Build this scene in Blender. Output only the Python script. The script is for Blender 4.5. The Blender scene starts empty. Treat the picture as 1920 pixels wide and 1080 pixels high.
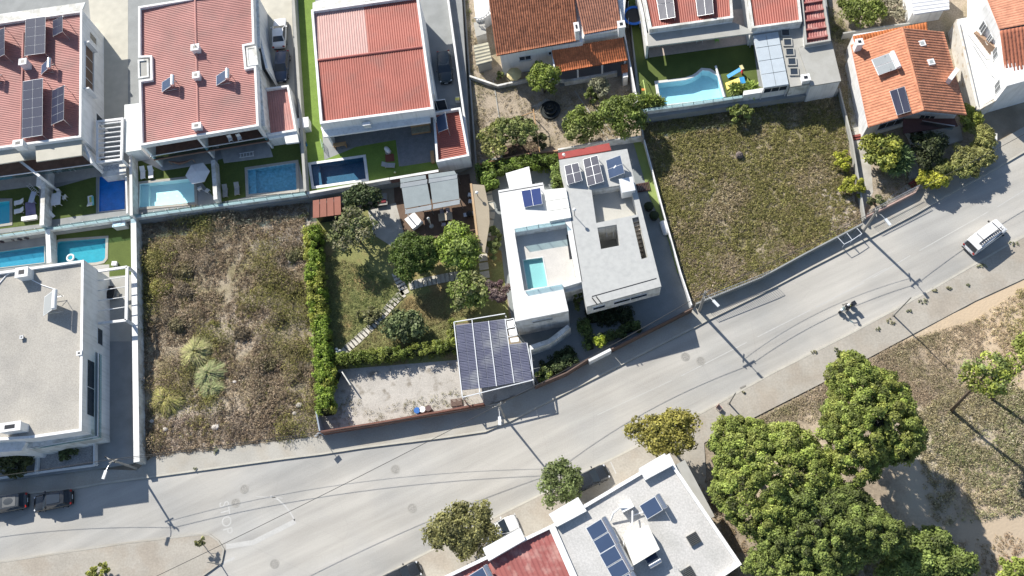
import bpy, bmesh, math, random
import numpy as np
from mathutils import Vector, Matrix, geometry
S = bpy.context.scene
COL = S.collection
rad = math.radians
# ---------------------------------------------------------------- camera, light, exposure
CAM_H = 100.0; F = 1700.0; NAD = (1120, 1165)     # drone height (m), focal length and nadir in 1920x1080 pixels
d = np.array([NAD[0]-960, -(NAD[1]-540), -F], float); d /= np.linalg.norm(d)
zc = -d; yc = np.array([0, 1., 0]); yc -= yc.dot(zc)*zc; yc /= np.linalg.norm(yc); xc = np.cross(yc, zc)
M = np.array([xc, yc, zc])
cam = bpy.data.objects.new('camera', bpy.data.cameras.new('camera')); COL.objects.link(cam)
m4 = Matrix([list(M[0])+[0], list(M[1])+[0], list(M[2])+[CAM_H], [0, 0, 0, 1]])
cam.matrix_world = m4
cam.data.sensor_width = 36; cam.data.lens = 36*F/1920; cam.data.clip_end = 2000; cam.data.clip_start = 1
S.camera = cam
SUN_AZ = -50.0; SUN_EL = 37.0     # direction the light travels (degrees from +x), elevation
w = bpy.data.worlds.new('World'); S.world = w; w.use_nodes = True
nt = w.node_tree; bg = nt.nodes['Background']
sky = nt.nodes.new('ShaderNodeTexSky'); sky.sky_type = 'NISHITA'; sky.sun_disc = False
sky.sun_elevation = rad(SUN_EL); sky.sun_rotation = rad(90-(SUN_AZ+180)); sky.air_density = 1.0; sky.dust_density = .6
nt.links.new(sky.outputs[0], bg.inputs[0]); bg.inputs[1].default_value = 0.085
sl = bpy.data.lights.new('sun', 'SUN'); sl.energy = 4.5; sl.angle = rad(.5); sl.color = (1, .95, .86)
so = bpy.data.objects.new('sun', sl); COL.objects.link(so)
L = Vector((math.cos(rad(SUN_AZ))*math.cos(rad(SUN_EL)), math.sin(rad(SUN_AZ))*math.cos(rad(SUN_EL)), -math.sin(rad(SUN_EL))))
so.rotation_euler = L.to_track_quat('-Z', 'Y').to_euler(); so.location = (-60, 80, 80)
S.view_settings.view_transform = 'Standard'; S.view_settings.look = 'None'
S.view_settings.exposure = 0.82; S.view_settings.gamma = 1

# ---------------------------------------------------------------- helpers
def W(px, py, z=0.0):
    r = M @ np.array([0, 0, 0]) if False else M @ np.array([px-960, -(py-540), -F], float)
    t = (z-CAM_H)/r[2]
    return np.array([r[0]*t, r[1]*t, z])
def XY(pts, z=0.0):
    return [tuple(W(p[0], p[1], z)[:2]) for p in pts]
def tag(o, label=None, cat=None, group=None, kind=None):
    if label: o['label'] = label
    if cat: o['category'] = cat
    if group: o['group'] = group
    if kind: o['kind'] = kind
    return o
def thing(name, loc, label, cat, group=None, rz=0.0):
    o = bpy.data.objects.new(name, None); o.empty_display_size = .3; COL.objects.link(o)
    o.location = loc; o.rotation_euler = (0, 0, rz)
    return tag(o, label, cat, group)
def mesh(name, V, Fs, mat, parent=None, colors=None, smooth=False, local=False):
    """link one mesh object; vertices in world space are made relative to an (unrotated) parent unless local"""
    V = np.asarray(V, float).reshape(-1, 3)
    loc = (0, 0, 0)
    if parent is not None and not local:
        p = np.array(parent.location) + (np.array(parent.parent.location) if parent.parent else 0)
        V = V - p
    elif parent is None and not local:
        c = V.mean(0); c[2] = V[:, 2].min(); V = V - c; loc = tuple(c)
    me = bpy.data.meshes.new(name)
    if isinstance(Fs, np.ndarray):
        n, k = Fs.shape
        me.vertices.add(len(V)); me.vertices.foreach_set('co', V.astype(np.float32).ravel())
        me.loops.add(n*k); me.loops.foreach_set('vertex_index', Fs.astype(np.int32).ravel())
        me.polygons.add(n); me.polygons.foreach_set('loop_start', np.arange(0, n*k, k, dtype=np.int32))
        me.polygons.foreach_set('loop_total', np.full(n, k, dtype=np.int32))
        me.update(calc_edges=True)
    else:
        me.from_pydata([tuple(v) for v in V], [], [tuple(f) for f in Fs]); me.update()
    if colors is not None:
        a = me.color_attributes.new('col', 'FLOAT_COLOR', 'POINT')
        c4 = np.ones((len(V), 4), np.float32); c4[:, :3] = colors
        a.data.foreach_set('color', c4.ravel())
    if smooth: me.polygons.foreach_set('use_smooth', np.ones(len(me.polygons), bool))
    if mat: me.materials.append(mat)
    o = bpy.data.objects.new(name, me); COL.objects.link(o); o.location = loc
    if parent is not None: o.parent = parent
    return o
class MB:
    def __init__(s): s.V = []; s.F = []
    def add(s, V, Fs):
        n = len(s.V); s.V += [tuple(map(float, v)) for v in V]; s.F += [tuple(i+n for i in f) for f in Fs]; return s
    def hexa(s, b, t):      # bottom quad, top quad (ccw)
        return s.add(list(b)+list(t), [(3, 2, 1, 0), (4, 5, 6, 7), (0, 1, 5, 4), (1, 2, 6, 5), (2, 3, 7, 6), (3, 0, 4, 7)])
    def box(s, c, size, rz=0.0, tilt=None):
        x, y, z = [v/2 for v in size]; R = Matrix.Rotation(rz, 3, 'Z')
        if tilt: R = R @ Matrix.Rotation(tilt[1], 3, tilt[0])
        P = [Vector(c)+R @ Vector(p) for p in ((-x, -y, -z), (x, -y, -z), (x, y, -z), (-x, y, -z), (-x, -y, z), (x, -y, z), (x, y, z), (-x, y, z))]
        return s.hexa(P[:4], P[4:])
    def slab(s, q, th):     # 3D quad, thickness downward along z
        q = [np.array(p, float) for p in q]; q = orient(q)
        return s.hexa([p-np.array([0, 0, th]) for p in q], q)
    def tube(s, pts, r, n=8, cap=True):
        pts = [Vector(p) for p in pts]; rs = r if hasattr(r, '__len__') else [r]*len(pts)
        V = []; 
        for i, p in enumerate(pts):
            dr = (pts[min(i+1, len(pts)-1)]-pts[max(i-1, 0)]).normalized()
            u = dr.cross(Vector((0, 0, 1)) if abs(dr.z) < .9 else Vector((1, 0, 0))).normalized(); v = dr.cross(u)
            for k in range(n):
                a = 2*math.pi*k/n; V.append(p+(u*math.cos(a)+v*math.sin(a))*rs[i])
        Fs = [(i*n+k, i*n+(k+1) % n, (i+1)*n+(k+1) % n, (i+1)*n+k) for i in range(len(pts)-1) for k in range(n)]
        if cap: Fs += [tuple(range(n))[::-1], tuple((len(pts)-1)*n+k for k in range(n))]
        return s.add(V, Fs)
    def cyl(s, c, r, h, n=16, r2=None):
        c = Vector(c); return s.tube([c, c+Vector((0, 0, h))], [r, r if r2 is None else r2], n)
    def sphere(s, c, r, n=10, sc=(1, 1, 1)):
        V = []; m = n//2+1
        for i in range(m+1):
            a = math.pi*i/m
            for k in range(n):
                b = 2*math.pi*k/n; V.append((c[0]+r*sc[0]*math.sin(a)*math.cos(b), c[1]+r*sc[1]*math.sin(a)*math.sin(b), c[2]+r*sc[2]*math.cos(a)))
        return s.add(V, [(i*n+k, (i+1)*n+k, (i+1)*n+(k+1) % n, i*n+(k+1) % n) for i in range(m) for k in range(n)])
    def out(s, name, mat, parent=None, smooth=False, local=False):
        return mesh(name, s.V, s.F, mat, parent, smooth=smooth, local=local)
def area2(p):
    return sum(p[i][0]*p[(i+1) % len(p)][1]-p[(i+1) % len(p)][0]*p[i][1] for i in range(len(p)))
def orient(p):
    return list(p) if area2(p) > 0 else list(p)[::-1]
def prism_mb(mb, xy, z0, z1, holes=()):
    outer = orient(xy); hs = [orient(h)[::-1] for h in holes]
    loops = [outer]+hs
    allp = [p for l in loops for p in l]; n = len(allp)
    V = [(x, y, z0) for x, y in allp]+[(x, y, z1) for x, y in allp]
    Fs = []
    es = []; k0 = 0
    for l in loops: es += [(k0+i, k0+(i+1) % len(l)) for i in range(len(l))]; k0 += len(l)
    cd = geometry.delaunay_2d_cdt([Vector(p) for p in allp], es, [], 0, 1e-6)
    mp = [(o[0] if o else None) for o in cd[3]]; tri = []
    for t in cd[2]:
        if any(mp[i] is None for i in t): continue
        cc = np.mean([cd[0][i][:] for i in t], 0); X = np.array([cc[0]]); Y = np.array([cc[1]])
        if inpoly(X, Y, outer)[0] and not any(inpoly(X, Y, h_)[0] for h_ in hs): tri.append([mp[i] for i in t])
    for t in tri:
        a = [allp[i] for i in t]
        t = tuple(t) if area2(a) > 0 else tuple(t[::-1])
        Fs.append(tuple(i+n for i in t)); Fs.append(tuple(t[::-1]))
    k = 0
    for l in loops:
        m = len(l)
        for i in range(m):
            a, b = k+i, k+(i+1) % m
            Fs.append((a, b, b+n, a+n))
        k += m
    return mb.add(V, Fs)
def prism(name, xy, z0, z1, mat, parent=None, holes=()):
    return prism_mb(MB(), xy, z0, z1, holes).out(name, mat, parent)
def sheet(name, xy, z, mat, parent=None, holes=()):
    return prism(name, xy, z-.03, z, mat, parent, holes)
def offset(xy, dd, closed=True):
    """inset (dd>0) a ccw polygon"""
    p = orient(xy); n = len(p); out = []
    for i in range(n):
        a, b, c = Vector(p[i-1]), Vector(p[i]), Vector(p[(i+1) % n])
        e1 = (b-a).normalized(); e2 = (c-b).normalized(); n1 = Vector((-e1.y, e1.x)); n2 = Vector((-e2.y, e2.x))
        k = 1+n1.dot(n2); v = (n1+n2)/max(k, .3); out.append(tuple(b+v*dd))
    return out
def ring(name, xy, z0, z1, wd, mat, parent=None):
    o = orient(xy); return prism(name, o, z0, z1, mat, parent, holes=[offset(o, wd)])
def strip_xy(pts, wd):
    """polyline (xy) -> closed polygon of width wd centred on it"""
    L_, R_ = [], []
    for i, p in enumerate(pts):
        a = Vector(pts[max(i-1, 0)]); b = Vector(pts[min(i+1, len(pts)-1)]); e = (b-a).normalized(); n_ = Vector((-e.y, e.x))*wd/2
        L_.append(tuple(Vector(p)+n_)); R_.append(tuple(Vector(p)-n_))
    return L_+R_[::-1]
def lerp(a, b, t): return np.array(a)*(1-t)+np.array(b)*t
def ang(a, b): return math.atan2(b[1]-a[1], b[0]-a[0])
rng = np.random.default_rng(7)
def vnoise(x, y, sc, seed):
    g = np.random.default_rng(seed).random((256, 256)); u = x/sc+100; v = y/sc+100
    i = np.floor(u).astype(int); j = np.floor(v).astype(int); fu = u-i; fv = v-j; fu = fu*fu*(3-2*fu); fv = fv*fv*(3-2*fv)
    G = lambda a, b: g[a % 256, b % 256]
    return (G(i, j)*(1-fu)+G(i+1, j)*fu)*(1-fv)+(G(i, j+1)*(1-fu)+G(i+1, j+1)*fu)*fv
def inpoly(x, y, poly):
    r = np.zeros(x.shape, bool); n = len(poly)
    for i in range(n):
        x1, y1 = poly[i]; x2, y2 = poly[(i+1) % n]
        if y1 == y2: continue
        c = ((y1 > y) != (y2 > y)) & (x < (x2-x1)*(y-y1)/(y2-y1)+x1); r ^= c
    return r
# ---------------------------------------------------------------- materials
MATS = {}
def mat(name, col, rough=.8, var=.12, sc=.6, fine=.08, fsc=14., bump=.0, bsc=30., metal=0., spec=.3, col2=None, c2sc=.25, c2lo=.45, c2hi=.6, attr=False, transl=0., drip=0.):
    if name in MATS: return MATS[name]
    m = bpy.data.materials.new(name); m.use_nodes = True; t = m.node_tree; N = t.nodes; Lk = t.links
    p = N['Principled BSDF']; p.inputs['Roughness'].default_value = rough; p.inputs['Metallic'].default_value = metal
    p.inputs['Specular IOR Level'].default_value = spec
    geo = N.new('ShaderNodeNewGeometry')
    def noise(s, det=4):
        n = N.new('ShaderNodeTexNoise'); n.inputs['Scale'].default_value = s; n.inputs['Detail'].default_value = det; Lk.new(geo.outputs['Position'], n.inputs['Vector']); return n
    if attr:
        a = N.new('ShaderNodeAttribute'); a.attribute_name = 'col'; cur = a.outputs['Color']
    else:
        r = N.new('ShaderNodeRGB'); r.outputs[0].default_value = (*col, 1); cur = r.outputs[0]
    if col2:
        n = noise(c2sc, 6); mr = N.new('ShaderNodeMapRange'); mr.inputs[1].default_value = c2lo; mr.inputs[2].default_value = c2hi
        Lk.new(n.outputs[0], mr.inputs[0]); mx = N.new('ShaderNodeMix'); mx.data_type = 'RGBA'
        Lk.new(mr.outputs[0], mx.inputs[0]); Lk.new(cur, mx.inputs[6]); mx.inputs[7].default_value = (*col2, 1); cur = mx.outputs[2]
    for v, s, det in ((var, sc, 5), (fine, fsc, 3)):
        if v <= 0: continue
        n = noise(s, det); mr = N.new('ShaderNodeMapRange'); mr.inputs[1].default_value = .3; mr.inputs[2].default_value = .7
        mr.inputs[3].default_value = 1-v; mr.inputs[4].default_value = 1+v; Lk.new(n.outputs[0], mr.inputs[0])
        hs = N.new('ShaderNodeVectorMath'); hs.operation = 'SCALE'; Lk.new(cur, hs.inputs[0]); Lk.new(mr.outputs[0], hs.inputs[3]); cur = hs.outputs[0]
    if drip > 0:
        mp = N.new('ShaderNodeMapping'); mp.inputs['Scale'].default_value = (3.5, 3.5, .22); Lk.new(geo.outputs['Position'], mp.inputs[0]); n = N.new('ShaderNodeTexNoise'); n.inputs['Scale'].default_value = 1; n.inputs['Detail'].default_value = 5; Lk.new(mp.outputs[0], n.inputs['Vector'])
        mr = N.new('ShaderNodeMapRange'); mr.inputs[1].default_value = .5; mr.inputs[2].default_value = .72; mr.inputs[3].default_value = 1; mr.inputs[4].default_value = 1-drip; Lk.new(n.outputs[0], mr.inputs[0])
        hs = N.new('ShaderNodeVectorMath'); hs.operation = 'SCALE'; Lk.new(cur, hs.inputs[0]); Lk.new(mr.outputs[0], hs.inputs[3]); cur = hs.outputs[0]
    Lk.new(cur, p.inputs['Base Color'])
    if bump > 0:
        n = noise(bsc, 4); b = N.new('ShaderNodeBump'); b.inputs['Strength'].default_value = .6; b.inputs['Distance'].default_value = bump
        Lk.new(n.outputs[0], b.inputs['Height']); Lk.new(b.outputs[0], p.inputs['Normal'])
    if transl > 0:
        tr = N.new('ShaderNodeBsdfTranslucent'); Lk.new(cur, tr.inputs[0]); ms = N.new('ShaderNodeMixShader'); ms.inputs[0].default_value = transl
        out = N['Material Output']; Lk.new(p.outputs[0], ms.inputs[1]); Lk.new(tr.outputs[0], ms.inputs[2]); Lk.new(ms.outputs[0], out.inputs[0])
    MATS[name] = m; return m
def clear(name, tint, gl=.05, mixg=None):
    m = bpy.data.materials.new(name); m.use_nodes = True; t = m.node_tree; N = t.nodes; Lk = t.links; N.remove(N['Principled BSDF'])
    tr = N.new('ShaderNodeBsdfTransparent'); tr.inputs[0].default_value = (*tint, 1); g = N.new('ShaderNodeBsdfGlossy'); g.inputs['Roughness'].default_value = gl
    ms = N.new('ShaderNodeMixShader'); fr = N.new('ShaderNodeLayerWeight'); fr.inputs[0].default_value = .5; pw = N.new('ShaderNodeMath'); pw.operation = 'POWER'; pw.inputs[1].default_value = 5; ma = N.new('ShaderNodeMath'); ma.operation = 'MULTIPLY_ADD'; ma.inputs[1].default_value = .7; ma.inputs[2].default_value = .03; Lk.new(fr.outputs['Facing'], pw.inputs[0]); Lk.new(pw.outputs[0], ma.inputs[0])
    if mixg: ms.inputs[0].default_value = mixg
    else: Lk.new(ma.outputs[0], ms.inputs[0])
    if gl > .06:
        n = N.new('ShaderNodeTexNoise'); n.inputs['Scale'].default_value = 2.5; b = N.new('ShaderNodeBump'); b.inputs['Distance'].default_value = .05
        ge = N.new('ShaderNodeNewGeometry'); Lk.new(ge.outputs['Position'], n.inputs['Vector']); Lk.new(n.outputs[0], b.inputs['Height']); Lk.new(b.outputs[0], g.inputs['Normal'])
    Lk.new(tr.outputs[0], ms.inputs[1]); Lk.new(g.outputs[0], ms.inputs[2]); Lk.new(ms.outputs[0], N['Material Output'].inputs[0]); MATS[name] = m; return m
m_white = mat('white_render', (.72, .72, .72), .8, .05, .5, .02, bump=.004, col2=(.60, .60, .585), c2sc=.7, c2lo=.5, c2hi=.75, drip=.16)
m_white2 = mat('weathered_white', (.66, .66, .64), .85, .1, .8, .03, col2=(.5, .49, .45), c2sc=.9, drip=.22)
m_cop = mat('pale_coping', (.60, .59, .56), .8, .06)
m_beige = mat('beige_slabs', (.44, .42, .36), .85, .06)
m_conc = mat('concrete', (.37, .365, .34), .9, .1, .5, .06, col2=(.31, .305, .28), c2sc=.5)
m_conc2 = mat('grey_concrete', (.25, .26, .26), .9, .12, .6, .08)
m_dark = mat('dark_opening', (.02, .022, .028), .4)
m_gl = mat('window_glass', (.03, .04, .055), .08, 0, fine=0, spec=.6)
m_metal = mat('grey_metal', (.45, .46, .47), .35, .04, metal=.7)
m_alu = mat('pale_aluminium', (.68, .70, .72), .4, .03, metal=.3)
m_tank = mat('tank_metal', (.55, .57, .60), .22, .03, metal=.85)
m_wtank = mat('white_tank', (.75, .75, .75), .35, .03)
m_pv = mat('solar_cell', (.022, .027, .055), .45, .05, fine=0, spec=.25)
m_coll = mat('collector_glass', (.045, .07, .13), .3, .05, fine=0, spec=.4)
m_rubber = mat('black_rubber', (.015, .015, .015), .7)
m_brown = mat('brown_deck', (.20, .115, .085), .7, .15, 1.5, .15)
m_wood = mat('wood', (.42, .26, .13), .7, .12, 2)
m_bark = mat('bark', (.13, .10, .075), .95, .2, 3)
m_leaf = mat('foliage', (.06, .1, .03), .55, .0, fine=.0, attr=True, transl=.22, spec=.25)
m_tuft = mat('scrub', (.1, .1, .05), .8, .0, fine=.0, attr=True, transl=.12, spec=.1)
# ---------------------------------------------------------------- corrugated and tiled roofs
def heightfield(name, q, nu, nv, fn, mt, parent, th=.08, smooth=False):
    """q: 3D quad a,b,c,d ; u along a-b, v along a-d ; fn(u,v)->height"""
    a, b, c, d_ = [np.array(p, float) for p in q]
    u = np.linspace(0, 1, nu+1) if np.isscalar(nu) else np.array(nu); v = np.linspace(0, 1, nv+1) if np.isscalar(nv) else np.array(nv)
    U, Vv = np.meshgrid(u, v, indexing='ij')
    P = (a*(1-U[..., None])+b*U[..., None])*(1-Vv[..., None])+(d_*(1-U[..., None])+c*U[..., None])*Vv[..., None]
    P[..., 2] += fn(U, Vv)
    n, m = len(u), len(v); I = np.arange(n*m).reshape(n, m)
    Fq = np.stack([I[:-1, :-1], I[1:, :-1], I[1:, 1:], I[:-1, 1:]], -1).reshape(-1, 4)
    e1 = b-a; e2 = d_-a
    if np.cross(e1, e2)[2] < 0: Fq = Fq[:, ::-1]
    V = P.reshape(-1, 3)
    # underside
    Vb = np.array([a, b, c, d_])-np.array([0, 0, th]); k = len(V)
    o = mesh(name, np.vstack([V, Vb]), np.vstack([Fq, [[k, k+1, k+2, k+3]]]), mt, parent, smooth=smooth)
    return o
def corrugated(name, q, pitch, h, mt, parent, along='v'):
    """ribs run along v, repeat along u"""
    q = list(q)
    if along == 'u': q = [q[0], q[3], q[2], q[1]]
    Lu = np.linalg.norm(np.array(q[1])-np.array(q[0])); n = max(2, int(round(Lu/pitch)))
    us = []; hs = []
    for i in range(n):
        for t, hh in ((0, 0), (.5, 0), (.62, 1), (.88, 1)):
            us.append((i+t)/n); hs.append(hh*h)
    us.append(1); hs.append(0); us = np.array(us); hs = np.array(hs)
    return heightfield(name, q, us, 1, lambda U, V: np.interp(U, us, hs), mt, parent)
def tiled(name, q, mt, parent, pu=.28, pv=.42, h=.07, seed=1):
    """u across the slope (tile columns), v down the slope (courses); q[0]-q[1] is the ridge side"""
    Lu = np.linalg.norm(np.array(q[1])-np.array(q[0])); Lv = np.linalg.norm(np.array(q[3])-np.array(q[0]))
    nc = max(3, int(Lu/pu)); nr = max(2, int(Lv/pv)); u = np.linspace(0, 1, nc*5+1)
    v = []
    for i in range(nr): v += [i/nr, (i+.93)/nr]
    v.append(1.0); v = np.array(v); g = np.random.default_rng(seed).random((nc+2, nr+2))
    def fn(U, V):
        c = np.clip((U*nc).astype(int), 0, nc); r = np.clip((V*nr+1e-6).astype(int), 0, nr-1)
        fv = V*nr-r
        return h*np.abs(np.sin(math.pi*U*nc))+.045*fv+.018*g[c, r]
    return heightfield(name, q, u, v, fn, mt, parent, smooth=False)
m_redL = mat('pink_red_sheet', (.415, .20, .178), .65, .12, .3, .06, fsc=4, col2=(.35, .19, .17), c2sc=.4, c2lo=.48, c2hi=.7)
m_red = mat('red_sheet', (.325, .10, .075), .6, .12, .3, .06, fsc=4, col2=(.27, .10, .08), c2sc=.4, c2lo=.5, c2hi=.7)
m_redP = mat('faded_sheet', (.47, .29, .26), .6, .08, .8, .05)
m_redD = mat('dark_red_sheet', (.30, .10, .09), .6, .12, .5, .06, col2=(.40, .21, .185), c2sc=1.1, c2lo=.48, c2hi=.68)
m_terra = mat('terracotta', (.38, .15, .08), .8, .22, 1.2, .2, fsc=3.5, col2=(.25, .10, .06), c2sc=1.6, c2lo=.52, c2hi=.75)
m_orange = mat('orange_tile', (.48, .205, .12), .8, .14, 1.0, .18, fsc=3.5, col2=(.38, .17, .10), c2sc=.6, c2lo=.52, c2hi=.72)
m_pinkt = mat('salmon_tile', (.48, .22, .14), .8, .12, 1.2, .12, fsc=3.5)
# ================================================================ setting
m_soil = mat('soil', (.24, .20, .15), .95, .15, .3, .12, col2=(.33, .28, .215), c2sc=.25, bump=.03, bsc=8)
m_asph = mat('asphalt', (.40, .383, .352), .9, .08, .12, .07, fsc=9, col2=(.34, .335, .32), c2sc=.09, c2lo=.42, c2hi=.62)
def streak(m, ang_=26, sc=(.035, .55, 1), lo=.84, hi=1.07):
    t = m.node_tree; N = t.nodes; Lk = t.links; p = N['Principled BSDF']; src = p.inputs['Base Color'].links[0].from_socket
    ge = N.new('ShaderNodeNewGeometry'); mp = N.new('ShaderNodeMapping'); mp.vector_type = 'TEXTURE'; mp.inputs['Rotation'].default_value = (0, 0, rad(ang_)); mp.inputs['Scale'].default_value = (1/sc[0], 1/sc[1], 1)
    n = N.new('ShaderNodeTexNoise'); n.inputs['Scale'].default_value = 1; n.inputs['Detail'].default_value = 5; n.inputs['Roughness'].default_value = .6
    mr = N.new('ShaderNodeMapRange'); mr.inputs[1].default_value = .35; mr.inputs[2].default_value = .65; mr.inputs[3].default_value = lo; mr.inputs[4].default_value = hi
    s = N.new('ShaderNodeVectorMath'); s.operation = 'SCALE'; Lk.new(ge.outputs['Position'], mp.inputs[0]); Lk.new(mp.outputs[0], n.inputs['Vector']); Lk.new(n.outputs[0], mr.inputs[0]); Lk.new(src, s.inputs[0]); Lk.new(mr.outputs[0], s.inputs[3])
    # thin repaired cracks
    v = N.new('ShaderNodeTexVoronoi'); v.feature = 'DISTANCE_TO_EDGE'; v.inputs['Scale'].default_value = .11; nz = N.new('ShaderNodeTexNoise'); nz.inputs['Scale'].default_value = .5; nz.inputs['Detail'].default_value = 6
    va = N.new('ShaderNodeMix'); va.data_type = 'RGBA'; va.blend_type = 'LINEAR_LIGHT'; va.inputs[0].default_value = 1.0; Lk.new(ge.outputs['Position'], va.inputs[6]); Lk.new(nz.outputs[1], va.inputs[7]); Lk.new(va.outputs[2], v.inputs['Vector'])
    cr = N.new('ShaderNodeMapRange'); cr.inputs[1].default_value = 0; cr.inputs[2].default_value = .006; cr.inputs[3].default_value = .95; cr.inputs[4].default_value = 1; Lk.new(v.outputs[0], cr.inputs[0])
    s2 = N.new('ShaderNodeVectorMath'); s2.operation = 'SCALE'; Lk.new(s.outputs[0], s2.inputs[0]); Lk.new(cr.outputs[0], s2.inputs[3]); Lk.new(s2.outputs[0], p.inputs['Base Color'])
streak(m_asph)
m_pave = mat('pavement', (.36, .345, .31), .9, .08, .4, .08, fsc=6, col2=(.35, .325, .28), c2sc=.35)
m_paveb = mat('rough_pavement', (.34, .315, .275), .9, .08, .4, .10, fsc=5, col2=(.32, .285, .24), c2sc=.3)
m_paint = mat('worn_paint', (.43, .425, .41), .9, .06, 1, .08, fsc=6)
m_gravel = mat('gravel', (.41, .385, .35), .95, .1, .5, .16, fsc=9, col2=(.24, .215, .18), c2sc=.9, c2lo=.55, c2hi=.7, bump=.03, bsc=14)
m_lawn = mat('artificial_lawn', (.085, .115, .028), .9, .1, .8, .2, fsc=12, bump=.01)
m_lawn2 = mat('dry_lawn', (.20, .205, .08), .95, .15, .5, .25, fsc=8, col2=(.27, .205, .095), c2sc=.28, c2lo=.5, c2hi=.62, bump=.03, bsc=9)
m_soilb = mat('dug_soil', (.34, .285, .22), .95, .12, .5, .22, fsc=5, col2=(.26, .22, .15), c2sc=.35, c2lo=.5, c2hi=.65, bump=.05, bsc=5)
prism('ground', [(-320, -320), (320, -320), (320, 320), (-320, 320)], -1.0, -.02, m_soil)['kind'] = 'structure'
def st(o): o['kind'] = 'structure'; return o
kerbN = [(-500, 985), (-200, 953), (0, 931), (139, 916), (194, 906), (286, 894), (533, 860), (605, 851), (683, 839), (834, 820), (910, 809), (957, 789), (1131, 701), (1254, 638), (1300, 615), (1329, 599), (1425, 552), (1524, 500), (1632, 445), (1718, 400), (1760, 375), (1862, 319), (1920, 285), (2100, 185), (2400, 20)]
kerbS = [(2400, 190), (2100, 345), (1920, 444), (1889, 460), (1749, 542), (1600, 623), (1446, 701), (1300, 783), (1191, 839), (935, 967), (780, 1047), (715, 1082), (560, 1170), (380, 1290)]
st(sheet('road', XY(kerbN+kerbS+[(100, 1400), (-600, 1400)]), .0, m_asph))
propN = [(2400, -60), (2100, 110), (1960, 215), (1868, 268), (1720, 352), (1620, 412), (1612, 425), (1506, 480), (1425, 524), (1304, 573), (1296, 583), (1146, 660), (1062, 703), (950, 752), (866, 771), (715, 798), (600, 818), (286, 856), (258, 882), (175, 880), (0, 902), (-200, 925), (-500, 960)]
st(prism('pavement', XY(kerbN)+XY(propN), -.02, .16, m_pave))
soilS = [(700, 1300), (1150, 1130), (1330, 1000), (1320, 831), (1544, 717), (1687, 640), (1828, 565), (1920, 523), (2150, 400), (2450, 240)]
st(prism('pavement', XY(kerbS)+XY(soilS), -.02, .16, m_paveb))
isl = [(-400, 1110), (0, 1053), (236, 1017), (361, 1002), (394, 1001), (411, 1013), (422, 1030), (417, 1055), (380, 1082), (250, 1140), (-400, 1300)]
ixy = XY(isl); st(prism('traffic_island', ixy, -.02, .16, m_paveb))
st(ring('kerb', ixy, -.0, .175, .18, m_pave))
def kerb(pl, wd=.2, z=.175): st(prism('kerb', strip_xy(XY(pl), wd), 0, z, mat('kerb_stone', (.42, .40, .35), .9, .1, 1)))
kerb(kerbN); kerb(kerbS)
# road markings
def mark(pl, wd, px=None): st(sheet('road_marking', strip_xy(XY(pl), wd), .004, m_paint))
for a, b in (((1277, 705), (1400, 642)), ((1420, 632), (1520, 581)), ((1530, 576), (1620, 530)), ((1636, 521), (1707, 479)), ((1724, 470), (1853, 397)), ((1870, 388), (1980, 320))): mark([a, b], .09)
mark([(1614, 529), (1662, 503)], .08); mark([(1120, 778), (1260, 713)], .06)
mark([(424, 1025), (475, 1017), (554, 977)], .55); mark([(507, 930), (522, 937), (534, 948), (545, 962), (553, 976)], .16)
mark([(417, 1056), (440, 1046)], .3)
mark([(480, 931), (530, 934)], .08)
# worn lettering on the asphalt
def text(body, p, q, size, z, mt, name='road_marking', parent=None):
    cu = bpy.data.curves.new(name, 'FONT'); cu.body = body; cu.size = size; cu.extrude = .002
    ob = bpy.data.objects.new(name, cu); COL.objects.link(ob)
    dg = bpy.context.evaluated_depsgraph_get(); me = bpy.data.meshes.new_from_object(ob.evaluated_get(dg)); bpy.data.objects.remove(ob)
    o = bpy.data.objects.new(name, me); COL.objects.link(o); me.materials.clear(); me.materials.append(mt)
    o.location = (*p, z); o.rotation_euler = (0, 0, ang(p, q)); return o
t0 = XY([(411, 942)])[0]; t1 = XY([(419, 999)])[0]; st(text('STOP', t0, t1, 1.55, .004, m_paint))
# parking bay lines on the pavement by the apartments
for a, b in (((1145, 866), (1155, 888)), ((964, 962), (977, 991)), ((780, 1058), (792, 1082)), ((1232, 830), (1240, 845))):
    st(sheet('road_marking', strip_xy(XY([a, b], .12), .12), .164, m_paint))
# tyre-worn strips and repairs are part of the asphalt; manhole covers
m_iron = mat('cast_iron', (.27, .26, .24), .7, .1, 6, .3, fsc=10)
for i, (x, y, lab) in enumerate(((458, 917, 'round iron manhole cover, upper of the pair above the word STOP'), (442, 943, 'round iron manhole cover, lower of the pair above the word STOP'), (741, 880, 'round manhole cover in mid road below the gravel yard wall'), (773, 953, 'round manhole cover on the road left of the olive tree by the hidden white car'), (515, 1057, 'large round manhole cover near the bottom edge of the road'), (1285, 669, 'faint manhole cover at the edge of the house shadow, the left of the two'), (1314, 677, 'faint manhole cover beside the other one below the road pole, the right of the two'))):
    p = W(x, y, 0); t = thing('manhole_cover', p, lab, 'manhole', 'manhole covers in the road')
    mb = MB(); mb.cyl((0, 0, -.02), .40, .03, 24); mb.out('lid', m_iron, t, local=True)
    mb = MB(); 
    prism_mb(mb, [(.52*math.cos(k*.2618), .52*math.sin(k*.2618)) for k in range(24)], -.02, .014, holes=[[(.42*math.cos(k*.2618), .42*math.sin(k*.2618)) for k in range(24)]]); mb.out('rim', mat('rim_iron', (.31, .30, .275), .8), t, local=True)
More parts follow.
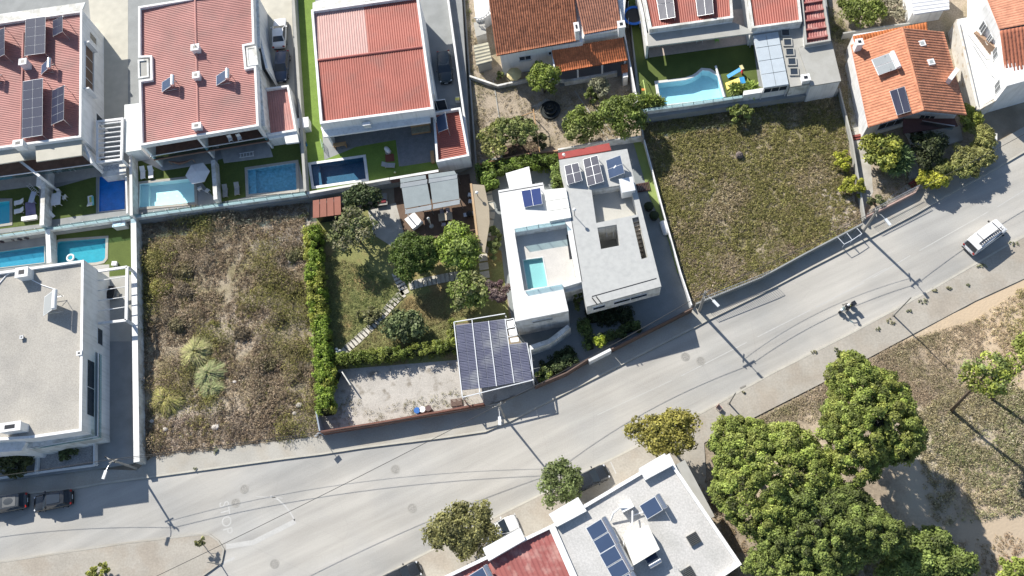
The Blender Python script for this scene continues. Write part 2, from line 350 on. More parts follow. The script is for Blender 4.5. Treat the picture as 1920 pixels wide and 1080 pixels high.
# ---------------------------------------------------------------- fields
def field(name, xy, mt, res=.35, amp=.18, z=0., seed=3, sc=1.6):
    P = np.array(xy); x = np.arange(P[:, 0].min(), P[:, 0].max(), res); y = np.arange(P[:, 1].min(), P[:, 1].max(), res)
    X, Y = np.meshgrid(x, y, indexing='ij'); Z = z+.02+amp*(vnoise(X, Y, sc, seed)*.6+vnoise(X, Y, sc*.35, seed+1)*.4)
    keep = inpoly((X[:-1, :-1]+res/2), (Y[:-1, :-1]+res/2), xy)
    I = np.arange(X.size).reshape(X.shape); Fq = np.stack([I[:-1, :-1], I[1:, :-1], I[1:, 1:], I[:-1, 1:]], -1)[keep]
    used, inv = np.unique(Fq, return_inverse=True); V = np.stack([X.ravel(), Y.ravel(), Z.ravel()], -1)[used]
    return mesh(name, V, inv.reshape(Fq.shape), mt, smooth=True)
lot1 = XY([(262, 398), (578, 372), (588, 600), (600, 818), (286, 857), (262, 862)])
lot2 = XY([(1300, 566), (1280, 512), (1246, 390), (1212, 262), (1206, 214), (1572, 168), (1590, 300), (1613, 425), (1506, 480), (1425, 524)])
m_lot = mat('scrub_soil', (.31, .26, .19), .95, .15, .5, .25, fsc=5, col2=(.22, .19, .11), c2sc=.3, c2lo=.42, c2hi=.6, bump=.06, bsc=4)
st(field('scrub_ground', lot1, m_lot, .35, .3, sc=2)); st(field('scrub_ground', lot2, m_lot, .35, .22, seed=9))
m_field = mat('dry_field', (.27, .22, .165), .95, .14, .4, .22, fsc=5, col2=(.41, .335, .245), c2sc=.10, c2lo=.42, c2hi=.56, bump=.05, bsc=4)
def patch(m, cx, cy, r, col, nsc=.35):
    # a bare sandy spot in the ground material
    t = m.node_tree; N = t.nodes; Lk = t.links; p = N['Principled BSDF']; src = p.inputs['Base Color'].links[0].from_socket; c = W(cx, cy, 0)
    ge = N.new('ShaderNodeNewGeometry'); dd = N.new('ShaderNodeVectorMath'); dd.operation = 'DISTANCE'; dd.inputs[1].default_value = (c[0], c[1], 0); Lk.new(ge.outputs['Position'], dd.inputs[0])
    n = N.new('ShaderNodeTexNoise'); n.inputs['Scale'].default_value = nsc; n.inputs['Detail'].default_value = 7; Lk.new(ge.outputs['Position'], n.inputs['Vector'])
    a = N.new('ShaderNodeMath'); a.operation = 'MULTIPLY_ADD'; a.inputs[1].default_value = -r*1.6; Lk.new(n.outputs[0], a.inputs[0]); Lk.new(dd.outputs['Value'], a.inputs[2])
    mr = N.new('ShaderNodeMapRange'); mr.inputs[1].default_value = r*.45; mr.inputs[2].default_value = -r*.15; Lk.new(a.outputs[0], mr.inputs[0])
    mx = N.new('ShaderNodeMix'); mx.data_type = 'RGBA'; Lk.new(mr.outputs[0], mx.inputs[0]); Lk.new(src, mx.inputs[6]); mx.inputs[7].default_value = (*col, 1); Lk.new(mx.outputs[2], p.inputs['Base Color'])
patch(m_field, 1890, 600, 9, (.47, .37, .26)); patch(m_field, 1780, 880, 6, (.43, .38, .30)); patch(m_field, 1870, 960, 5, (.42, .34, .25)); patch(m_lot, 545, 445, 4, (.40, .36, .31)); patch(m_lot, 380, 815, 5, (.42, .36, .29)); patch(m_lot, 470, 600, 4, (.38, .32, .25)); patch(m_lot, 1590, 380, 4, (.40, .34, .28))
fieldxy = XY([(1312, 820), (1538, 706), (1681, 629), (1822, 554), (1914, 512), (2144, 389), (2450, 290), (2450, 1300), (1500, 1300), (1330, 1000)])
st(field('field', fieldxy, m_field, .5, .08, seed=5, sc=3))
# garden, gravel yard, drives (sheets above the ground)
garden = XY([(612, 400), (905, 455), (915, 590), (853, 600), (856, 672), (625, 690)])
st(sheet('garden_lawn', XY([(588, 372), (740, 405), (760, 460), (900, 460), (940, 470), (955, 600), (853, 606), (857, 675), (625, 694), (612, 560)]), .03, m_lawn2))
st(sheet('gravel_yard', XY([(620, 690), (857, 665), (1000, 700), (1005, 728), (905, 763), (598, 814), (590, 760), (603, 700)]), .026, m_gravel))
st(sheet('house_drive', XY([(1000, 700), (960, 600), (900, 300), (1200, 262), (1300, 574), (1146, 660), (1062, 703)]), .022, mat('drive_paving', (.22, .24, .245), .85, .1, .6, .1)))
st(sheet('back_garden_soil', XY([(862, -60), (1165, -60), (1200, 212), (1205, 262), (893, 306)]), .018, m_soilb))
m_tilef = mat('pale_paving', (.43, .415, .38), .85, .1, .8, .08, col2=(.36, .34, .30), c2sc=.6)
st(sheet('back_lane', XY([(1545, -60), (1900, -60), (1840, 215), (1868, 268), (1620, 412), (1592, 280)]), .018, m_soilb))
st(sheet('side_path', XY([(1583, 100), (1600, 95), (1632, 300), (1637, 360), (1620, 395), (1597, 250)]), .024, m_tilef))
# ================================================================ terraces, walls, pools
ZP = 1.2
southW = XY([(-330, 488), (0, 442), (246, 408), (576, 364), (822, 319)], 2.4)
plat = southW+XY([(884, 306)], 1.2)+XY([(866, 0), (830, -260), (-330, -260)], 1.2)
pools = {}
def pool_def(k, pts, z): pools[k] = XY(pts, z)
pool_def('A', [(-90, 388), (18, 377), (18, 418), (-90, 432)], 1.25)
pool_def('B', [(187, 332), (234, 326), (234, 392), (186, 397)], 1.25)
pool_def('C', [(262, 345), (363, 334), (365, 379), (261, 389)], 1.25)
pool_def('D', [(464, 318), (554, 305), (556, 356), (466, 364)], 1.25)
pool_def('E', [(583, 309), (681, 295), (686, 335), (589, 349)], 1.25)
pool_def('F', [(1233, 156), (1285, 150), (1300, 145), (1308, 140), (1317, 132), (1330, 133), (1346, 143), (1357, 184), (1240, 197)], 1.45)
pool_def('G', [(-90, 485), (83, 461), (83, 492), (-90, 512)], .55)
pool_def('H', [(108, 455), (112, 453), (198, 447), (197, 484), (193, 489), (180, 492), (106, 497)], .55)
pool_def('V', [(981, 488), (1017, 483), (1027, 537), (990, 542)], 4.1)
m_tileW = mat('pool_tile_white', (.80, .86, .86), .4, .04, fsc=20)
m_tileB = mat('pool_tile_blue', (.08, .29, .38), .4, .08, 2, .12, fsc=20)
m_tileN = mat('pool_tile_navy', (.04, .12, .20), .4, .1, 2, .3, fsc=14)
m_liner = mat('pool_cover_blue', (.012, .19, .58), .5, .12, 1.5, .15, fsc=10)
m_tileT = mat('pool_tile_turquoise', (.15, .62, .72), .4, .05, fsc=20)
wt_light = clear('water_pale', (.72, .94, .97), .08); wt_mid = clear('water_blue', (.55, .88, .96), .08); wt_deep = clear('water_deep', (.6, .8, .88), .08); wt_turq = clear('water_turquoise', (.5, .92, .94), .08)
def pool(k, z, depth, tile, water, cop, label, cw=.35, cop_h=.07, wl=.10, holes=None, clab=None):
    xy = orient(pools[k]); c = np.mean(np.array(xy), 0); t = thing('swimming_pool', (c[0], c[1], z-depth), label, 'pool', 'swimming pools')
    mb = MB(); prism_mb(mb, offset(xy, -.12), z-depth, z+cop_h-.005, holes=[xy]); mb.out('basin_wall', tile, t)
    prism('basin_floor', xy, z-depth-.05, z-depth+.05, tile, t)
    prism('coping', offset(xy, -cw), z+.006, z+cop_h, cop, t, holes=[offset(xy, -.004)])
    o = mesh('water', [(*q_, z-wl) for q_ in offset(xy, .005)], [tuple(range(len(xy)))], water, t)
    if depth > .7 and len(xy) == 4:
        a_, b_, c_, d_ = [np.array(q_) for q_ in offset(xy, .02)]; prism('pool_step', [tuple(a_), tuple(lerp(a_, b_, .14)), tuple(lerp(d_, c_, .14)), tuple(d_)], z-depth+.05, z-.38, tile, t)
    return t
# the raised terrace of the three upper houses with the pools cut in
st(prism('terrace', plat, -.02, ZP, m_conc2, holes=[offset(pools[k], -.12) for k in 'ABCDE']))
def lawn(pts, z, mt=None, holes='', name='lawn'): return st(sheet(name, XY(pts, z), z, mt or m_lawn, holes=[offset(pools[h], -.13) for h in holes]))
m_lawnD = m_lawn
pool('A', 1.2, .8, m_tileT, wt_turq, m_pave, 'bright turquoise pool cut off by the left edge, left of the covered pool yard')
t = pool('B', 1.2, .16, m_liner, wt_light, m_conc, 'rectangular pool with a solid royal blue cover below the white slatted pergola', cw=.12)
pool('C', 1.2, .9, m_tileW, wt_light, m_pave, 'pale aqua pool with a bright white sunlit patch beside the parasol')
pool('D', 1.2, .9, mat('pool_tile_slate', (.40, .52, .58), .4, .1, 2, .25, fsc=3), wt_mid, m_pave, 'slate blue pool with wavy ripples in the yard right of the parasol pool')
pool('E', 1.2, 1.2, m_tileN, wt_deep, m_white, 'dark navy mosaic pool with white coping below the house with the half faded roof')
# lawns of the terrace yards
st(sheet('lawn', XY([(556, -60), (590, -60), (593, 120), (608, 300), (700, 262), (742, 262), (748, 312), (828, 300), (828, 322), (578, 362), (572, 260)], 1.21), 1.212, mat('fresh_lawn', (.15, .23, .045), .9, .1, .8, .2, fsc=12), holes=[offset(pools['E'], -.36)]))
st(sheet('lawn', XY([(104, 352), (180, 331), (180, 400), (98, 412), (95, 370)], 1.21), 1.208, m_lawn))
st(sheet('lawn', XY([(-90, 370), (72, 348), (76, 420), (-90, 440)], 1.21), 1.208, m_lawn, holes=[offset(pools['A'], -.36)]))
st(sheet('lawn', XY([(252, 300), (398, 300), (402, 372), (250, 395)], 1.21), 1.208, m_lawn, holes=[offset(pools['C'], -.36)]))
st(sheet('lawn', XY([(408, 300), (560, 258), (572, 358), (410, 380)], 1.21), 1.208, m_lawn, holes=[offset(pools['D'], -.36)]))
m_patio = mat('patio_stone', (.36, .36, .35), .85, .1, 2, .15)
m_patioD = mat('dark_patio', (.20, .21, .22), .85, .1, 2, .25, fsc=16)
def patio(pts, z=1.225, mt=None): return st(sheet('patio', XY(pts, z), z, mt or m_patio))
patio([(-90, 330), (170, 300), (190, 330), (60, 350), (-90, 365)]); patio([(262, 300), (388, 275), (398, 306), (305, 320)]); patio([(410, 270), (500, 255), (512, 294), (420, 306)])
patio([(600, 215), (800, 190), (870, 200), (830, 300), (752, 312), (742, 262), (640, 280)], 1.23, m_patioD)
st(sheet('driveway', XY([(785, -60), (838, -60), (878, 205), (815, 210)], 1.21), 1.214, m_conc2))
st(sheet('driveway', XY([(160, -60), (240, -60), (240, 240), (190, 240)], 1.21), 1.214, mat('cream_paving', (.44, .42, .36), .85, .08, 1, .06)))
st(sheet('driveway', XY([(485, -60), (545, -60), (555, 250), (500, 250)], 1.21), 1.214, mat('cream_paving', (0, 0, 0))))
# lower left yards
zl = .5
lowY = XY([(-330, 470), (0, 444), (250, 412), (250, 868), (175, 880), (0, 902), (-330, 940)], zl)
st(prism('terrace', lowY, -.02, zl, m_conc2, holes=[offset(pools[k], -.12) for k in 'GH']))
st(sheet('lawn', XY([(100, 440), (248, 418), (248, 520), (205, 520), (205, 500), (100, 500)], zl), zl+.012, m_lawn, holes=[offset(pools['H'], -.36)]))
st(sheet('patio', XY([(160, 497), (205, 496), (205, 519), (246, 515), (246, 640), (150, 640)], zl), zl+.016, m_conc))
st(sheet('patio', XY([(-90, 452), (85, 435), (85, 500), (-90, 520)], zl), zl+.012, m_pave, holes=[offset(pools['G'], -.36)]))
pool('G', .5, .42, m_tileB, wt_mid, m_pave, 'long bright blue pool on the left edge behind the gravel roofed house', cw=.1)
pool('H', .5, .42, m_tileB, wt_turq, m_pave, 'turquoise blue pool with rounded corners and a swim ring behind the gravel roofed house')
# ---------------------------------------------------------------- boundary walls
def wall(px, z0, z1, wd, mt, label, cat='wall', name='garden_wall', group=None, ztrace=None, cap=None):
    xy = XY(px, z1 if ztrace is None else ztrace); c = np.mean(np.array(xy), 0); t = thing(name, (c[0], c[1], z0), label, cat, group)
    prism('wall', strip_xy(xy, wd), z0, z1-(.06 if cap else 0), mt, t)
    if cap: prism('coping', strip_xy(xy, wd+.06), z1-.06, z1, cap, t)
    return t, xy
def glass_rail(t, xy, z0, z1, step=1.5, glass=None, post=.05, pm=None, plab=None):
    """posts and panes along a polyline, children of t"""
    for i in range(len(xy)-1):
        a, b = np.array(xy[i]), np.array(xy[i+1]); n = max(1, int(round(np.linalg.norm(b-a)/step)))
        mb = MB(); mb.box((*((a+b)/2), (z0+z1)/2), (np.linalg.norm(b-a), .02, z1-z0), ang(a, b)); mb.out('glass_panel', glass or m_rail, t)
        for k in range(n+1):
            p = lerp(a, b, k/n); mb = MB(); mb.box((p[0], p[1], (z0+z1)/2), (post, post, z1-z0+.02)); mb.out('post', pm or m_metal, t)
m_rail = clear('rail_glass', (.72, .86, .90), .04, mixg=.18)
t, xy = wall([(-330, 488), (0, 439), (246, 404)], 0, 1.9, .3, m_white2, 'long pale wall with glass panels below the covered pool and left edge pool', ztrace=2.4, cap=m_cop)
glass_rail(t, xy, 1.9, 2.6, 1.55)
t, xy = wall([(246, 404), (400, 383), (572, 360)], 0, 1.9, .3, m_white2, 'long pale wall with glass panels between the parasol pools and the scrub lot', ztrace=2.4, cap=m_cop)
glass_rail(t, xy, 1.9, 2.6, 1.55)
wall([(575, 362), (730, 335)], 0, 2.2, .25, m_white, 'white wall under the navy mosaic pool, above the small red roofed shed', cap=m_cop)
wall([(731, 335), (822, 320)], 0, 2.2, .25, mat('brown_render', (.20, .12, .11), .85, .1), 'brown faced wall behind the grey awning', cap=m_white)
wall([(82, 322), (78, 422)], 1.2, 2.9, .55, m_white2, 'thick white wall between the left edge pool yard and the covered pool yard')
wall([(244, 232), (246, 404)], 1.2, 2.9, .3, m_white2, 'narrow pale wall right of the covered pool', cap=m_cop)
wall([(236, 330), (238, 400)], 1.2, 2.4, .2, m_white, 'low white wall on the right rim of the covered pool')
wall([(399, 300), (404, 374)], 1.2, 2.6, .5, m_white2, 'thick pale wall between the parasol pool yard and the slate blue pool yard')
wall([(548, -30), (561, 180), (572, 358)], 1.2, 2.6, .35, m_conc, 'long grey topped wall between the driveway with two cars and the green lawn strip')
wall([(836, -30), (858, 130), (880, 290)], 1.2, 2.4, .25, m_white, 'tall narrow white wall right of the dark car driveway')
wall([(868, -30), (893, 312)], 0, .5, .2, m_conc, 'low old concrete kerb wall along the weedy alley')
wall([(250, 408), (253, 640), (256, 866)], 0, 1.9, .62, m_white2, 'very long thick white wall between the gravel roofed house and the scrub lot', cap=m_white)
wall([(89, 430), (92, 492)], .5, 2.0, .5, m_white2, 'short white wall between the two lower left pools', cap=m_white)
wall([(1208, 262), (1242, 390), (1276, 510), (1297, 572)], 0, 1.0, .14, m_white, 'thin white wall along the artificial grass strip right of the villa')
wall([(1163, 20), (1196, 196)], 0, 2.6, .16, m_white, 'thin white wall between the back garden and the lawn with the trampoline')
wall([(1198, 200), (1206, 258)], 0, 1.6, .2, m_conc, 'short grey wall piece at the corner of the citrus tree and the green scrub lot')
wall([(1574, 165), (1598, 262), (1622, 410)], 0, 1.1, .18, m_conc, 'low grey wall between the green scrub lot and the orange tiled house')
wall([(1304, 573), (1425, 524), (1506, 480), (1614, 424)], -.0, 1.2, .16, m_conc2, 'low concrete street wall in front of the green scrub lot', ztrace=.5)  # shade of the street face is put into the darker concrete colour
wall([(598, 812), (715, 793), (866, 766), (908, 758)], 0, 1.7, .2, mat('rusty_wall', (.165, .08, .06), .85, .15, 2, .15), 'rust brown street wall in front of the gravel yard', ztrace=1.2)
wall([(592, 770), (600, 812)], 0, 1.7, .16, mat('blue_grey_wall', (.27, .31, .36), .8), 'short blue grey end wall at the lower left corner of the gravel yard')
wall([(641, 697), (657, 722)], 0, 1.3, .12, m_white2, 'short white wall stub at the end of the long low hedge')
wall([(985, 676), (1010, 722)], 0, .5, .15, m_conc, 'low kerb at the end of the solar carport')
wall([(893, 309), (975, 290), (1046, 282)], 0, .8, .18, mat('ochre_wall', (.42, .25, .16), .85, .12, 2), 'low ochre garden wall at the back of the dug garden')
wall([(1046, 280), (1148, 262), (1205, 255)], 0, 1.3, .2, m_white2, 'low white wall behind the red painted strip of the villa roof')
wall([(880, 142), (933, 160), (998, 146), (1060, 150)], 0, .7, .25, m_white2, 'low white garden edging wall with a bend, below the terracotta house')
wall([(1058, 152), (1100, 145), (1157, 134)], 0, .9, .35, m_white2, 'low white bench wall in front of the dark porch')
wall([(1620, 408), (1716, 359), (1724, 345)], 0, .9, .25, mat('pink_wall', (.42, .30, .26), .85, .15, 1.5), 'low pinkish street wall in front of the orange tiled house')
wall([(1768, 335), (1868, 268), (1868, 250)], 0, .9, .25, m_white2, 'low white street wall under the long trailing hedge')
wall([(1581, 62), (1640, 52), (1706, 43)], 0, 1.4, .2, m_conc, 'grey wall above the orange tiled lean to roof')
wall([(1297, 582), (1146, 658)], 0, 1.5, .14, mat('rust_fence', (.13, .09, .075), .8), 'dark brown street fence wall right of the house name wall', ztrace=.7)
wall([(1105, 675), (1062, 702), (1003, 727)], 0, 1.5, .14, mat('rust_fence', (0, 0, 0)), 'dark brown street fence wall left of the white entrance wall', ztrace=.7)
wall([(1104, 676), (1145, 655)], 0, 1.5, .3, m_white, 'short white entrance wall by the villa gate on the street', ztrace=1.5)
# glass balustrade wall of the upper right yard (terrace with freeform pool)
ZF = 1.4
platF = XY([(1200, 218), (1297, 206), (1575, 162)], 2.6)+XY([(1575, 162), (1545, -60), (1180, -60)], ZF)
platF = XY([(1199, 214), (1577, 161)], 2.6)+XY([(1568, 150), (1540, -80), (1172, -80)], ZF)
st(prism('terrace', platF, -.02, ZF, m_conc2, holes=[offset(pools['F'], -.12)]))
st(sheet('lawn', XY([(1170, -60), (1200, -60), (1216, 108), (1412, 82), (1425, 180), (1205, 212)], ZF), ZF+.012, m_lawn, holes=[offset(pools['F'], -.36)]))
patio([(1217, 108), (1212, 40), (1400, 15), (1412, 80)], ZF+.02, mat('pinkish_patio', (.48, .40, .35), .85, .1, 2, .2))
pool('F', ZF, 1.2, mat('pool_tile_sky', (.60, .74, .80), .4, .04, 2, .08), wt_light, m_cop, 'freeform light blue pool with a pointed corner behind the glass panels')
t, xy = wall([(1199, 208), (1300, 195), (1392, 181)], 0, 2.2, .3, m_white2, 'white wall with glass panels along the freeform pool above the green scrub lot', ztrace=2.2, cap=m_cop)
glass_rail(t, xy, 2.2, 2.7, 1.3)
# artificial grass strip by the villa
st(prism('lawn', XY([(1186, 262), (1208, 262), (1242, 390), (1278, 518), (1270, 512), (1250, 440), (1218, 370)]), 0, .09, mat('green_strip', (.22, .28, .09), .9, .08, 1, .1)))
# ================================================================ houses
def house(name, label, px, z, cat='house', zb=0., group=None):
    xy = XY(px, z); c = np.mean(np.array(xy), 0); return thing(name, (c[0], c[1], zb), label, cat, group)
def P3(px, py, z): return W(px, py, z)
def q3(pts, zs): return [W(p[0], p[1], z) for p, z in zip(pts, zs if hasattr(zs, '__len__') else [zs]*4)]
def inset_quad(xy, dd): return offset(xy, dd)
def win(parent, a, b, t0, t1, z0, z1, out=1, fm=None, gm=None, mull=1, name='window', sill=True):
    """window on the vertical wall a-b (xy); sits 2 cm proud on the `out` side"""
    a, b = np.array(a[:2], float), np.array(b[:2], float); e = (b-a)/np.linalg.norm(b-a); n = np.array([e[1], -e[0]])*out
    p, q = lerp(a, b, t0), lerp(a, b, t1); w_ = np.linalg.norm(q-p); c = (p+q)/2+n*.02; rz = math.atan2(e[1], e[0])
    mb = MB(); fw = .07
    mb.box((*c, z0+fw/2), (w_, .09, fw), rz); mb.box((*c, z1-fw/2), (w_, .09, fw), rz)
    for s in np.linspace(0, 1, mull+2):
        x = lerp(p, q, s)+n*.02+e*(fw/2 if s == 0 else -fw/2 if s == 1 else 0); mb.box((*x, (z0+z1)/2), (fw, .084, z1-z0-2*fw), rz)
    f = mb.out(name, fm or m_alu, parent)
    mb = MB(); mb.box((*(c-n*.005), (z0+z1)/2), (w_-.02, .06, z1-z0-.02), rz); mesh('pane', np.array(mb.V)-np.array(parent.location)-np.array(f.location), mb.F, gm or m_gl, f, local=True)
    if sill and z0 > .5:
        mb = MB(); mb.box((*(c+n*.05), z0-.04), (w_+.16, .22, .06), rz); mesh('sill', np.array(mb.V)-np.array(parent.location)-np.array(f.location), mb.F, m_cop, f, local=True)
    return f
def facade(t, xy, rows, step=3.6, wd=1.3, skip=()):
    p = orient(xy)
    for i in range(len(p)):
        if i in skip: continue
        a, b = np.array(p[i]), np.array(p[(i+1) % len(p)]); Ln = np.linalg.norm(b-a); n = int((Ln-1)/step)
        for k in range(n):
            c = (k+.5)/n
            for z0, z1 in rows: win(t, a, b, c-wd/2/Ln, c+wd/2/Ln, z0, z1, mull=1)
def parapet_roof(t, px, z, pw, drop, mt_par, mt_roof, sheetfn=None):
    """parapet ring + inner roof quad(s)"""
    xy = orient(XY(px, z)); prism('parapet', xy, z-drop-.3, z, mt_par, t, holes=[offset(xy, pw)]); return xy
def body(t, xy, z0, z1, mt, name='wall'): return prism(name, offset(xy, .004), z0, z1, mt, t)
def chimney(t, px, py, zt, sx, sy, zb, mt=None, rz=.15, cap=True):
    c = W(px, py, zt); mb = MB(); mb.box((c[0], c[1], (zb+zt-.12)/2), (sx, sy, zt-.12-zb), rz); o = mb.out('chimney', mt or m_white, t)
    mb = MB(); mb.box((c[0], c[1], zt-.06), (sx+.14, sy+.14, .12), rz); mesh('chimney_cap', np.array(mb.V)-np.array(t.location), mb.F, mt or m_white, o, local=True)
    mb = MB(); mb.box((c[0], c[1], zt+.004), (sx*.5, sy*.5, .02), rz); mesh('flue', np.array(mb.V)-np.array(t.location), mb.F, m_dark, o, local=True)
    return o
A9 = rad(8.7)      # the rows of houses are turned by about 9 degrees

# ---- H1 : top left house ------------------------------------------------
h = house('red_roofed_house', 'top left house with pink red ribbed roof, blue solar arrays and a beige slab canopy', [(-150, 62), (153, 18), (152, 258), (-150, 296)], 6.8, zb=ZP)
oxy = XY([(-150, 62), (154, 19), (152, 257), (-150, 298)], 6.8)
o_ = orient(oxy); parapet_roof(h, [(-150, 62), (154, 19), (152, 257), (-150, 298)], 6.8, .28, .4, m_white, None)
A_, B_ = np.array(oxy[3]), np.array(oxy[2]); nS = np.array([A_[1]-B_[1], B_[0]-A_[0]]); nS = nS/np.linalg.norm(nS); nS = nS if nS[1] < 0 else -nS
body(h, oxy, ZP, 6.1, m_white)
qi = orient(offset(oxy, .28)); 
def roofquad(xy, z, dz=0):      # ccw from SW -> returns NW,NE,SE,SW as 3D
    s = sorted(xy, key=lambda p: p[1]); lo = sorted(s[:2]); hi = sorted(s[2:]); return [np.array([*p, z]) for p in (hi[0], hi[1], lo[1], lo[0])]
NW, NE, SE, SW = roofquad(qi, 6.35)
corrugated('roof', [NW, SW, SE, NE], .27, .055, m_redL, h)
mb = MB(); r0, r1 = W(44, 60, 6.5), W(38, 280, 6.5); mb.tube([r0, r1], .12, 8); mb.out('ridge_cap', m_redL, h)
prism('canopy', XY([(-150, 92-45), (160, 4), (154, 18), (-150, 62)], 6.55), 6.35, 6.55, m_white2, h)
# beige slab canopies and loggia south of the house
prism('canopy', XY([(66, 268), (153, 258), (153, 291), (68, 303)], 6.2), 6.0, 6.2, m_beige, h)
prism('canopy', XY([(-150, 300), (30, 278), (46, 296), (46, 300), (-150, 330)], 6.2), 6.0, 6.2, m_beige, h)
def fin(t, a, b, z0, z1, wd=.3, mt=None, zt=None): return prism('side_wall', strip_xy(XY([a, b], z1 if zt is None else zt), wd), z0, z1, mt or m_white, t)
fl = XY([(-150, 318), (152, 290), (170, 308), (68, 322), (-150, 350)], 4.0)
bal = XY([(-150, 318), (60, 300), (153, 290), (172, 309), (-150, 352)], 3.9); prism('balcony', bal, 3.7, 3.9, m_brown, h)
ra = XY([(-150, 351), (0, 331), (172, 308)], 4.75)
def rail(t, xy, z0, z1, mt=None):
    mb = MB()
    for i in range(len(xy)-1):
        a, b = np.array(xy[i]), np.array(xy[i+1]); mb.box((*((a+b)/2), z1-.04), (np.linalg.norm(b-a)+.08, .10, .08), ang(a, b))
    r = mb.out('railing', mt or m_white, t)
    mb = MB()
    for i in range(len(xy)-1):
        a, b = np.array(xy[i]), np.array(xy[i+1]); mb.box((*((a+b)/2), (z0+z1-.08)/2), (np.linalg.norm(b-a), .02, z1-.08-z0), ang(a, b))
    mesh('glass_panel', np.array(mb.V)-np.array(t.location), mb.F, m_rail, r, local=True)
rail(h, ra, 3.9, 4.75)
fin(h, (150, 258), (172, 306), ZP, 5.3, .25, zt=5.3); fin(h, (35, 300), (74, 330), ZP, 5.1, .3, zt=5.1)
aE, bE = oxy[2], oxy[1]
win(h, bE, aE, .25, .60, 4.1, 6.0, out=1 if np.cross(np.append(np.array(aE)-np.array(bE), 0), [0, 0, 1])[0] > 0 else -1, gm=mat('brown_blind', (.12, .08, .06), .7, .15, 3), mull=3)
win(h, bE, aE, .10, .16, 3.2, 4.9, out=1, mull=0); win(h, bE, aE, .70, .76, 1.6, 3.2, out=1, mull=0)
# white frame of the bay on the east wall
for t_ in (.24, .61):
    p = lerp(bE, aE, t_); mb = MB(); mb.box((p[0]+.3, p[1], 5.1), (.75, .22, 2.3), A9); mb.out('bay_frame', m_white, h)
chimney(h, 42, 115, 7.7, .9, .8, 6.3); chimney(h, 33, 268, 7.5, 1.2, .8, 6.3)
# ---- slatted pergola between the first two houses
h = thing('slatted_pergola', W(205, 265, 1.2), 'white pergola of eight thin crossbars above the covered pool, between the two pink red roofs', 'pergola')
zp = 4.2; fr = XY([(180, 226), (231, 220), (229, 300), (180, 306)], zp)
prism('frame', fr, zp-.3, zp, m_white, h, holes=[offset(orient(fr), .28)])
a0, a1, b0, b1 = [np.array(p) for p in (fr[0], fr[3], fr[1], fr[2])]
for i in range(8):
    t_ = (i+.8)/8.9; p, q = lerp(a0, a1, t_), lerp(b0, b1, t_); mb = MB(); mb.box((*((p+q)/2), zp-.15), (np.linalg.norm(q-p)-.3, .1, .2), ang(p, q)); mb.out('crossbar', m_white, h)
for p in fr: mb = MB(); mb.box((p[0]*.985+h.location[0]*.015, p[1]*.985+h.location[1]*.015, (zp-.3+1.2)/2), (.25, .25, zp-.3-1.2), A9); mb.out('post', m_white, h)
h = thing('screen_block', W(215, 318, 1.2), 'low white wall block with a diamond lattice grille at the head of the covered pool', 'wall block')
prism('wall', XY([(182, 309), (236, 303), (236, 326), (192, 332)], 2.6), 1.2, 2.6, m_white2, h); prism('lattice', XY([(187, 312), (222, 308), (229, 316), (196, 321)], 2.62), 2.58, 2.63, mat('lattice_grey', (.35, .38, .42), .6, .1, fine=.5, fsc=9), h)
h = thing('garden_annex', W(245, 240, 1.2), 'white roofed low annex block between the pergola and the second pink red roof', 'annex'); prism('wall', XY([(234, 197), (262, 194), (264, 280), (234, 285)], 3.8), 1.2, 3.6, m_white, h); prism('roof', offset(XY([(234, 197), (262, 194), (264, 280), (234, 285)], 3.8), -.05), 3.6, 3.8, mat('white_membrane', (.66, .68, .66), .7, .05, 1.), h)
# ---- H2 -----------------------------------------------------------------
P2 = [(259, 12), (474, -22), (477, 82), (458, 86), (462, 126), (480, 122), (485, 236), (263, 273), (260, 150), (282, 147), (281, 107), (259, 108)]
h = house('red_roofed_house', 'second house from the left, pink red ribbed roof with two small water heaters', P2, 6.8, zb=ZP)
o2 = XY(P2, 6.8); parapet_roof(h, P2, 6.8, .28, .4, m_white, None)
q2 = XY([(259, 12), (474, -22), (485, 236), (263, 273)], 6.8); rq = offset(o2, .3)
# body stands back behind the south loggia
A_, B_ = np.array(q2[3]), np.array(q2[2]); eS = (B_-A_)/np.linalg.norm(B_-A_); nN = np.array([-eS[1], eS[0]])
bod = [tuple(A_+nN*2.6), tuple(B_+nN*2.6)]+[o2[i] for i in (5, 4, 3, 2, 1, 0, 11, 10, 9, 8)]
prism('wall', offset(bod, .004), ZP, 6.1, m_white, h)
Aw, Bw = tuple(A_+nN*2.6), tuple(B_+nN*2.6)
for t0, t1 in ((.08, .42), (.58, .95)):
    win(h, Aw, Bw, t0, t1, 3.4, 5.6, mull=2, sill=False); win(h, Aw, Bw, t0, t1, 1.25, 3.0, mull=2, sill=False)
ridge0, ridge1 = W(366, -3, 6.62), W(372, 253, 6.62)
NW, NE, SE, SW = [np.array([*p, 6.33]) for p in (XY([(281, 14), (457, -10), (466, 234), (285, 264)], 6.4))]
for nm, pl, ex in (('a', [(263, 14), (366, -2), (372, 254), (267, 270)], 0), ('b', [(366, -2), (470, -18), (480, 236), (372, 254)], 0)):
    xy = XY(pl, 6.4); Q = [np.array([*p, z]) for p, z in zip(xy, ((6.3, 6.6, 6.6, 6.3) if nm == 'a' else (6.6, 6.3, 6.3, 6.6)))]
    corrugated('roof', [Q[0], Q[3], Q[2], Q[1]], .27, .055, m_redL, h)
mb = MB(); mb.tube([ridge0, ridge1], .15, 8); mb.out('ridge_cap', m_redL, h)
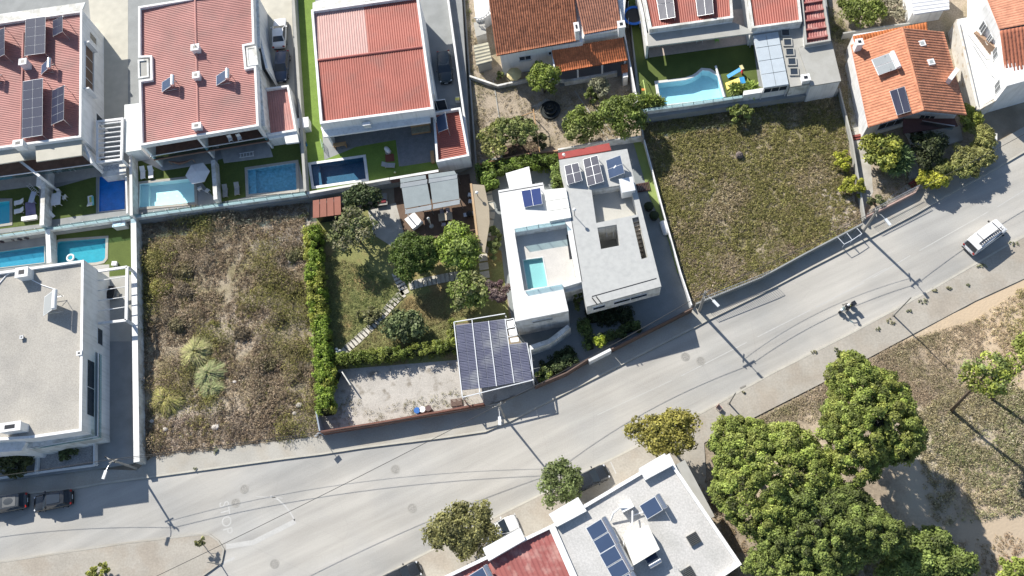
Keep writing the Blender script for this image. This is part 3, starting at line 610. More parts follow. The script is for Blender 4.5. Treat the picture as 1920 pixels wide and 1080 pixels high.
for side, pl in (('l', [(258, 112), (278, 110), (279, 144), (259, 147)]), ('r', [(461, 89), (480, 86), (484, 121), (464, 124)])):
    prism('light_well', XY(pl, 6.86), 6.2 if side == 'l' else 5.4, 6.86, m_white2, h, holes=[offset(orient(XY(pl, 6.86)), .22)]); 
    if side == 'l': sheet('light_well_floor', XY(pl, 6.7), 6.70, m_conc, h)
    else: sheet('light_well_floor', XY(pl, 6.8), 6.80, m_white2, h)
prism('balcony', [tuple(A_-nN*.1), tuple(B_-nN*.1), Bw, Aw], 3.1, 3.3, m_brown, h)
rail(h, [tuple(A_-nN*.02), tuple(B_-nN*.02)], 3.3, 4.15)
for t_ in (0.012, .47, .988):
    p = lerp(A_, B_, t_); prism('side_wall', strip_xy([tuple(p+nN*2.6), tuple(p+nN*.02)], .26), ZP, 6.1 if t_ != .47 else 6.1, m_white, h)
chimney(h, 365, 88, 7.5, .95, .8, 6.4); chimney(h, 367, 140, 7.4, .8, .8, 6.4); chimney(h, 368, 235, 7.4, 1.0, .7, 6.4)
mb = MB(); p0, p1 = W(363, 76, 8.5), W(366, 86, 7.5); mb.tube([p1, p0], .04, 6); mb.out('vent_pipe', m_metal, h)
body(h, XY([(477, 120), (486, 119), (497, 236), (480, 238)], 5.6), ZP, 5.6, m_white2, 'side_wing')
prism('entry_wall', strip_xy(XY([(480, -10), (484, 60), (500, 128)], 5.2), .3), ZP, 5.2, m_white, h)
prism('upper_slab', XY([(474, -20), (484, -20), (488, 88), (478, 90)], 5.6), 5.3, 5.6, m_white2, h)
# garage annex with small red roof
h = house('garage_annex', 'garage annex with a narrow dark red ribbed roof right of the second house', [(494, 165), (548, 157), (553, 247), (500, 252)], 3.9, 'annex', ZP)
px_ = [(492, 166), (541, 159), (556, 245), (500, 254)]; oxy = XY(px_, 3.9); parapet_roof(h, px_, 3.9, .25, .35, m_white, None); body(h, oxy, ZP, 3.3, m_white)
a = roofquad(offset(oxy, .25), 3.45); corrugated('roof', [a[0], a[1], a[2], a[3]], .3, .05, m_redL, h)
prism('side_roof', XY([(500, 254), (556, 245), (560, 266), (536, 269), (533, 256), (504, 261)], 3.6), 3.3, 3.6, m_white, h)
# ---- H3 -----------------------------------------------------------------
P3_ = [(583, 18), (784, -10), (813, 204), (600, 232)]
h = house('red_roofed_house', 'house with bright red ribbed roof and one faded pink quarter above the navy pool', P3_, 6.8, zb=ZP)
o3 = XY(P3_, 6.8); parapet_roof(h, P3_, 6.8, .3, .45, m_white, None); q = XY([(583, 18), (784, -10), (813, 204), (600, 232)], 6.8)
A_, B_ = np.array(q[3]), np.array(q[2]); eS = (B_-A_)/np.linalg.norm(B_-A_); nN = np.array([-eS[1], eS[0]])
prism('wall', offset(q, .004), 4.95, 6.05, m_white, h)
prism('lower_wall', offset([tuple(A_+nN*3.2), tuple(B_+nN*3.2), q[1], q[0]], .03), ZP, 4.95, m_white, h)
I = orient(offset(o3, .3)); NW, NE, SE, SW = roofquad(I, 6.3)
mL, mR = lerp(NW, SW, .455), lerp(NE, SE, .46); mL[2] = mR[2] = 6.6
mt_, mm = lerp(NW, NE, .485), lerp(mL, mR, .485)
corrugated('roof', [NW, mt_, mm, mL], .3, .05, m_redP, h)['label'] = 'faded pink roof quarter'
corrugated('roof', [mt_, NE, mR, mm], .3, .05, m_red, h); corrugated('roof', [mL, mR, SE, SW], .3, .05, m_red, h)
mb = MB(); mb.tube([mL+[0, 0, .06], mR+[0, 0, .06]], .16, 8); mb.out('ridge_cap', mat('ridge_cap', (.38, .13, .11), .6), h)
prism('canopy', XY([(586, 5), (600, 0), (784, -26), (784, -12), (586, 17)], 6.4), 6.2, 6.4, m_white2, h)
prism('canopy', XY([(601, 238), (806, 212), (807, 229), (607, 257)], 5.2), 4.95, 5.2, m_white, h)
prism('side_wall', strip_xy(XY([(598, 235), (618, 282)], 4.1), .25), ZP, 4.1, m_white, h) if False else None
for i in range(4):
    t_ = .12+i*.26; p, q_ = lerp(A_, B_, t_), lerp(A_, B_, t_+.2); win(h, A_+nN*3.2, B_+nN*3.2, t_, t_+.18, 1.3, 3.6, mull=1, sill=False)
prism('side_wall', strip_xy([tuple(A_+nN*3.2+eS*.15), tuple(A_+eS*.15)], .25), ZP, 4.95, m_white, h)
prism('column', [tuple(B_+eS*x-eS*.3+nN*y) for x, y in ((0, .05), (.25, .05), (.25, .3), (0, .3))], ZP, 4.95, m_white, h)
h = house('garden_annex', 'small red roofed annex with one solar collector below the dark car driveway', [(811, 210), (863, 201), (878, 292), (818, 303)], 4.0, 'annex', ZP)
px_ = [(811, 210), (863, 201), (880, 292), (818, 304)]; oxy = XY(px_, 4.0); parapet_roof(h, px_, 4.0, .25, .35, m_white, None); body(h, oxy, ZP, 3.4, m_white)
a = roofquad(offset(oxy, .25), 3.5); corrugated('roof', [a[0], a[3], a[2], a[1]], .27, .06, m_red, h)
# ---- H4 : terracotta house ---------------------------------------------
h = house('terracotta_house', 'white house with a big weathered terracotta tile roof at the top centre', [(918, -5), (1160, -20), (1167, 55), (932, 104)], 5)
bod = XY([(922, -60), (1178, -60), (1168, 52), (1096, 64), (1092, 76), (937, 100)], 4.8); prism('wall', bod, 0, 4.55, m_white, h)
Q = [W(908, -60, 6.3), W(1068, -86, 6.3), W(1086, 76, 4.9), W(931, 105, 4.9)]
tiled('roof', Q, m_terra, h, .30, .45, .10); Q = [W(1068, -60, 6.0), W(1148, -68, 6.0), W(1166, 52, 5.0), W(1095, 65, 5.0)]; tiled('roof', Q, m_pinkt, h, .30, .45, .10, 3)
a, b = XY([(937, 100), (1092, 76)], 4.8); win(h, a, b, .22, .37, 2.6, 3.5, mull=1); win(h, a, b, .58, .72, 2.9, 3.6, mull=1)
chimney(h, 1081, 50, 6.9, .5, 1.2, 4.9); chimney(h, 1165, 45, 6.4, .8, .9, 4.4, m_white)
prism('verge', strip_xy(XY([(1148, -60), (1168, 54)], 5.15), .2), 4.9, 5.15, m_white, h); prism('fascia', strip_xy(XY([(1095, 66), (1166, 54)], 4.95), .15), 4.75, 4.95, m_white, h)
h = house('tiled_porch', 'lower porch with a terracotta tile roof on the south side of the terracotta house', [(1035, 92), (1170, 72), (1177, 113), (1040, 137)], 3.4, 'porch')
tiled('roof', [W(1034, 92, 3.7), W(1168, 71, 3.7), W(1177, 113, 3.1), W(1041, 137, 3.1)], mat('terracotta_new', (.50, .16, .065), .8, .15, 1.2, .2, fsc=3.5), h, .28, .42, .09, 5)
for x, y in ((1043, 136), (1083, 130), (1129, 122), (1172, 113)): c = W(x, y, 2.9); mb = MB(); mb.box((c[0], c[1]+.15, 1.45), (.22, .22, 2.9), A9); mb.out('column', m_white, h)
sheet('floor', XY([(1040, 120), (1172, 100), (1172, 140), (1050, 162)], .1), .1, m_conc2, h); prism('verge', strip_xy(XY([(1034, 92), (1041, 137)], 3.45), .18), 3.0, 3.5, m_white, h)
h = thing('tiled_shelter', W(1170, 132, 0), 'tiny tiled shelter of two tile courses at the right end of the dark porch', 'shelter'); tiled('roof', [W(1164, 122, 2.2), W(1177, 120, 2.2), W(1177, 136, 2), W(1166, 138, 2)], mat('terracotta_new', (0, 0, 0)), h); prism('wall', XY([(1167, 138), (1176, 136), (1177, 150), (1168, 152)], 1.2), 0, 1.95, m_white, h)
h = thing('garden_shed', W(905, 105, 0), 'weathered shed with a striped beige fibre roof left of the terracotta house', 'shed'); corrugated('roof', [W(888, 85, 2.4), W(915, 79, 2.4), W(923, 115, 2.1), W(893, 123, 2.1)], .45, .06, mat('mossy_sheet', (.38, .36, .28), .9, .15, 1.5, .1, col2=(.25, .28, .22)), h, 'u'); prism('wall', XY([(891, 87), (913, 82), (920, 112), (895, 119)], 2.1), 0, 2.04, m_conc, h)
h = thing('balcony_block', W(900, 30, 0), 'white curved terrace balcony with balusters at the left corner of the terracotta house', 'balcony')
prism('floor', XY([(885, -30), (916, -30), (920, 26), (905, 36), (893, 38), (890, 20)], 2.2), 0, 2.2, m_white, h)
for k, (x, y) in enumerate(((892, 34), (897, 35), (902, 34), (907, 31), (912, 27), (916, 22), (917, 14), (916, 6))): c = W(x, y, 2.9); mb = MB(); mb.cyl((c[0], c[1], 2.2), .07, .6, 8); mb.out('baluster', m_white, h)
mb = MB(); mb.tube([W(x, y, 2.85) for x, y in ((889, 33), (897, 35), (907, 31), (914, 25), (917, 14), (915, 2))], .09, 6); mb.out('handrail', m_white, h)
h = thing('garden_shed', W(901, 55, 0), 'small white flat roofed outbuilding under the curved balcony', 'shed'); prism('wall', XY([(889, 43), (908, 40), (911, 62), (893, 68)], 1.8), 0, 1.7, m_white2, h); prism('roof', offset(XY([(889, 43), (908, 40), (911, 62), (893, 68)], 1.8), -.06), 1.7, 1.8, m_conc, h)
# ---- H5 : modern house top right ---------------------------------------
P5 = [(1199, -40), (1368, -70), (1375, 33), (1218, 55)]
h = house('modern_house', 'modern house wing with bright red roof and two solar arrays above the pinkish patio', P5, 5.4, zb=ZF)
parapet_roof(h, P5, 5.4, .3, .45, m_white2, None); oxy = XY(P5, 5.4); body(h, oxy, 4.15, 4.8, m_white); A_, B_ = np.array(oxy[3]), np.array(oxy[2]); eS = (B_-A_)/np.linalg.norm(B_-A_); nN = np.array([-eS[1], eS[0]]); prism('lower_wall', offset([tuple(A_+nN*2.6), tuple(B_+nN*2.6), oxy[1], oxy[0]], .03), ZF, 4.15, m_white, h)
a = roofquad(offset(orient(oxy), .3), 5.1); corrugated('roof', [a[0], a[1], a[2], a[3]], .3, .05, m_red, h)
prism('canopy', XY([(1213, 62), (1376, 42), (1402, 53), (1412, 62), (1216, 87)], 4.4), 4.15, 4.4, m_conc, h)
a_, b_ = A_+nN*2.6, B_+nN*2.6
for t0 in (.06, .38, .7): win(h, a_, b_, t0, t0+.25, 1.5, 3.6, mull=2, sill=False)
prism('side_wall', strip_xy(XY([(1195, -20), (1206, 30), (1214, 86)], 4.1), .3), ZF, 4.1, m_white2, h)
P5b = [(1397, -40), (1494, -52), (1504, 40), (1410, 53)]
h = house('modern_house', 'modern house wing with a plain bright red roof, left of the battened roof', P5b, 5.0, zb=ZF)
parapet_roof(h, P5b, 5.0, .28, .4, m_white2, None); oxy = XY(P5b, 5.0); body(h, oxy, ZF, 4.4, m_white)
a = roofquad(offset(orient(oxy), .28), 4.7); corrugated('roof', [a[0], a[1], a[2], a[3]], .3, .05, m_red, h)
h = house('stepped_annex', 'low annex with a dark red ribbed roof crossed by five raised battens', [(1505, -30), (1540, -35), (1555, 75), (1512, 80)], 4.6, 'annex', 0)
px_ = [(1500, -30), (1541, -36), (1558, 76), (1510, 84)]; oxy = XY(px_, 4.6); parapet_roof(h, px_, 4.6, .22, .3, m_conc, None); body(h, oxy, 0, 4.05, m_white)
a = roofquad(offset(orient(oxy), .22), 4.2); corrugated('roof', [a[0], a[1], a[2], a[3]], .3, .05, m_redD, h)
for k in range(5):
    t_ = .30+.155*k; p, q_ = lerp(a[0], a[3], t_), lerp(a[1], a[2], t_); mb = MB(); mb.box((*((p+q_)/2)[:2], 4.36), (np.linalg.norm(q_-p), .22, .25), ang(p, q_)); mb.out('batten', m_redD, h)
h = house('flat_roof_annex', 'flat grey concrete roof with a row of five square skylights beside the translucent patio cover', [(1410, 60), (1505, 50), (1520, 155), (1430, 168)], 3.6, 'annex', 0)
px_ = [(1411, 62), (1505, 50), (1512, 86), (1500, 88), (1523, 172), (1432, 186), (1431, 168), (1482, 160), (1460, 60)]
prism('wall', offset(XY([(1462, 60), (1506, 52), (1513, 86), (1500, 88), (1521, 156), (1482, 162)], 3.6), .01), 0, 3.45, m_white2, h)
prism('roof', XY([(1411, 63), (1505, 51), (1512, 86), (1500, 88), (1521, 157), (1482, 163), (1459, 68), (1412, 72)], 3.7), 3.46, 3.7, m_conc, h)
for x, y in ((1473, 61), (1477, 79), (1481, 97), (1485, 115), (1489, 134)):
    c = W(x, y, 3.85); mb = MB(); prism_mb(mb, [(c[0]+.5*sx*1.1, c[1]+.5*sy*1.1) for sx, sy in ((-1, -1), (1, -1), (1, 1), (-1, 1))], 3.7, 3.88, holes=[[(c[0]+.42*sx, c[1]+.42*sy) for sx, sy in ((-1, -1), (1, -1), (1, 1), (-1, 1))]]); f = mb.out('skylight', m_conc, h)
    mb = MB(); mb.box((c[0], c[1], 3.80), (.84, .84, .03)); mesh('pane', np.array(mb.V)-np.array(h.location), mb.F, m_gl, f, local=True)
h = house('flat_roof_annex', 'flat grey slab roof block at the upper right corner of the green scrub lot', [(1498, 90), (1560, 80), (1576, 150), (1522, 158)], 3.9, 'annex', 0)
px_ = [(1498, 90), (1559, 80), (1576, 151), (1521, 160)]; oxy = XY(px_, 3.9); body(h, oxy, 0, 3.7, m_white); prism('roof', offset(orient(oxy), -.06), 3.7, 3.9, m_conc, h); chimney(h, 1511, 145, 4.6, .9, .8, 3.8)
prism('lower_wall', XY([(1394, 180), (1521, 160), (1520, 154), (1394, 172)], 2.6), 0, 2.8, m_white, h)
h = house('patio_cover', 'translucent white patio cover of eight panels beside the row of square skylights', [(1412, 65), (1458, 60), (1478, 158), (1432, 165)], 3.9, 'patio cover', ZF)
Q = q3([(1412, 66), (1459, 59), (1479, 158), (1432, 165)], [3.9, 3.95, 3.95, 3.9])
m_poly = mat('milky_polycarbonate', (.56, .62, .67), .35, .05, 1., transl=.3)
for i in range(2):
    for j in range(4):
        u0, u1, v0, v1 = i/2+.008, (i+1)/2-.008, j/4+.005, (j+1)/4-.005; bl = lambda u, v: lerp(lerp(Q[0], Q[1], u), lerp(Q[3], Q[2], u), v)
        MB().slab([bl(u0, v0), bl(u1, v0), bl(u1, v1), bl(u0, v1)], .05).out('roof_panel', m_poly, h)
prism('frame', [p[:2] for p in Q], 3.62, 3.80, m_alu, h, holes=[offset(orient([tuple(p[:2]) for p in Q]), .12)])
for p in Q: mb = MB(); mb.box((p[0], p[1], (3.62+ZF)/2), (.1, .1, 3.62-ZF)); mb.out('post', m_alu, h)
a, b = XY([(1432, 166), (1478, 159)], 3.6); win(h, a, b, 0.02, .98, 2.6, 3.6, mull=2, sill=False)
# ---- H6 : orange gable house -------------------------------------------
h = house('orange_tiled_house', 'house with a bright orange gable roof right of the green scrub lot', [(1596, 83), (1691, 53), (1768, 60), (1811, 216), (1730, 208), (1632, 237)], 4.5)
r0, r1 = W(1691, 52, 6.0), W(1731, 208, 6.0)
tiled('roof', [r0, r1, W(1628, 239, 4.4), W(1595, 84, 4.4)], m_orange, h, .36, .42, .09, 7); tiled('roof', [r0, r1, W(1812, 216, 4.6), W(1769, 60, 4.6)], m_orange, h, .36, .42, .09, 8)
mb = MB(); mb.tube([r0+[0, 0, .05], r1+[0, 0, .05]], .17, 8); mb.out('ridge_tiles', m_orange, h)
bo = XY([(1601, 86), (1691, 60), (1763, 66), (1803, 208), (1731, 202), (1634, 230)], 4.4)
prism('wall', [tuple(np.array(p)+np.array([0, .35 if i > 2 else 0])) for i, p in enumerate(bo)], 0, 4.2, m_white, h)
gf = XY([(1634, 230), (1731, 202), (1803, 208)], 4.4); gf = [np.array(p)+[0, .35] for p in gf]
mb = MB(); a, b, c = [np.array([*p, 4.2]) for p in gf]; b2 = b+[0, 0, 1.5]; k = np.array([0, .2, 0]); mb.add([a, b, c, c+[0, 0, .2], b2, a+[0, 0, .1], a+k, b+k, c+k, c+k+[0, 0, .2], b2+k, a+k+[0, 0, .1]], [(0, 1, 4, 5), (1, 2, 3, 4), (6, 11, 10, 7), (7, 10, 9, 8), (5, 4, 10, 11), (4, 3, 9, 10)]); mb.out('gable', m_white, h)
win(h, gf[0], gf[1], .25, .75, 1.2, 2.6, mull=2); win(h, gf[1], gf[2], .1, .5, .2, 2.4, mull=2)
prism('porch_roof', XY([(1693, 222), (1790, 222), (1796, 236), (1694, 250)], 2.9), 2.75, 2.9, mat('brown_roof', (.10, .05, .045), .8, .1, 2), h)
rail(h, XY([(1730, 226), (1790, 236)], 3.8), 2.9, 3.8, m_metal)
prism('porch_floor', XY([(1693, 240), (1800, 235), (1806, 262), (1765, 275), (1710, 272)], .3), 0, .3, m_tilef, h)
tiled('roof', [W(1599, 68, 4.0), W(1738, 42, 4.0), W(1740, 62, 3.7), W(1604, 86, 3.7)][::1], mat('orange_new', (.62, .21, .075), .75, .12, 1.2, .15), h, .36, .42, .08, 11)
prism('annex_wall', XY([(1600, 64), (1738, 44), (1739, 60), (1604, 84)], 3.6), 0, 3.55, m_white, h)
chimney(h, 1612, 78, 6.1, .75, .75, 4.2); c0, c1 = W(1781, 148, 6.0), W(1796, 128, 6.0); mb = MB(); mb.box((*((c0+c1)/2)[:2], 5.0), (np.linalg.norm(c1-c0), .5, 2.0), ang(c0, c1)); mb.out('chimney', m_white, h)
for x, y in ((1729, 81), (1746, 116)):
    c = W(x, y, 5.6); mb = MB(); mb.box((c[0], c[1], 5.45), (.75, .75, .4), .2); f = mb.out('skylight', m_white, h); mb = MB(); mb.box((c[0], c[1], 5.66), (.42, .42, .03), .2); mesh('pane', np.array(mb.V)-np.array(h.location), mb.F, mat('frosted_pane', (.33, .36, .36), .3), f, local=True)
# steps of the orange tiled house path
for i, (a, b) in enumerate((((1596, 256), (1620, 252)), ((1596, 260), (1621, 257)), ((1706, 346), (1724, 334)), ((1708, 350), (1726, 339)))):
    pass
h = thing('garden_steps', W(1608, 258, 0), 'two low brick red steps on the side path left of the orange tiled house', 'steps')
for a, b, z in (((1595, 256), (1620, 252), .24), ((1596, 261), (1621, 257), .13)): prism('step', strip_xy(XY([a, b], z), .3), 0, z, mat('brick_red', (.22, .06, .05), .8, .1), h)
h = thing('garden_steps', W(1715, 342, 0), 'brick red entrance steps at the street gate of the orange tiled house', 'steps')
for a, b, z in (((1705, 345), (1722, 335), .24), ((1708, 350), (1725, 340), .13)): prism('step', strip_xy(XY([a, b], z), .3), 0, z, mat('brick_red', (0, 0, 0)), h)
st(sheet('entrance_path', XY([(1692, 272), (1712, 272), (1726, 330), (1704, 338)], .03), .04, m_tilef)); st(sheet('entrance_path', XY([(1655, 380), (1700, 345), (1716, 356), (1660, 388)], .03), .036, m_tilef))
# ---- white metal shed, right hand houses -------------------------------
h = house('metal_shed', 'white corrugated metal roof at the top edge left of the white courtyard house', [(1700, -30), (1778, -40), (1779, 20), (1713, 28)], 3.4, 'shed')
corrugated('roof', q3([(1700, -40), (1713, 28), (1780, 18), (1778, -45)], [3.5, 3.2, 3.2, 3.5]), .5, .06, m_wtank, h); prism('wall', XY([(1703, -40), (1776, -45), (1776, 8), (1714, 18)], 3.1), 0, 3.1, m_white, h)
P7 = [(1847, -80), (1990, -100), (2060, 120), (1886, 168), (1877, 62), (1846, 5)]
h = house('courtyard_house', 'tall white house with worn tile roofs and an outside stair at the top right corner', P7, 6.6)
prism('wall', XY([(1849, -80), (2000, -100), (2060, 112), (1889, 160), (1879, 62), (1849, 5)], 6.0), 0, 5.9, m_white, h)
tiled('roof', [W(1975, -80, 7.2), W(2060, 20, 7.2), W(1874, 55, 6.2), W(1840, -30, 6.2)], m_pinkt, h, .4, .38, .05, 21)
tiled('roof', [W(2060, 25, 6.7), W(1875, 58, 6.2), W(1886, 146, 5.7), W(2060, 108, 6.0)][::1], mat('orange_old', (.46, .17, .10), .8, .15, 1.2, .2), h, .42, .5, .09, 22)
tiled('roof', [W(1884, 150, 4.6), W(2060, 108, 4.6), W(2060, 125, 4.2), W(1889, 172, 4.2)], m_orange, h, .3, .42, .08, 23)
a, b = XY([(1846, 5), (1877, 62)], 6.2); a2, b2 = XY([(1879, 66), (1889, 158)], 6.0)
win(h, a, b, .30, .5, 3.0, 4.6, out=1); win(h, a, b, .72, .86, 3.2, 4.6, out=1); win(h, a2, b2, .06, .25, 3.2, 4.6, out=1); win(h, a2, b2, .72, .92, 2.8, 4.4, out=1)
zt = 2.4
h = thing('white_courtyard', W(1835, 120, 0), 'raised white courtyard with brown stained edge left of the tall white house', 'terrace')
prism('floor', XY([(1795, 36), (1822, 31), (1870, 60), (1884, 172), (1838, 200), (1828, 205)], zt), 0, zt, mat('white_floor', (.70, .70, .67), .8, .06, .8, .03, col2=(.60, .55, .46), c2sc=.5, c2lo=.6, c2hi=.75), h)
prism('edge_wall', strip_xy(XY([(1795, 36), (1812, 110), (1834, 205)], zt+.5), .28), 0, zt+.5, mat('stained_white', (.60, .57, .52), .85, .1, 1, .05, col2=(.40, .31, .21), c2sc=1.3, c2lo=.55, c2hi=.7), h)
prism('edge_wall', strip_xy(XY([(1834, 205), (1886, 176)], zt+.4), .25), 0, zt+.4, mat('stained_white', (0, 0, 0)), h)
h = thing('outside_stair', W(1845, 90, zt), 'brown outside stair with white side slats inside the white courtyard', 'stair')
s0, s1 = W(1822, 72, zt), W(1852, 108, zt)
for k in range(9):
    c = lerp(W(1826, 68, zt), W(1856, 108, zt), k/8); mb = MB(); hgt = .2+.17*k; mb.box((c[0]+.55, c[1], zt+hgt/2), (1.3, .42, hgt), -.95); mb.out('step', mat('brown_tile', (.34, .23, .16), .8, .1, 2), h)
mb = MB(); mb.tube([W(1816, 66, zt+.9), W(1850, 112, zt+2.3), W(1858, 112, zt+2.3)], .05, 6); mb.out('handrail', m_metal, h)
# ================================================================ villa
m_stone = mat('white_stone', (.62, .62, .61), .8, .04, 1.5, .04, col2=(.54, .54, .53), c2sc=2.2, c2lo=.5, c2hi=.7)
m_stone2 = mat('grey_stone', (.41, .415, .405), .8, .04, 1.5, .04, col2=(.37, .375, .37), c2sc=2.0, c2lo=.42, c2hi=.7)
m_deck = mat('deck_stone', (.50, .48, .45), .85, .06, 1)
WB = [(934, 357), (1018, 342), (1021, 356), (1061, 352), (1072, 411), (1092, 528), (1056, 539), (1066, 583), (966, 603)]
DK = [(965, 436), (1062, 420), (1080, 521), (1054, 531), (983, 545)]
h = house('villa', 'white stone villa block with a sunken roof terrace and small turquoise pool', WB, 5.3)
ox = XY(WB, 5.3); dk = XY(DK, 5.3)
prism('roof', ox, 4.9, 5.3, m_stone, h, holes=[dk]); prism('wall', offset(ox, .02), 0, 4.9, m_white2, h, holes=[offset(dk, -.01)])
vp = offset(orient(pools['V']), -.12)
prism('terrace_floor', offset(orient(dk), .005), 3.6, 4.1, m_deck, h, holes=[vp])
t = pool('V', 4.1, .42, mat('pool_tile_aqua', (.52, .64, .62), .4, .04, fsc=20), clear('water_plunge', (.66, .88, .90), .08), m_stone, 'small turquoise plunge pool on the roof terrace of the white villa', cw=.12, cop_h=.05, wl=.06)
mb = MB(); mb.box((*np.array(vp).mean(0), 3.4), (3, 4.5, .04), A9); mb.out('basement_slab', m_conc, h)
a, b = np.array(ox[8]), np.array(ox[7]); win(h, a, b, .30, .70, 3.6, 4.2, mull=0, gm=mat('grey_pane', (.20, .21, .20), .3), sill=False)
prism('roof_slot', strip_xy(XY([(936, 361), (1018, 347)], 5.31), .1), 5.2, 5.308, m_dark, h)
prism('stairwell', XY([(1062, 440), (1072, 438), (1080, 484), (1068, 486)], 4.15), 4.1, 4.12, m_dark, h)
glass_rail(h, XY([(966, 434), (1010, 426), (1060, 419)], 5.35), 5.3, 6.1, 1.3); glass_rail(h, XY([(986, 548), (1054, 535)], 5.35), 5.3, 5.7, 1.4)
prism('link_slab', XY([(1056, 535), (1092, 528), (1093, 540), (1060, 548)], 4.4), 4.2, 4.4, m_stone, h)
prism('curved_wall', strip_xy(XY([(994, 652), (1030, 640), (1067, 612)], 2.2), .55), 0, 2.2, m_white2, h)
h = house('white_panel_roof', 'white panelled roof of three wide bands beside the villa roof collectors', [(1021, 356), (1060, 352), (1072, 411), (1030, 418)], 5.6, 'roof annex', 5.0)
for k in range(3):
    Q = [W(1020, 359, 5.6), W(1061, 353, 5.6), W(1071, 408, 5.6), W(1030, 415, 5.6)]; u0, u1 = k/3+.01, (k+1)/3-.01
    MB().slab([lerp(Q[0], Q[3], u0), lerp(Q[1], Q[2], u0), lerp(Q[1], Q[2], u1), lerp(Q[0], Q[3], u1)], .28).out('roof_panel', mat('white_panel', (.74, .74, .71), .6, .03), h)
h = house('villa_back_terrace', 'white back terrace with a sloping white roof slab under the creeper, north of the villa', [(946, 330), (985, 310), (998, 345), (955, 355)], 3.2, 'terrace')
prism('roof', XY([(948, 325), (992, 312), (998, 347), (955, 354)], 3.2), 2.9, 3.2, m_white, h); prism('wall', XY([(953, 330), (988, 318), (992, 340), (956, 350)], 2.9), 0, 2.88, m_white, h)
EB = [(1048, 300), (1176, 279), (1191, 344), (1240, 537), (1100, 575), (1096, 561), (1062, 359)]
YD = [(1109, 356), (1180, 344), (1196, 402), (1118, 418)]; SK = [(1120, 427), (1156, 421), (1163, 460), (1127, 467)]; SS = [(1185, 409), (1197, 406), (1215, 482), (1203, 486)]
h = house('villa', 'grey white villa block with a square light shaft and a sunken yard', EB, 5.3)
ox = XY(EB, 5.3); hs = [XY(YD, 5.3), XY(SK, 5.3), XY(SS, 5.3)]
prism('roof', ox, 4.95, 5.3, m_stone2, h, holes=hs)
low = list(ox); nn = (np.array(ox[1])-np.array(ox[3])); 
prism('wall', offset(ox, .02), 2.5, 4.95, m_white2, h, holes=[offset(x, -.01) for x in hs])
ba = np.array(ox[3]); bb = np.array(ox[4]); ee = (ba-bb)/np.linalg.norm(ba-bb); nn = np.array([-ee[1], ee[0]])
lowp = [ox[0], ox[1], ox[2], tuple(ba+nn*2.4), tuple(bb+nn*2.4), ox[6]]; prism('lower_wall', offset(lowp, .3), 0, 2.5, m_white2, h, holes=[offset(hs[1], -.01)])
prism('yard_floor', offset(hs[0], -.02), 3.6, 3.8, mat('yard_stone', (.43, .42, .385), .85, .06), h); prism('shaft_floor', offset(orient(hs[1]), -.02), 1.0, 1.1, m_conc, h)
c = W(1140, 440, 2); 
for zz, dx in ((3.4, -.3), (3.4, .5)): mb = MB(); mb.box((c[0]+dx, c[1]+.3, zz), (.08, 2.4, .1), A9); mb.out('shaft_beam', m_white, h)
P = [np.array([*p, 0]) for p in hs[2]]
for k in range(12):
    t_ = (k+.5)/12; p, q_ = lerp(P[0], P[3], t_), lerp(P[1], P[2], t_); zz = 4.9-k*.26; c = (p+q_)/2
    mb = MB(); mb.box((c[0], c[1], zz/2+1.2), (np.linalg.norm(p-q_)-.03, .36, zz-2.4), ang(p, q_)); mb.out('stair_step', mat('step_stone', (.46, .40, .33), .8, .08), h)
prism('roof_slot', strip_xy(XY([(1110, 556), (1231, 522)], 5.31), .12), 5.2, 5.308, m_dark, h)
a, b = bb, ba; win(h, a, b, .08, .25, 3.6, 4.4, mull=0, sill=False); win(h, a, b, .36, .82, 3.6, 4.4, mull=1, sill=False)
mb = MB()
for x, y in ((1110, 558), (1118, 556)):
    p, q_ = W(x, y, 5.4), W(x+10, y+13, 5.4); mb.tube([p, q_], .06, 6)
mb.out('roof_pipe', m_dark, h)
prism('red_roof_edge', XY([(1046, 287), (1142, 268), (1146, 281), (1048, 298)], 2.9), 2.7, 2.9, mat('red_paint', (.30, .055, .05), .6, .1, 1), h)
# rooftop things
def boxthing(name, px, py, z, size, rz, mt, label, cat, group=None, extra=None):
    c = W(px, py, z); t = thing(name, c, label, cat, group, rz)
    mb = MB(); mb.box((0, 0, size[2]/2), size); mb.out('casing', mt, t, local=True)
    mb = MB(); mb.box((0, 0, size[2]+.02), (size[0]+.06, size[1]+.06, .04)); mb.out('lid', mt, t, local=True)
    if extra == 'fan':
        mb = MB(); mb.cyl((0, 0, size[2]+.04), min(size[:2])*.38, .03, 16); mb.out('fan_grille', m_metal, t, local=True)
    return t
boxthing('plant_box', 1175, 358, 4.4, (1.5, 1.7, 1.6), .2, m_alu, 'white plant cabinet at the corner of the sunken yard on the villa roof', 'cabinet')
boxthing('air_conditioner', 690, 238, 5.4, (.9, .4, .8), A9, m_alu, 'white air conditioner box under the half faded red roof above the navy pool', 'air conditioner')
boxthing('heat_pump', 231, 424, .5, (1.6, 1.0, 1.1), A9, m_alu, 'pale heat pump with a round fan beside the turquoise pool with the swim ring', 'heat pump', extra='fan')
boxthing('storage_box', 92, 343, 1.2, (1.4, 2.2, 1.5), A9, m_white, 'white storage box against the thick wall between the two left yards', 'storage box')
boxthing('storage_box', 573, 240, 1.2, (1.5, 1.4, 1.3), A9, m_white, 'white storage box at the left edge of the green lawn strip', 'storage box')
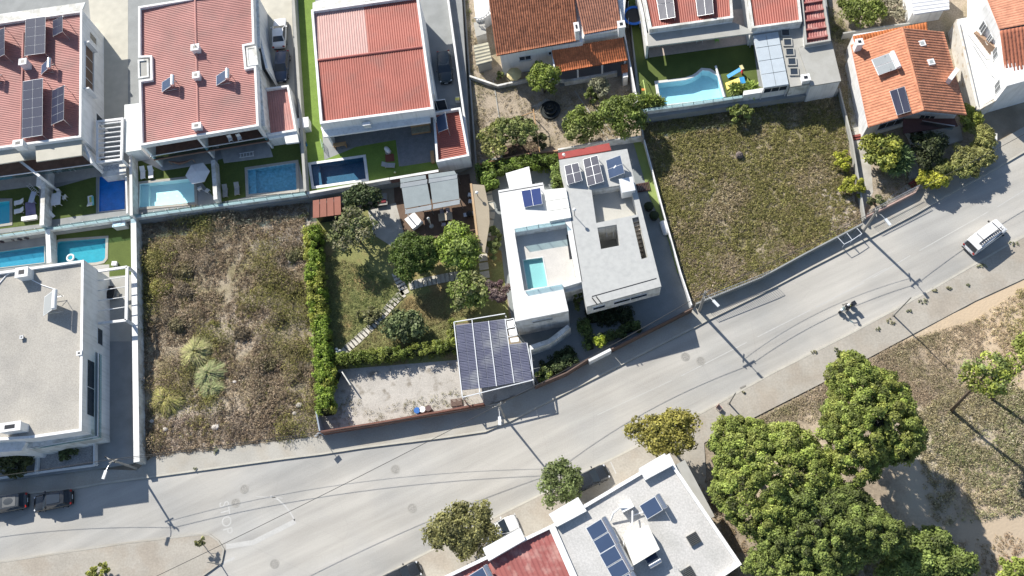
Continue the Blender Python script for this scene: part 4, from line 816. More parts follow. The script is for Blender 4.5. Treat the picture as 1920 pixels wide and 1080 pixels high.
# ---------------------------------------------------------------- solar equipment
def pv(px4, zs, nu, nv, label, group='roof solar arrays', cells=None, legs=True, zroof=None, cat='solar array', name='solar_array', hide=None):
    Q = [W(p[0], p[1], z) for p, z in zip(px4, zs)]; c = sum(Q)/4; zb = zroof if zroof is not None else min(zs)-.15
    t = thing(name, (c[0], c[1], zb), label, cat, group)
    bl = lambda u, v: lerp(lerp(Q[0], Q[1], u), lerp(Q[3], Q[2], u), v)
    MB().slab([bl(-.004, -.004), bl(1.004, -.004), bl(1.004, 1.004), bl(-.004, 1.004)], .05).out('frame', m_alu, t)
    up = np.array([0, 0, .02])
    for i in range(nu):
        for j in range(nv):
            e = .022/np.linalg.norm(Q[1]-Q[0]); f = .022/np.linalg.norm(Q[3]-Q[0])
            MB().slab([bl(i/nu+e, j/nv+f)+up, bl((i+1)/nu-e, j/nv+f)+up, bl((i+1)/nu-e, (j+1)/nv-f)+up, bl(i/nu+e, (j+1)/nv-f)+up], .03).out('solar_panel', cells or m_pv, t)
    if legs:
        for p in Q:
            if p[2]-.1 > zb+.15: mb = MB(); mb.box((p[0], p[1], (p[2]-.06+zb)/2), (.06, .06, p[2]-.06-zb)); mb.out('leg', m_metal, t)
    return t
def arr(x0, y0, x1, y1, sk, dz=(.25, 1.0), z=6.5): # corners from left/right edges; right edge raised
    return [(x0, y0), (x1, y0-sk), (x1-(1 if y1-y0 > 50 else 0), y1-sk), (x0-(2 if y1-y0 > 50 else 0), y1)], [z+dz[0], z+dz[1], z+dz[1], z+dz[0]]
p, z = arr(48, 36, 85, 104, 5); pv(p, z, 2, 4, 'upper large array of eight panels on the top left roof', zroof=6.35)
p, z = arr(43, 153, 80, 259, 6); pv(p, z, 2, 6, 'long array of twelve panels on the top left roof, below the small roof boxes', zroof=6.35)
p, z = arr(99, 39, 117, 68, 9, (.2, 1.7)); pv(p, z, 1, 2, 'small steep array of two panels at the top right of the top left roof', zroof=6.35)
p, z = arr(98, 170, 120, 234, 10, (.2, 1.8)); pv(p, z, 2, 4, 'steep narrow array of eight panels near the right edge of the top left roof', zroof=6.35)
p, z = arr(-14, 62, 8, 112, 10, (.2, 1.7)); pv(p, z, 2, 4, 'steep array cut by the left edge of the photo on the top left roof', zroof=6.35)
pv([(1228, -20), (1260, -24), (1266, 32), (1237, 37)], [5.3, 5.9, 5.9, 5.3], 2, 2, 'left one of two dark arrays on the modern house with pinkish patio', zroof=5.1)
pv([(1301, -30), (1333, -35), (1338, 25), (1308, 30)], [5.3, 5.9, 5.9, 5.3], 2, 2, 'right one of two dark arrays on the modern house with pinkish patio', zroof=5.1)
pv([(1668, 171), (1696, 162), (1708, 208), (1682, 216)], [5.6, 6.0, 6.0, 5.6], 2, 1, 'pair of dark panels near the lower edge of the orange gable roof', zroof=5.0, legs=False)
pv([(1058, 311), (1084, 305), (1092, 338), (1064, 346)], [5.6, 6.1, 6.1, 5.6], 2, 2, 'four panel array on the left of the villa roof', zroof=5.3)
pv([(1093, 299), (1120, 291), (1132, 340), (1102, 349)], [5.6, 6.2, 6.2, 5.6], 2, 3, 'six panel array in the middle of the villa roof', zroof=5.3)
pv([(1136, 301), (1163, 291), (1171, 324), (1142, 335)], [5.5, 6.8, 6.8, 5.5], 1, 2, 'blue thermal collector pair at the right end of the villa roof', zroof=5.3, cells=m_coll)
pv([(977, 358), (1013, 352), (1017, 382), (983, 389)], [5.5, 5.9, 5.9, 5.5], 2, 1, 'two bright blue collectors on the white villa block with the plunge pool', zroof=5.3, cells=mat('blue_collector', (.025, .045, .15), .2, .1))
pv([(817, 221), (835, 211), (840, 241), (822, 248)], [4.1, 5.2, 5.2, 4.1], 1, 1, 'single steep collector with a pale tank on the small red annex roof', zroof=3.5, cells=m_coll, cat='solar collector')
def heater(px, py, z, rz, label, L_=2.0, Wd=1.5, tk=m_tank, n=1, rise=.9, low=False, cm=None):
    """local x points to the high (tank) side"""
    t = thing('solar_water_heater', W(px, py, z), label, 'solar water heater', 'roof water heaters', rz)
    w_ = Wd/n
    for k in range(n):
        y0 = -Wd/2+k*w_; q = [(-L_*.6, y0+.03, .12), (L_*.25, y0+.03, .12+rise), (L_*.25, y0+w_-.03, .12+rise), (-L_*.6, y0+w_-.03, .12)]
        f = MB().slab([np.array(p) for p in q], .07).out('collector_frame', m_alu, t, local=True)
        qi = [lerp(np.array(p), sum(np.array(r) for r in q)/4, .07)+[0, 0, .012] for p in q]; MB().slab(qi, .02).out('collector', cm or m_coll, t, local=True)
    mb = MB(); x = L_*.25+.28; zt = .12+rise+.12; mb.tube([(x, -Wd*.5, zt), (x, -Wd*.47, zt), (x, Wd*.47, zt), (x, Wd*.5, zt)], [.18, .28, .28, .18], 14); mb.out('tank', tk, t, smooth=False, local=True)
    mb = MB()
    for y in (-Wd*.4, Wd*.4): mb.tube([(x, y, 0), (x, y, zt-.2)], .03, 5); mb.tube([(-L_*.5, y, .05), (x+.1, y, .05)], .03, 5); mb.tube([(x+.1, y, 0.02), (-.1, y, .6)], .025, 5)
    mb.out('stand', m_metal, t, local=True); return t
heater(68, 172, 6.45, A9, 'roof water heater with a grey tank left of the right edge of the top left roof') if False else None
heater(92, 130, 6.4, A9, 'water heater with upright pale tank between the arrays of the top left roof', 1.6, 1.5)
heater(-8, 150, 6.4, A9, 'water heater cut off by the left edge of the photo on the top left roof', 1.8, 1.5)
heater(320, 162, 6.5, A9, 'water heater on the left half of the second pink red roof', 1.8, 1.5)
heater(422, 150, 6.5, A9, 'water heater on the right half of the second pink red roof', 1.8, 1.5)
heater(104, 572, 6.6, A9, 'white water heater in the middle of the gravel roof at the left', 2.2, 2.4, m_wtank, 1, 1.4, cm=mat('pale_collector', (.30, .32, .33), .3, .05))
heater(1662, 122, 5.55, rad(15), 'large white tanked water heater on the orange gable roof', 2.4, 2.3, m_wtank, 2, .5, cm=mat('pale_collector', (.30, .32, .33), .3, .05))  # paler collector colour imitates the reflection on its glass
heater(836, 232, 3.6, A9, 'pale tank behind the steep collector on the small red annex roof', .4, 1.6, m_wtank, 1, .9) if False else None
# carport with solar panels
h = thing('solar_carport', W(925, 665, 0), 'white framed carport roofed with rows of solar panels, beside the gravel yard', 'carport')
zc_ = 3.0; TL, TR, BL, BR = W(854, 610, zc_), W(947, 598, zc_), W(866, 732, zc_), W(1001, 711, zc_)
NB = 4; xt = [(854, 610), (885, 606), (916, 602), (947, 598)]; xb = [(866, 732), (900, 728), (931, 724), (963, 718)]
m_cpv = mat('carport_cell', (.12, .125, .18), .3, .1, fine=0, spec=.5, col2=(.27, .28, .30), c2sc=.32, c2lo=.50, c2hi=.68)  # pale blotches in the cell colour imitate whitish reflections
def lines(Q, nu, nv):
    bl = lambda u, v: lerp(lerp(Q[0], Q[1], u), lerp(Q[3], Q[2], u), v)
    for i in range(nu):
        for j in range(nv):
            u0, u1, v0, v1 = (i+.03)/nu, (i+.97)/nu, (j+.02)/nv, (j+.98)/nv
            mb = MB(); rows = 6
            for r in range(rows):
                a_, b_ = v0+(v1-v0)*(r+.08)/rows, v0+(v1-v0)*(r+.80)/rows
                mb.slab([bl(u0, a_), bl(u1, a_), bl(u1, b_), bl(u0, b_)], .04)
            mb.out('solar_panel', m_cpv, h)
for k in range(3): lines([W(*xt[k], zc_), W(*xt[k+1], zc_), W(*xb[k+1], zc_), W(*xb[k], zc_)], 2, 7)
lines([W(954, 646, zc_), W(987, 642, zc_), W(998, 713, zc_), W(964, 718, zc_)], 2, 4)
fb = mat('backing_grey', (.22, .23, .28), .6, .04)
mb = MB()
for k in range(3): mb.slab([W(*xt[k], 2.94), W(*xt[k+1], 2.94), W(*xb[k+1], 2.94), W(*xb[k], 2.94)], .03)
mb.slab([W(954, 646, 2.94), W(987, 642, 2.94), W(998, 713, 2.94), W(964, 718, 2.94)], .03); mb.out('backing', fb, h)
for a, b in (((851, 604), (867, 745)), ((885, 600), (900, 740)), ((916, 602), (931, 724)), ((947, 598), (964, 718)), ((988, 643), (1001, 712)), ((851, 604), (947, 588)), ((867, 745), (1001, 712)), ((994, 650), (1001, 712)), ((948, 600), (963, 597)), ((950, 616), (968, 612)), ((952, 632), (970, 628)), ((963, 597), (970, 628))):
    p, q_ = W(*a, 3.04), W(*b, 3.04); mb = MB(); mb.box((*((p+q_)/2)[:2], 3.02), (np.linalg.norm(p-q_), .09, .14), ang(p, q_)); mb.out('beam', m_alu, h)
for x, y in ((852, 606), (867, 743), (999, 711), (900, 738), (948, 592)): c = W(x, y, 3); mb = MB(); mb.box((c[0], c[1], 1.45), (.13, .13, 2.9)); mb.out('post', m_white, h)
for a in ((950, 602, 963, 614), (953, 618, 968, 629), (956, 634, 972, 642)): prism('white_panel', XY([(a[0], a[1]), (a[2], a[1]-2), (a[2]+1, a[3]-2), (a[0]+2, a[3])], 2.98), 2.93, 2.98, m_wtank, h)
# grey awning pair
h = thing('awning', W(805, 360, 0), 'grey retractable awning of two broad fabric sheets over the garden seating', 'awning')
m_aw = mat('awning_fabric', (.25, .285, .295), .8, .05, 1.5)
for q in ([(752, 345), (800, 337), (808, 382), (759, 391)], [(805, 336), (857, 327), (861, 373), (811, 381)]):
    MB().slab(q3(q, [3.0, 3.0, 2.7, 2.7]), .04).out('fabric', m_aw, h)
for a, b, zz in (((751, 344), (801, 336), 3.08), ((804, 335), (857, 326), 3.08), ((760, 393), (809, 384), 2.75), ((812, 383), (862, 374), 2.75)):
    p, q_ = W(*a, zz), W(*b, zz); MB().slab([p, q_, q_+[0, -.55, -.1], p+[0, -.55, -.1]], .06).out('valance', mat('awning_edge', (.32, .345, .36), .7), h)
MB().slab(q3([(750, 335), (798, 328), (799, 335), (751, 343)], 3.1), .05).out('fabric', m_aw, h); MB().slab(q3([(803, 327), (852, 320), (856, 327), (804, 335)], 3.1), .05).out('fabric', m_aw, h)
for x, y in ((756, 343), (857, 326), (760, 392), (862, 373), (806, 384)): c = W(x, y, 2.7); mb = MB(); mb.box((c[0], c[1], 1.33), (.1, .1, 2.6)); mb.out('post', m_metal, h)
h = thing('red_roofed_shed', W(613, 390, 0), 'small shed with a brick red roof at the corner of the scrub lot', 'shed')
for k in range(4):
    q = q3([(586, 376), (639, 368), (640, 402), (586, 409)], [2.6, 2.6, 2.3, 2.3]); u0, u1 = k/4+.012, (k+1)/4-.012; MB().slab([lerp(q[0], q[1], u0), lerp(q[0], q[1], u1), lerp(q[3], q[2], u1), lerp(q[3], q[2], u0)], .05).out('roof_strip', mat('brick_sheet', (.30, .12, .085), .7, .06, 1), h)
prism('wall', XY([(590, 380), (636, 373), (636, 398), (590, 404)], 2.2), 0, 2.2, m_dark, h)
h = thing('slab_screen', W(900, 410, 0), 'long tan sloping roof slab with a round lamp between the awning garden and the villa', 'roof slab')
m_tan = mat('tan_gravel', (.31, .265, .20), .9, .06, .8, .1); prism('roof', XY([(884, 345), (908, 347), (917, 390), (918, 418), (909, 474), (899, 470)], 2.8), 2.6, 2.8, m_tan, h)
prism('edge', strip_xy(XY([(883, 344), (898, 471)], 2.85), .25), 2.55, 2.86, mat('wood_edge', (.42, .29, .17), .8, .08), h); prism('wall', XY([(890, 352), (903, 354), (910, 410), (903, 455)], 2.6), 0, 2.6, m_conc, h)
# ================================================================ H9 gravel roofed house at the left
P9 = [(-200, 538), (157, 487), (152, 808), (60, 818), (50, 802), (-200, 822)]
m_grav = mat('roof_gravel', (.365, .345, .31), .95, .06, .25, .14, fsc=7, col2=(.31, .295, .27), c2sc=.3, c2lo=.45, c2hi=.7)
h = house('gravel_roofed_house', 'large house at the left edge with a flat beige gravel roof', [(-100, 520), (157, 487), (152, 808), (-100, 830)], 6.6)
px_ = [(-200, 537), (157, 487), (153, 808), (56, 822), (-200, 838)]; ox = XY(px_, 6.6); prism('parapet', ox, 5.9, 6.6, m_white, h, holes=[offset(orient(ox), .3)]); prism('roof', offset(orient(ox), .3), 6.0, 6.25, m_grav, h); prism('wall', offset(ox, .01), zl, 5.95, m_white, h)
a, b = np.array(ox[1]), np.array(ox[2])
win(h, a, b, .36, .46, 2.2, 3.4, out=1, mull=0, sill=False)
prism('lower_wing', XY([(152, 640), (160, 640), (168, 815), (60, 838), (-60, 850), (-60, 838), (56, 822), (153, 808)], 5.0), zl, 4.6, m_white2, h)
fr = XY([(155, 645), (184, 660), (182, 818), (60, 838), (20, 825)], 4.2); 
prism('balcony', XY([(155, 648), (184, 662), (183, 818), (58, 840), (54, 826), (154, 810)], 4.0), 3.6, 3.8, m_conc2, h)
rail(h, XY([(184, 662), (183, 818), (58, 840)], 4.6), 3.8, 4.6)
win(h, a, b, .58, .9, 4.0, 5.6, out=1, mull=1, sill=False)
prism('side_block', XY([(-60, 806), (34, 800), (48, 830), (40, 845), (-60, 852)], 5.2), zl, 5.2, m_white, h)
chimney(h, 40, 510, 7.6, 1.4, 1.1, 6.1); chimney(h, 18, 800, 7.9, 2.3, .9, 6.1); chimney(h, 40, 632, 6.6, .3, .3, 6.2, m_metal) ; chimney(h, 148, 662, 6.7, .5, .4, 6.2)
mb = MB(); mb.tube([W(28, 506, 6.3), W(12, 516, 6.3), W(0, 530, 6.3), W(-20, 560, 6.3)], .08, 6); mb.tube([W(60, 525, 6.3), W(80, 535, 6.3), W(105, 543, 6.3)], .06, 6); mb.out('roof_pipe', m_wtank, h)
h = thing('white_pergola', W(215, 550, .5), 'white pergola frame with thin crossbars over a patio right of the gravel roof', 'pergola')
zp = 3.6
for a, b in (((183, 508), (238, 500)), ((238, 500), (236, 600)), ((184, 606), (236, 600))):
    p, q_ = W(*a, zp), W(*b, zp); mb = MB(); mb.box((*((p+q_)/2)[:2], zp-.12), (np.linalg.norm(p-q_), .3 if a[0] != 238 else .34, .24), ang(p, q_)); mb.out('beam', m_white, h)
for y in (524, 543, 562, 581): p, q_ = W(183, y+2, zp), W(236, y-6, zp); mb = MB(); mb.box((*((p+q_)/2)[:2], zp-.06), (np.linalg.norm(p-q_), .07, .1), ang(p, q_)); mb.out('crossbar', m_white, h)
for x, y in ((238, 500), (236, 600)): c = W(x, y, zp); mb = MB(); mb.box((c[0], c[1], (zp-.24+.5)/2), (.28, .28, zp-.74)); mb.out('post', m_white, h)
# front garden of H9
wall([(-60, 905), (40, 890), (175, 872)], .0, .9, .2, m_white, 'low white front wall of the gravel roofed house beside the parked cars'); wall([(176, 818), (176, 872)], .5, 1.2, .2, m_white, 'low white side wall of the dry shrub bed in front of the gravel roofed house'); wall([(70, 835), (66, 888)], .5, 1.1, .25, m_white, 'low white wall between dark bush and shrub bed in front of the gravel roofed house')
st(sheet('flower_bed', XY([(78, 838), (172, 826), (172, 868), (76, 884)], .52), .53, mat('pale_gravel', (.36, .35, .34), .95, .1, 1, .3, fsc=8)))
# ================================================================ apartment building and red row at the bottom
m_grav2 = mat('white_gravel', (.47, .46, .445), .95, .06, .25, .14, fsc=6, col2=(.40, .395, .38), c2sc=.3, c2lo=.45, c2hi=.7)
PA = [(1033, 988), (1252, 858), (1290, 872), (1390, 1058), (1350, 1080), (1500, 1250), (1180, 1400)]
h = house('apartment_building', 'apartment building with a flat white gravel roof and many roof collectors at the bottom', PA[:5], 6.6)
px_ = [(1033, 984), (1100, 943), (1210, 878), (1255, 850), (1270, 880), (1391, 1058), (1352, 1085), (1450, 1250), (1180, 1320)]; ox = XY(px_, 6.6)
prism('parapet', ox, 5.9, 6.6, m_white, h, holes=[offset(orient(ox), .34)]); prism('roof', offset(orient(ox), .34), 6.0, 6.3, m_grav2, h); prism('wall', offset(ox, .01), 0, 5.95, m_white, h)
for px_ in ([(1029, 964), (1084, 932), (1100, 958), (1044, 988)], [(1198, 878), (1246, 850), (1262, 872), (1210, 900)]):
    prism('roof_block', XY(px_, 6.95), 5.5, 6.95, m_white, h)
prism('side_terrace', XY([(1266, 872), (1284, 862), (1340, 968), (1319, 980)], 6.0), 5.2, 6.0, m_conc, h)
facade(h, ox, ((1.0, 2.4), (3.9, 5.3)))
prism('stair_tower', XY([(1167, 1004), (1215, 984), (1237, 1030), (1188, 1060)], 7.9), 6.3, 7.9, mat('tower_white', (.74, .72, .66), .8, .06, 1), h)
for x, y, lab in ((1300, 1011, 'square dark roof vent grille on the white gravel roof, right of the roof collectors'), (1290, 1075, 'dark roof vent grille cut off by the bottom edge of the photo')):
    t = thing('roof_vent', W(x, y, 6.3), lab, 'vent', 'roof vents', rad(30)); mb = MB(); mb.box((0, 0, .1), (1.15, 1.15, .2)); mb.out('curb', m_conc, t, local=True)
    for k in range(7): mb = MB(); mb.box((0, -.48+.16*k, .26), (1.1, .07, .12)); mb.out('slat', mat('slat_dark', (.08, .08, .075), .7), t, local=True)
boxthing('roof_vent_box', 1174, 950, 6.3, (1.2, .8, .9), rad(28), m_wtank, 'white vent box with a curved pipe on the white gravel roof', 'vent box')
AR = rad(30)
def pair(x, y, z, lab, n=2, Wd=2.9): return heater(x, y, z, AR, lab, 2.1, Wd, m_tank, n, .75)
pair(1132, 1003, 6.35, 'upper double collector with steel tank on the white gravel roof'); pair(1158, 1053, 6.35, 'middle double collector with steel tank, below the upper double one'); pair(1184, 1106, 6.35, 'lowest double collector with its tank at the bottom edge of the photo')
pair(1226, 950, 6.35, 'single collector with steel tank nearest the top right of the white gravel roof', 1, 1.6)
heater(1222, 1048, 6.35, rad(-60), 'small collector standing behind the white stair tower', .9, 1.4, m_tank, 1, .5)
mb = MB(); mb.tube([W(1145, 976, 6.6), W(1150, 962, 7.1), W(1162, 952, 7.4), W(1176, 952, 7.2)], .09, 8); mb.tube([W(1186, 958, 7.1), W(1186, 980, 7.4), W(1172, 1002, 7.0), W(1168, 1030, 6.6)], .08, 8); mb.tube([W(1188, 966, 6.6), W(1206, 960, 6.6)], .06, 6); mb.tube([W(1144, 990, 6.8), W(1158, 1022, 6.8)], .1, 6); mb.tube([W(1168, 1050, 6.8), W(1184, 1080, 6.8)], .1, 6); t = mb.out('insulated_pipe', m_wtank, None); tag(t, 'white insulated roof pipes linking the collectors and the stair tower', 'pipe')
h = thing('tv_antenna', W(1272, 1068, 6.3), 'thin television antenna on the white gravel roof near the bottom edge', 'antenna'); mb = MB(); mb.tube([(0, 0, 0), (0, 0, 1.9)], .03, 6); mb.out('mast', m_metal, h, local=True); mb = MB(); mb.tube([(-.6, -.1, 1.8), (.6, .1, 1.8)], .02, 5)
for k in range(6): mb.tube([(-.5+.2*k, -.35, 1.8), (-.5+.2*k, .35, 1.8)], .012, 4)
mb.out('aerial', m_metal, h, local=True)
PR = [(800, 1085), (1030, 985), (1070, 1080), (1130, 1250), (700, 1300), (640, 1180)]
h = house('red_roofed_row_house', 'row house with worn dark red ribbed roof at the bottom edge', [(810, 1080), (1030, 988), (1070, 1080)], 6.6)
px_ = [(640, 1172), (940, 1010), (1031, 988-2), (1100, 1150), (1150, 1260), (760, 1400)]; px_ = [(600, 1192), (905, 1030), (1034, 986), (1150, 1262), (740, 1420)]
px_ = [(640, 1168), (800, 1082), (905, 1030), (1033, 984), (1182, 1322), (800, 1420)]; ox = XY([(620, 1182), (1033, 984), (1180, 1320), (780, 1480)], 6.5)
prism('parapet', ox, 5.9, 6.5, m_white, h, holes=[offset(orient(ox), .32)]); prism('wall', offset(ox, .01), 0, 5.95, m_white, h)
facade(h, ox, ((1.0, 2.4), (3.9, 5.3)))
I = offset(orient(ox), .32); a = roofquad(I, 6.1)
a = [np.array([*p, 6.12]) for p in (I if False else [lerp(np.array(offset(orient(ox), .32)[0]), np.array(offset(orient(ox), .32)[0]), 0)]*4)] if False else None
oi = [np.array(p) for p in offset(orient(ox), .32)]
oi.sort(key=lambda p: math.atan2(p[1]-np.mean([q[1] for q in oi]), p[0]-np.mean([q[0] for q in oi])))
corrugated('roof', [np.array([*p, 6.12]) for p in oi], .42, .05, m_redD, h, 'v')
prism('roof_block', XY([(905, 1028), (975, 990), (985, 1012), (916, 1052)], 6.9), 5.5, 6.9, m_white, h)
heater(905, 1082, 6.2, AR, 'collector with steel tank cut off by the bottom edge on the dark red row roof', 2.1, 1.6, m_tank, 1, .7)
# ================================================================ vegetation
def leaf_quads(C, N, size, asp=1.6, bend=0.0, g=rng):
    """C centres (n,3), N normals -> quads"""
    n = len(C); N = N/np.linalg.norm(N, axis=1, keepdims=True); r = g.normal(size=(n, 3)); U = np.cross(N, r); U /= np.linalg.norm(U, axis=1, keepdims=True)+1e-9
    Vv = np.cross(N, U); s = size*(.7+.6*g.random((n, 1))); a = U*s*asp*.5; b = Vv*s*.5
    V = np.stack([C-a, C-b*.9, C+a, C+b*.9], 1).reshape(-1, 3); Fq = np.arange(4*n).reshape(n, 4); return V, Fq
def crown_pts(c, r, ncl, nlf, rc, g, flat=.75, low=-.35, shell=.55):
    c = np.array(c, float); r = np.array(r if hasattr(r, '__len__') else (r, r, r*flat), float)
    dd = g.normal(size=(ncl*3, 3)); dd /= np.linalg.norm(dd, axis=1, keepdims=True); dd = dd[dd[:, 2] > low][:ncl]
    m_ = g.random(len(dd)) < .56; a_ = g.random(len(dd))*6.2832; r_ = np.sqrt(g.random(len(dd))); dd = np.where(m_[:, None], np.stack([r_*np.cos(a_), r_*np.sin(a_), np.sqrt(1-r_**2)*(.5+.6*g.random(len(dd)))], 1), dd)
    lob = 1+.12*np.sin(3*np.arctan2(dd[:, 1], dd[:, 0])+g.random()*6)+.09*np.sin(5*np.arctan2(dd[:, 1], dd[:, 0])+g.random()*6)
    rad_ = np.where(m_, 1.0, shell+(1-shell)*g.random(len(dd))**.6)*lob
    cc = c+dd*rad_[:, None]*r
    k = len(cc); rcs = rc*(.6+.8*g.random(k))
    ci = np.repeat(np.arange(k), nlf); e = g.normal(size=(len(ci), 3)); e /= np.linalg.norm(e, axis=1, keepdims=True); e[:, 2] = np.abs(e[:, 2])*1.0-.25*g.random(len(ci))
    P = cc[ci]+e*(rcs[ci]*(.55+.45*g.random(len(ci))))[:, None]*np.array([1, 1, .75])
    N = e+g.normal(size=e.shape)*.55+np.array([0, 0, .35])
    return P, N, ci, cc, e
def tree(px, py, zc_, r, label, col, name='tree', cat='tree', group=None, ncl=60, nlf=60, rc=None, leaf=.22, seed=1, flat=.75, col2=None, trunk=None, base=None, z0=0., shell=.55, low=-.35, asp=1.6, tr=.14, var=.22):
    g = np.random.default_rng(seed); c = W(px, py, zc_); b = np.array(c) if base is None else W(base[0], base[1], z0); b[2] = z0
    t = thing(name, b, label, cat, group); rr = r if hasattr(r, '__len__') else (r, r, r*flat); rc = rc or min(rr[:2])*.28; rr = tuple(max(v*.5, v-.62*rc) for v in rr)
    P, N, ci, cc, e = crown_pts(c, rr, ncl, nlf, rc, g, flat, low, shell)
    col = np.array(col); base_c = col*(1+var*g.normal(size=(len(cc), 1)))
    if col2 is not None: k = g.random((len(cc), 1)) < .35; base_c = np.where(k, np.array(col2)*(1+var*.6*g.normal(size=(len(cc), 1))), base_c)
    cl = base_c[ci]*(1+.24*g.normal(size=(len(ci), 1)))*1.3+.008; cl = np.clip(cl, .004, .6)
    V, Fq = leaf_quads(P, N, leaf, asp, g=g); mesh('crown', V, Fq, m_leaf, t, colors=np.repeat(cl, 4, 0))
    mb = MB(); top = np.array(c)+[0, 0, -.15*rr[2]]; mb.tube([b, lerp(b, top, .5)+g.normal(size=3)*.08, top], [tr*1.2, tr, tr*.6], 8)
    for k in range(7):
        q = cc[g.integers(len(cc))]; s = lerp(b, top, .45+.5*g.random()); mb.tube([s, lerp(s, q, .5)+g.normal(size=3)*.12, q], [tr*.5, tr*.33, tr*.12], 5)
    mb.out('trunk', m_bark, t, smooth=True); return t
G1 = (.115, .15, .028); G2 = (.15, .165, .045); GD = (.045, .075, .018); GO = (.14, .135, .05)
tree(665, 436, 3.2, (3.0, 2.9, 2.2), 'loose silvery green tree right of the upper part of the tall hedge', (.13, .15, .055), ncl=70, nlf=55, seed=2, leaf=.2, col2=(.17, .16, .09))
tree(777, 480, 2.8, (3.0, 2.9, 2.4), 'dense dark green round tree in the middle of the villa garden', (.07, .105, .018), ncl=170, nlf=110, seed=3, leaf=.16, shell=.85, rc=.6, var=.14)
tree(858, 466, 2.6, (2.7, 3.0, 2.0), 'bright green citrus tree right of the dark round tree', (.16, .215, .035), ncl=110, nlf=80, seed=4, leaf=.22, col2=(.19, .24, .06))
tree(882, 545, 2.4, (2.6, 2.5, 1.6), 'light green tree below the bright citrus tree, near the purple leaved tree', (.14, .18, .04), ncl=60, nlf=60, seed=5, leaf=.24, col2=(.19, .2, .08))
tree(760, 608, 1.5, (2.6, 2.3, 1.4), 'low grey green fig shrub between the stone path and the long hedge', (.10, .125, .05), ncl=60, nlf=70, seed=6, leaf=.24)
tree(692, 588, .5, (1.7, 1.2, .5), 'small sprawling dry shrub beside the stone path', (.13, .13, .055), name='shrub', cat='shrub', ncl=24, nlf=40, seed=66, leaf=.16)
tree(934, 545, 2.6, (1.6, 1.5, 1.4), 'purple leaved plum tree beside the white villa block', (.10, .055, .06), ncl=40, nlf=60, seed=7, leaf=.16, col2=(.14, .10, .09))
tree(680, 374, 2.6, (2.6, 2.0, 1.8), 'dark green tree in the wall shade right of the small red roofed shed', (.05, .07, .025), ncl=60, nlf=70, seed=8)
tree(1019, 150, 2.8, (2.1, 2.3, 1.8), 'lemon green round tree in front of the terracotta house wall', (.16, .20, .035), ncl=60, nlf=75, seed=9, leaf=.2)
tree(1091, 238, 2.6, (2.6, 2.4, 1.9), 'green citrus tree in the middle of the dug garden', (.12, .15, .03), ncl=60, nlf=75, seed=10, leaf=.2, col2=(.17, .19, .06))
tree(1167, 218, 3.4, (3.2, 2.9, 2.2), 'large green citrus tree at the corner by the pool wall of the freeform pool', (.12, .155, .03), ncl=80, nlf=80, seed=11, leaf=.2)
tree(1125, 165, 1.8, (1.5, 1.6, 1.2), 'grey green olive like tree below the terracotta porch', (.19, .19, .12), ncl=36, nlf=50, seed=12, leaf=.16)
tree(1108, 180, 1.6, (.9, 1.4, 1.0), 'narrow leafy bush left of the grey green tree below the porch', (.15, .18, .05), ncl=20, nlf=50, seed=13, name='bush', cat='bush')
tree(925, 262, 2.4, (1.9, 2.8, .8), 'yellow green vine canopy at the left corner of the dug garden', (.21, .21, .07), name='vine', cat='vine', ncl=60, nlf=60, seed=14, leaf=.22, col2=(.15, .17, .04))
tree(968, 245, 2.8, (2.8, 2.0, 1.2), 'olive green tree over the wooden pergola in the dug garden', (.13, .15, .045), ncl=60, nlf=70, seed=15, leaf=.2)
tree(1012, 265, .9, (.9, 1.3, .7), 'small dark bush right of the vine pergola', (.08, .09, .035), name='bush', cat='bush', ncl=20, nlf=40, seed=16)
tree(1090, 290, .9, (.01, .01, .01), 'x', G1, ncl=2, nlf=2) if False else None
tree(938, 142, .5, (.7, .7, .5), 'small round bush at the bend of the white garden edging', (.14, .16, .05), name='bush', cat='bush', ncl=10, nlf=40, seed=17, leaf=.15)
tree(1655, 285, 2.4, (2.6, 2.4, 1.8), 'yellow green fruit tree in front of the orange tiled house', (.24, .25, .045), ncl=60, nlf=60, seed=18, leaf=.24, col2=(.17, .19, .04))
tree(1681, 300, 1.7, (1.5, 1.5, 1.1), 'small grey green palm like plant right of the yellow green fruit tree', (.13, .19, .075), ncl=22, nlf=60, seed=19, leaf=.4, asp=5, name='palm_plant', cat='plant')
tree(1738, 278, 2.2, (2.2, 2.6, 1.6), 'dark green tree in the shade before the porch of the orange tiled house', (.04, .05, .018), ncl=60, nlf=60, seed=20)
tree(1747, 336, 1.6, (1.8, 1.5, 1.1), 'bright yellow green shrub at the street corner gate of the orange tiled house', (.30, .30, .04), ncl=36, nlf=70, seed=21, name='shrub', cat='shrub')
for k, (x, y, zz, rx, ry, c_, lab) in enumerate(((1790, 316, 1.8, 1.7, 1.4, (.19, .20, .06), 'left section of the trailing hedge by the street corner, next to the bright yellow shrub'), (1822, 296, 2.0, 1.8, 1.5, (.20, .20, .07), 'middle section of the trailing hedge at the street corner'), (1840, 262, 1.9, 1.1, 2.0, (.22, .22, .07), 'upper bend of the trailing hedge at the street corner'), (1818, 222, 1.8, .9, 1.6, (.23, .25, .05), 'narrow yellow green hedge section at the east side of the orange tiled house'))):
    tree(x, y, zz, (rx*1.5, ry*1.15, 1.0), lab, c_, name='hedge_shrub', cat='hedge', ncl=80, nlf=50, seed=30+k, leaf=.14, rc=.38, asp=3, group='trailing street corner hedge', shell=.5)
tree(1580, 300, .9, (1.2, 1.4, .8), 'bright yellow shrub on the right edge of the green scrub lot, the upper of two', (.26, .27, .03), name='shrub', cat='shrub', ncl=24, nlf=60, seed=35, leaf=.18)
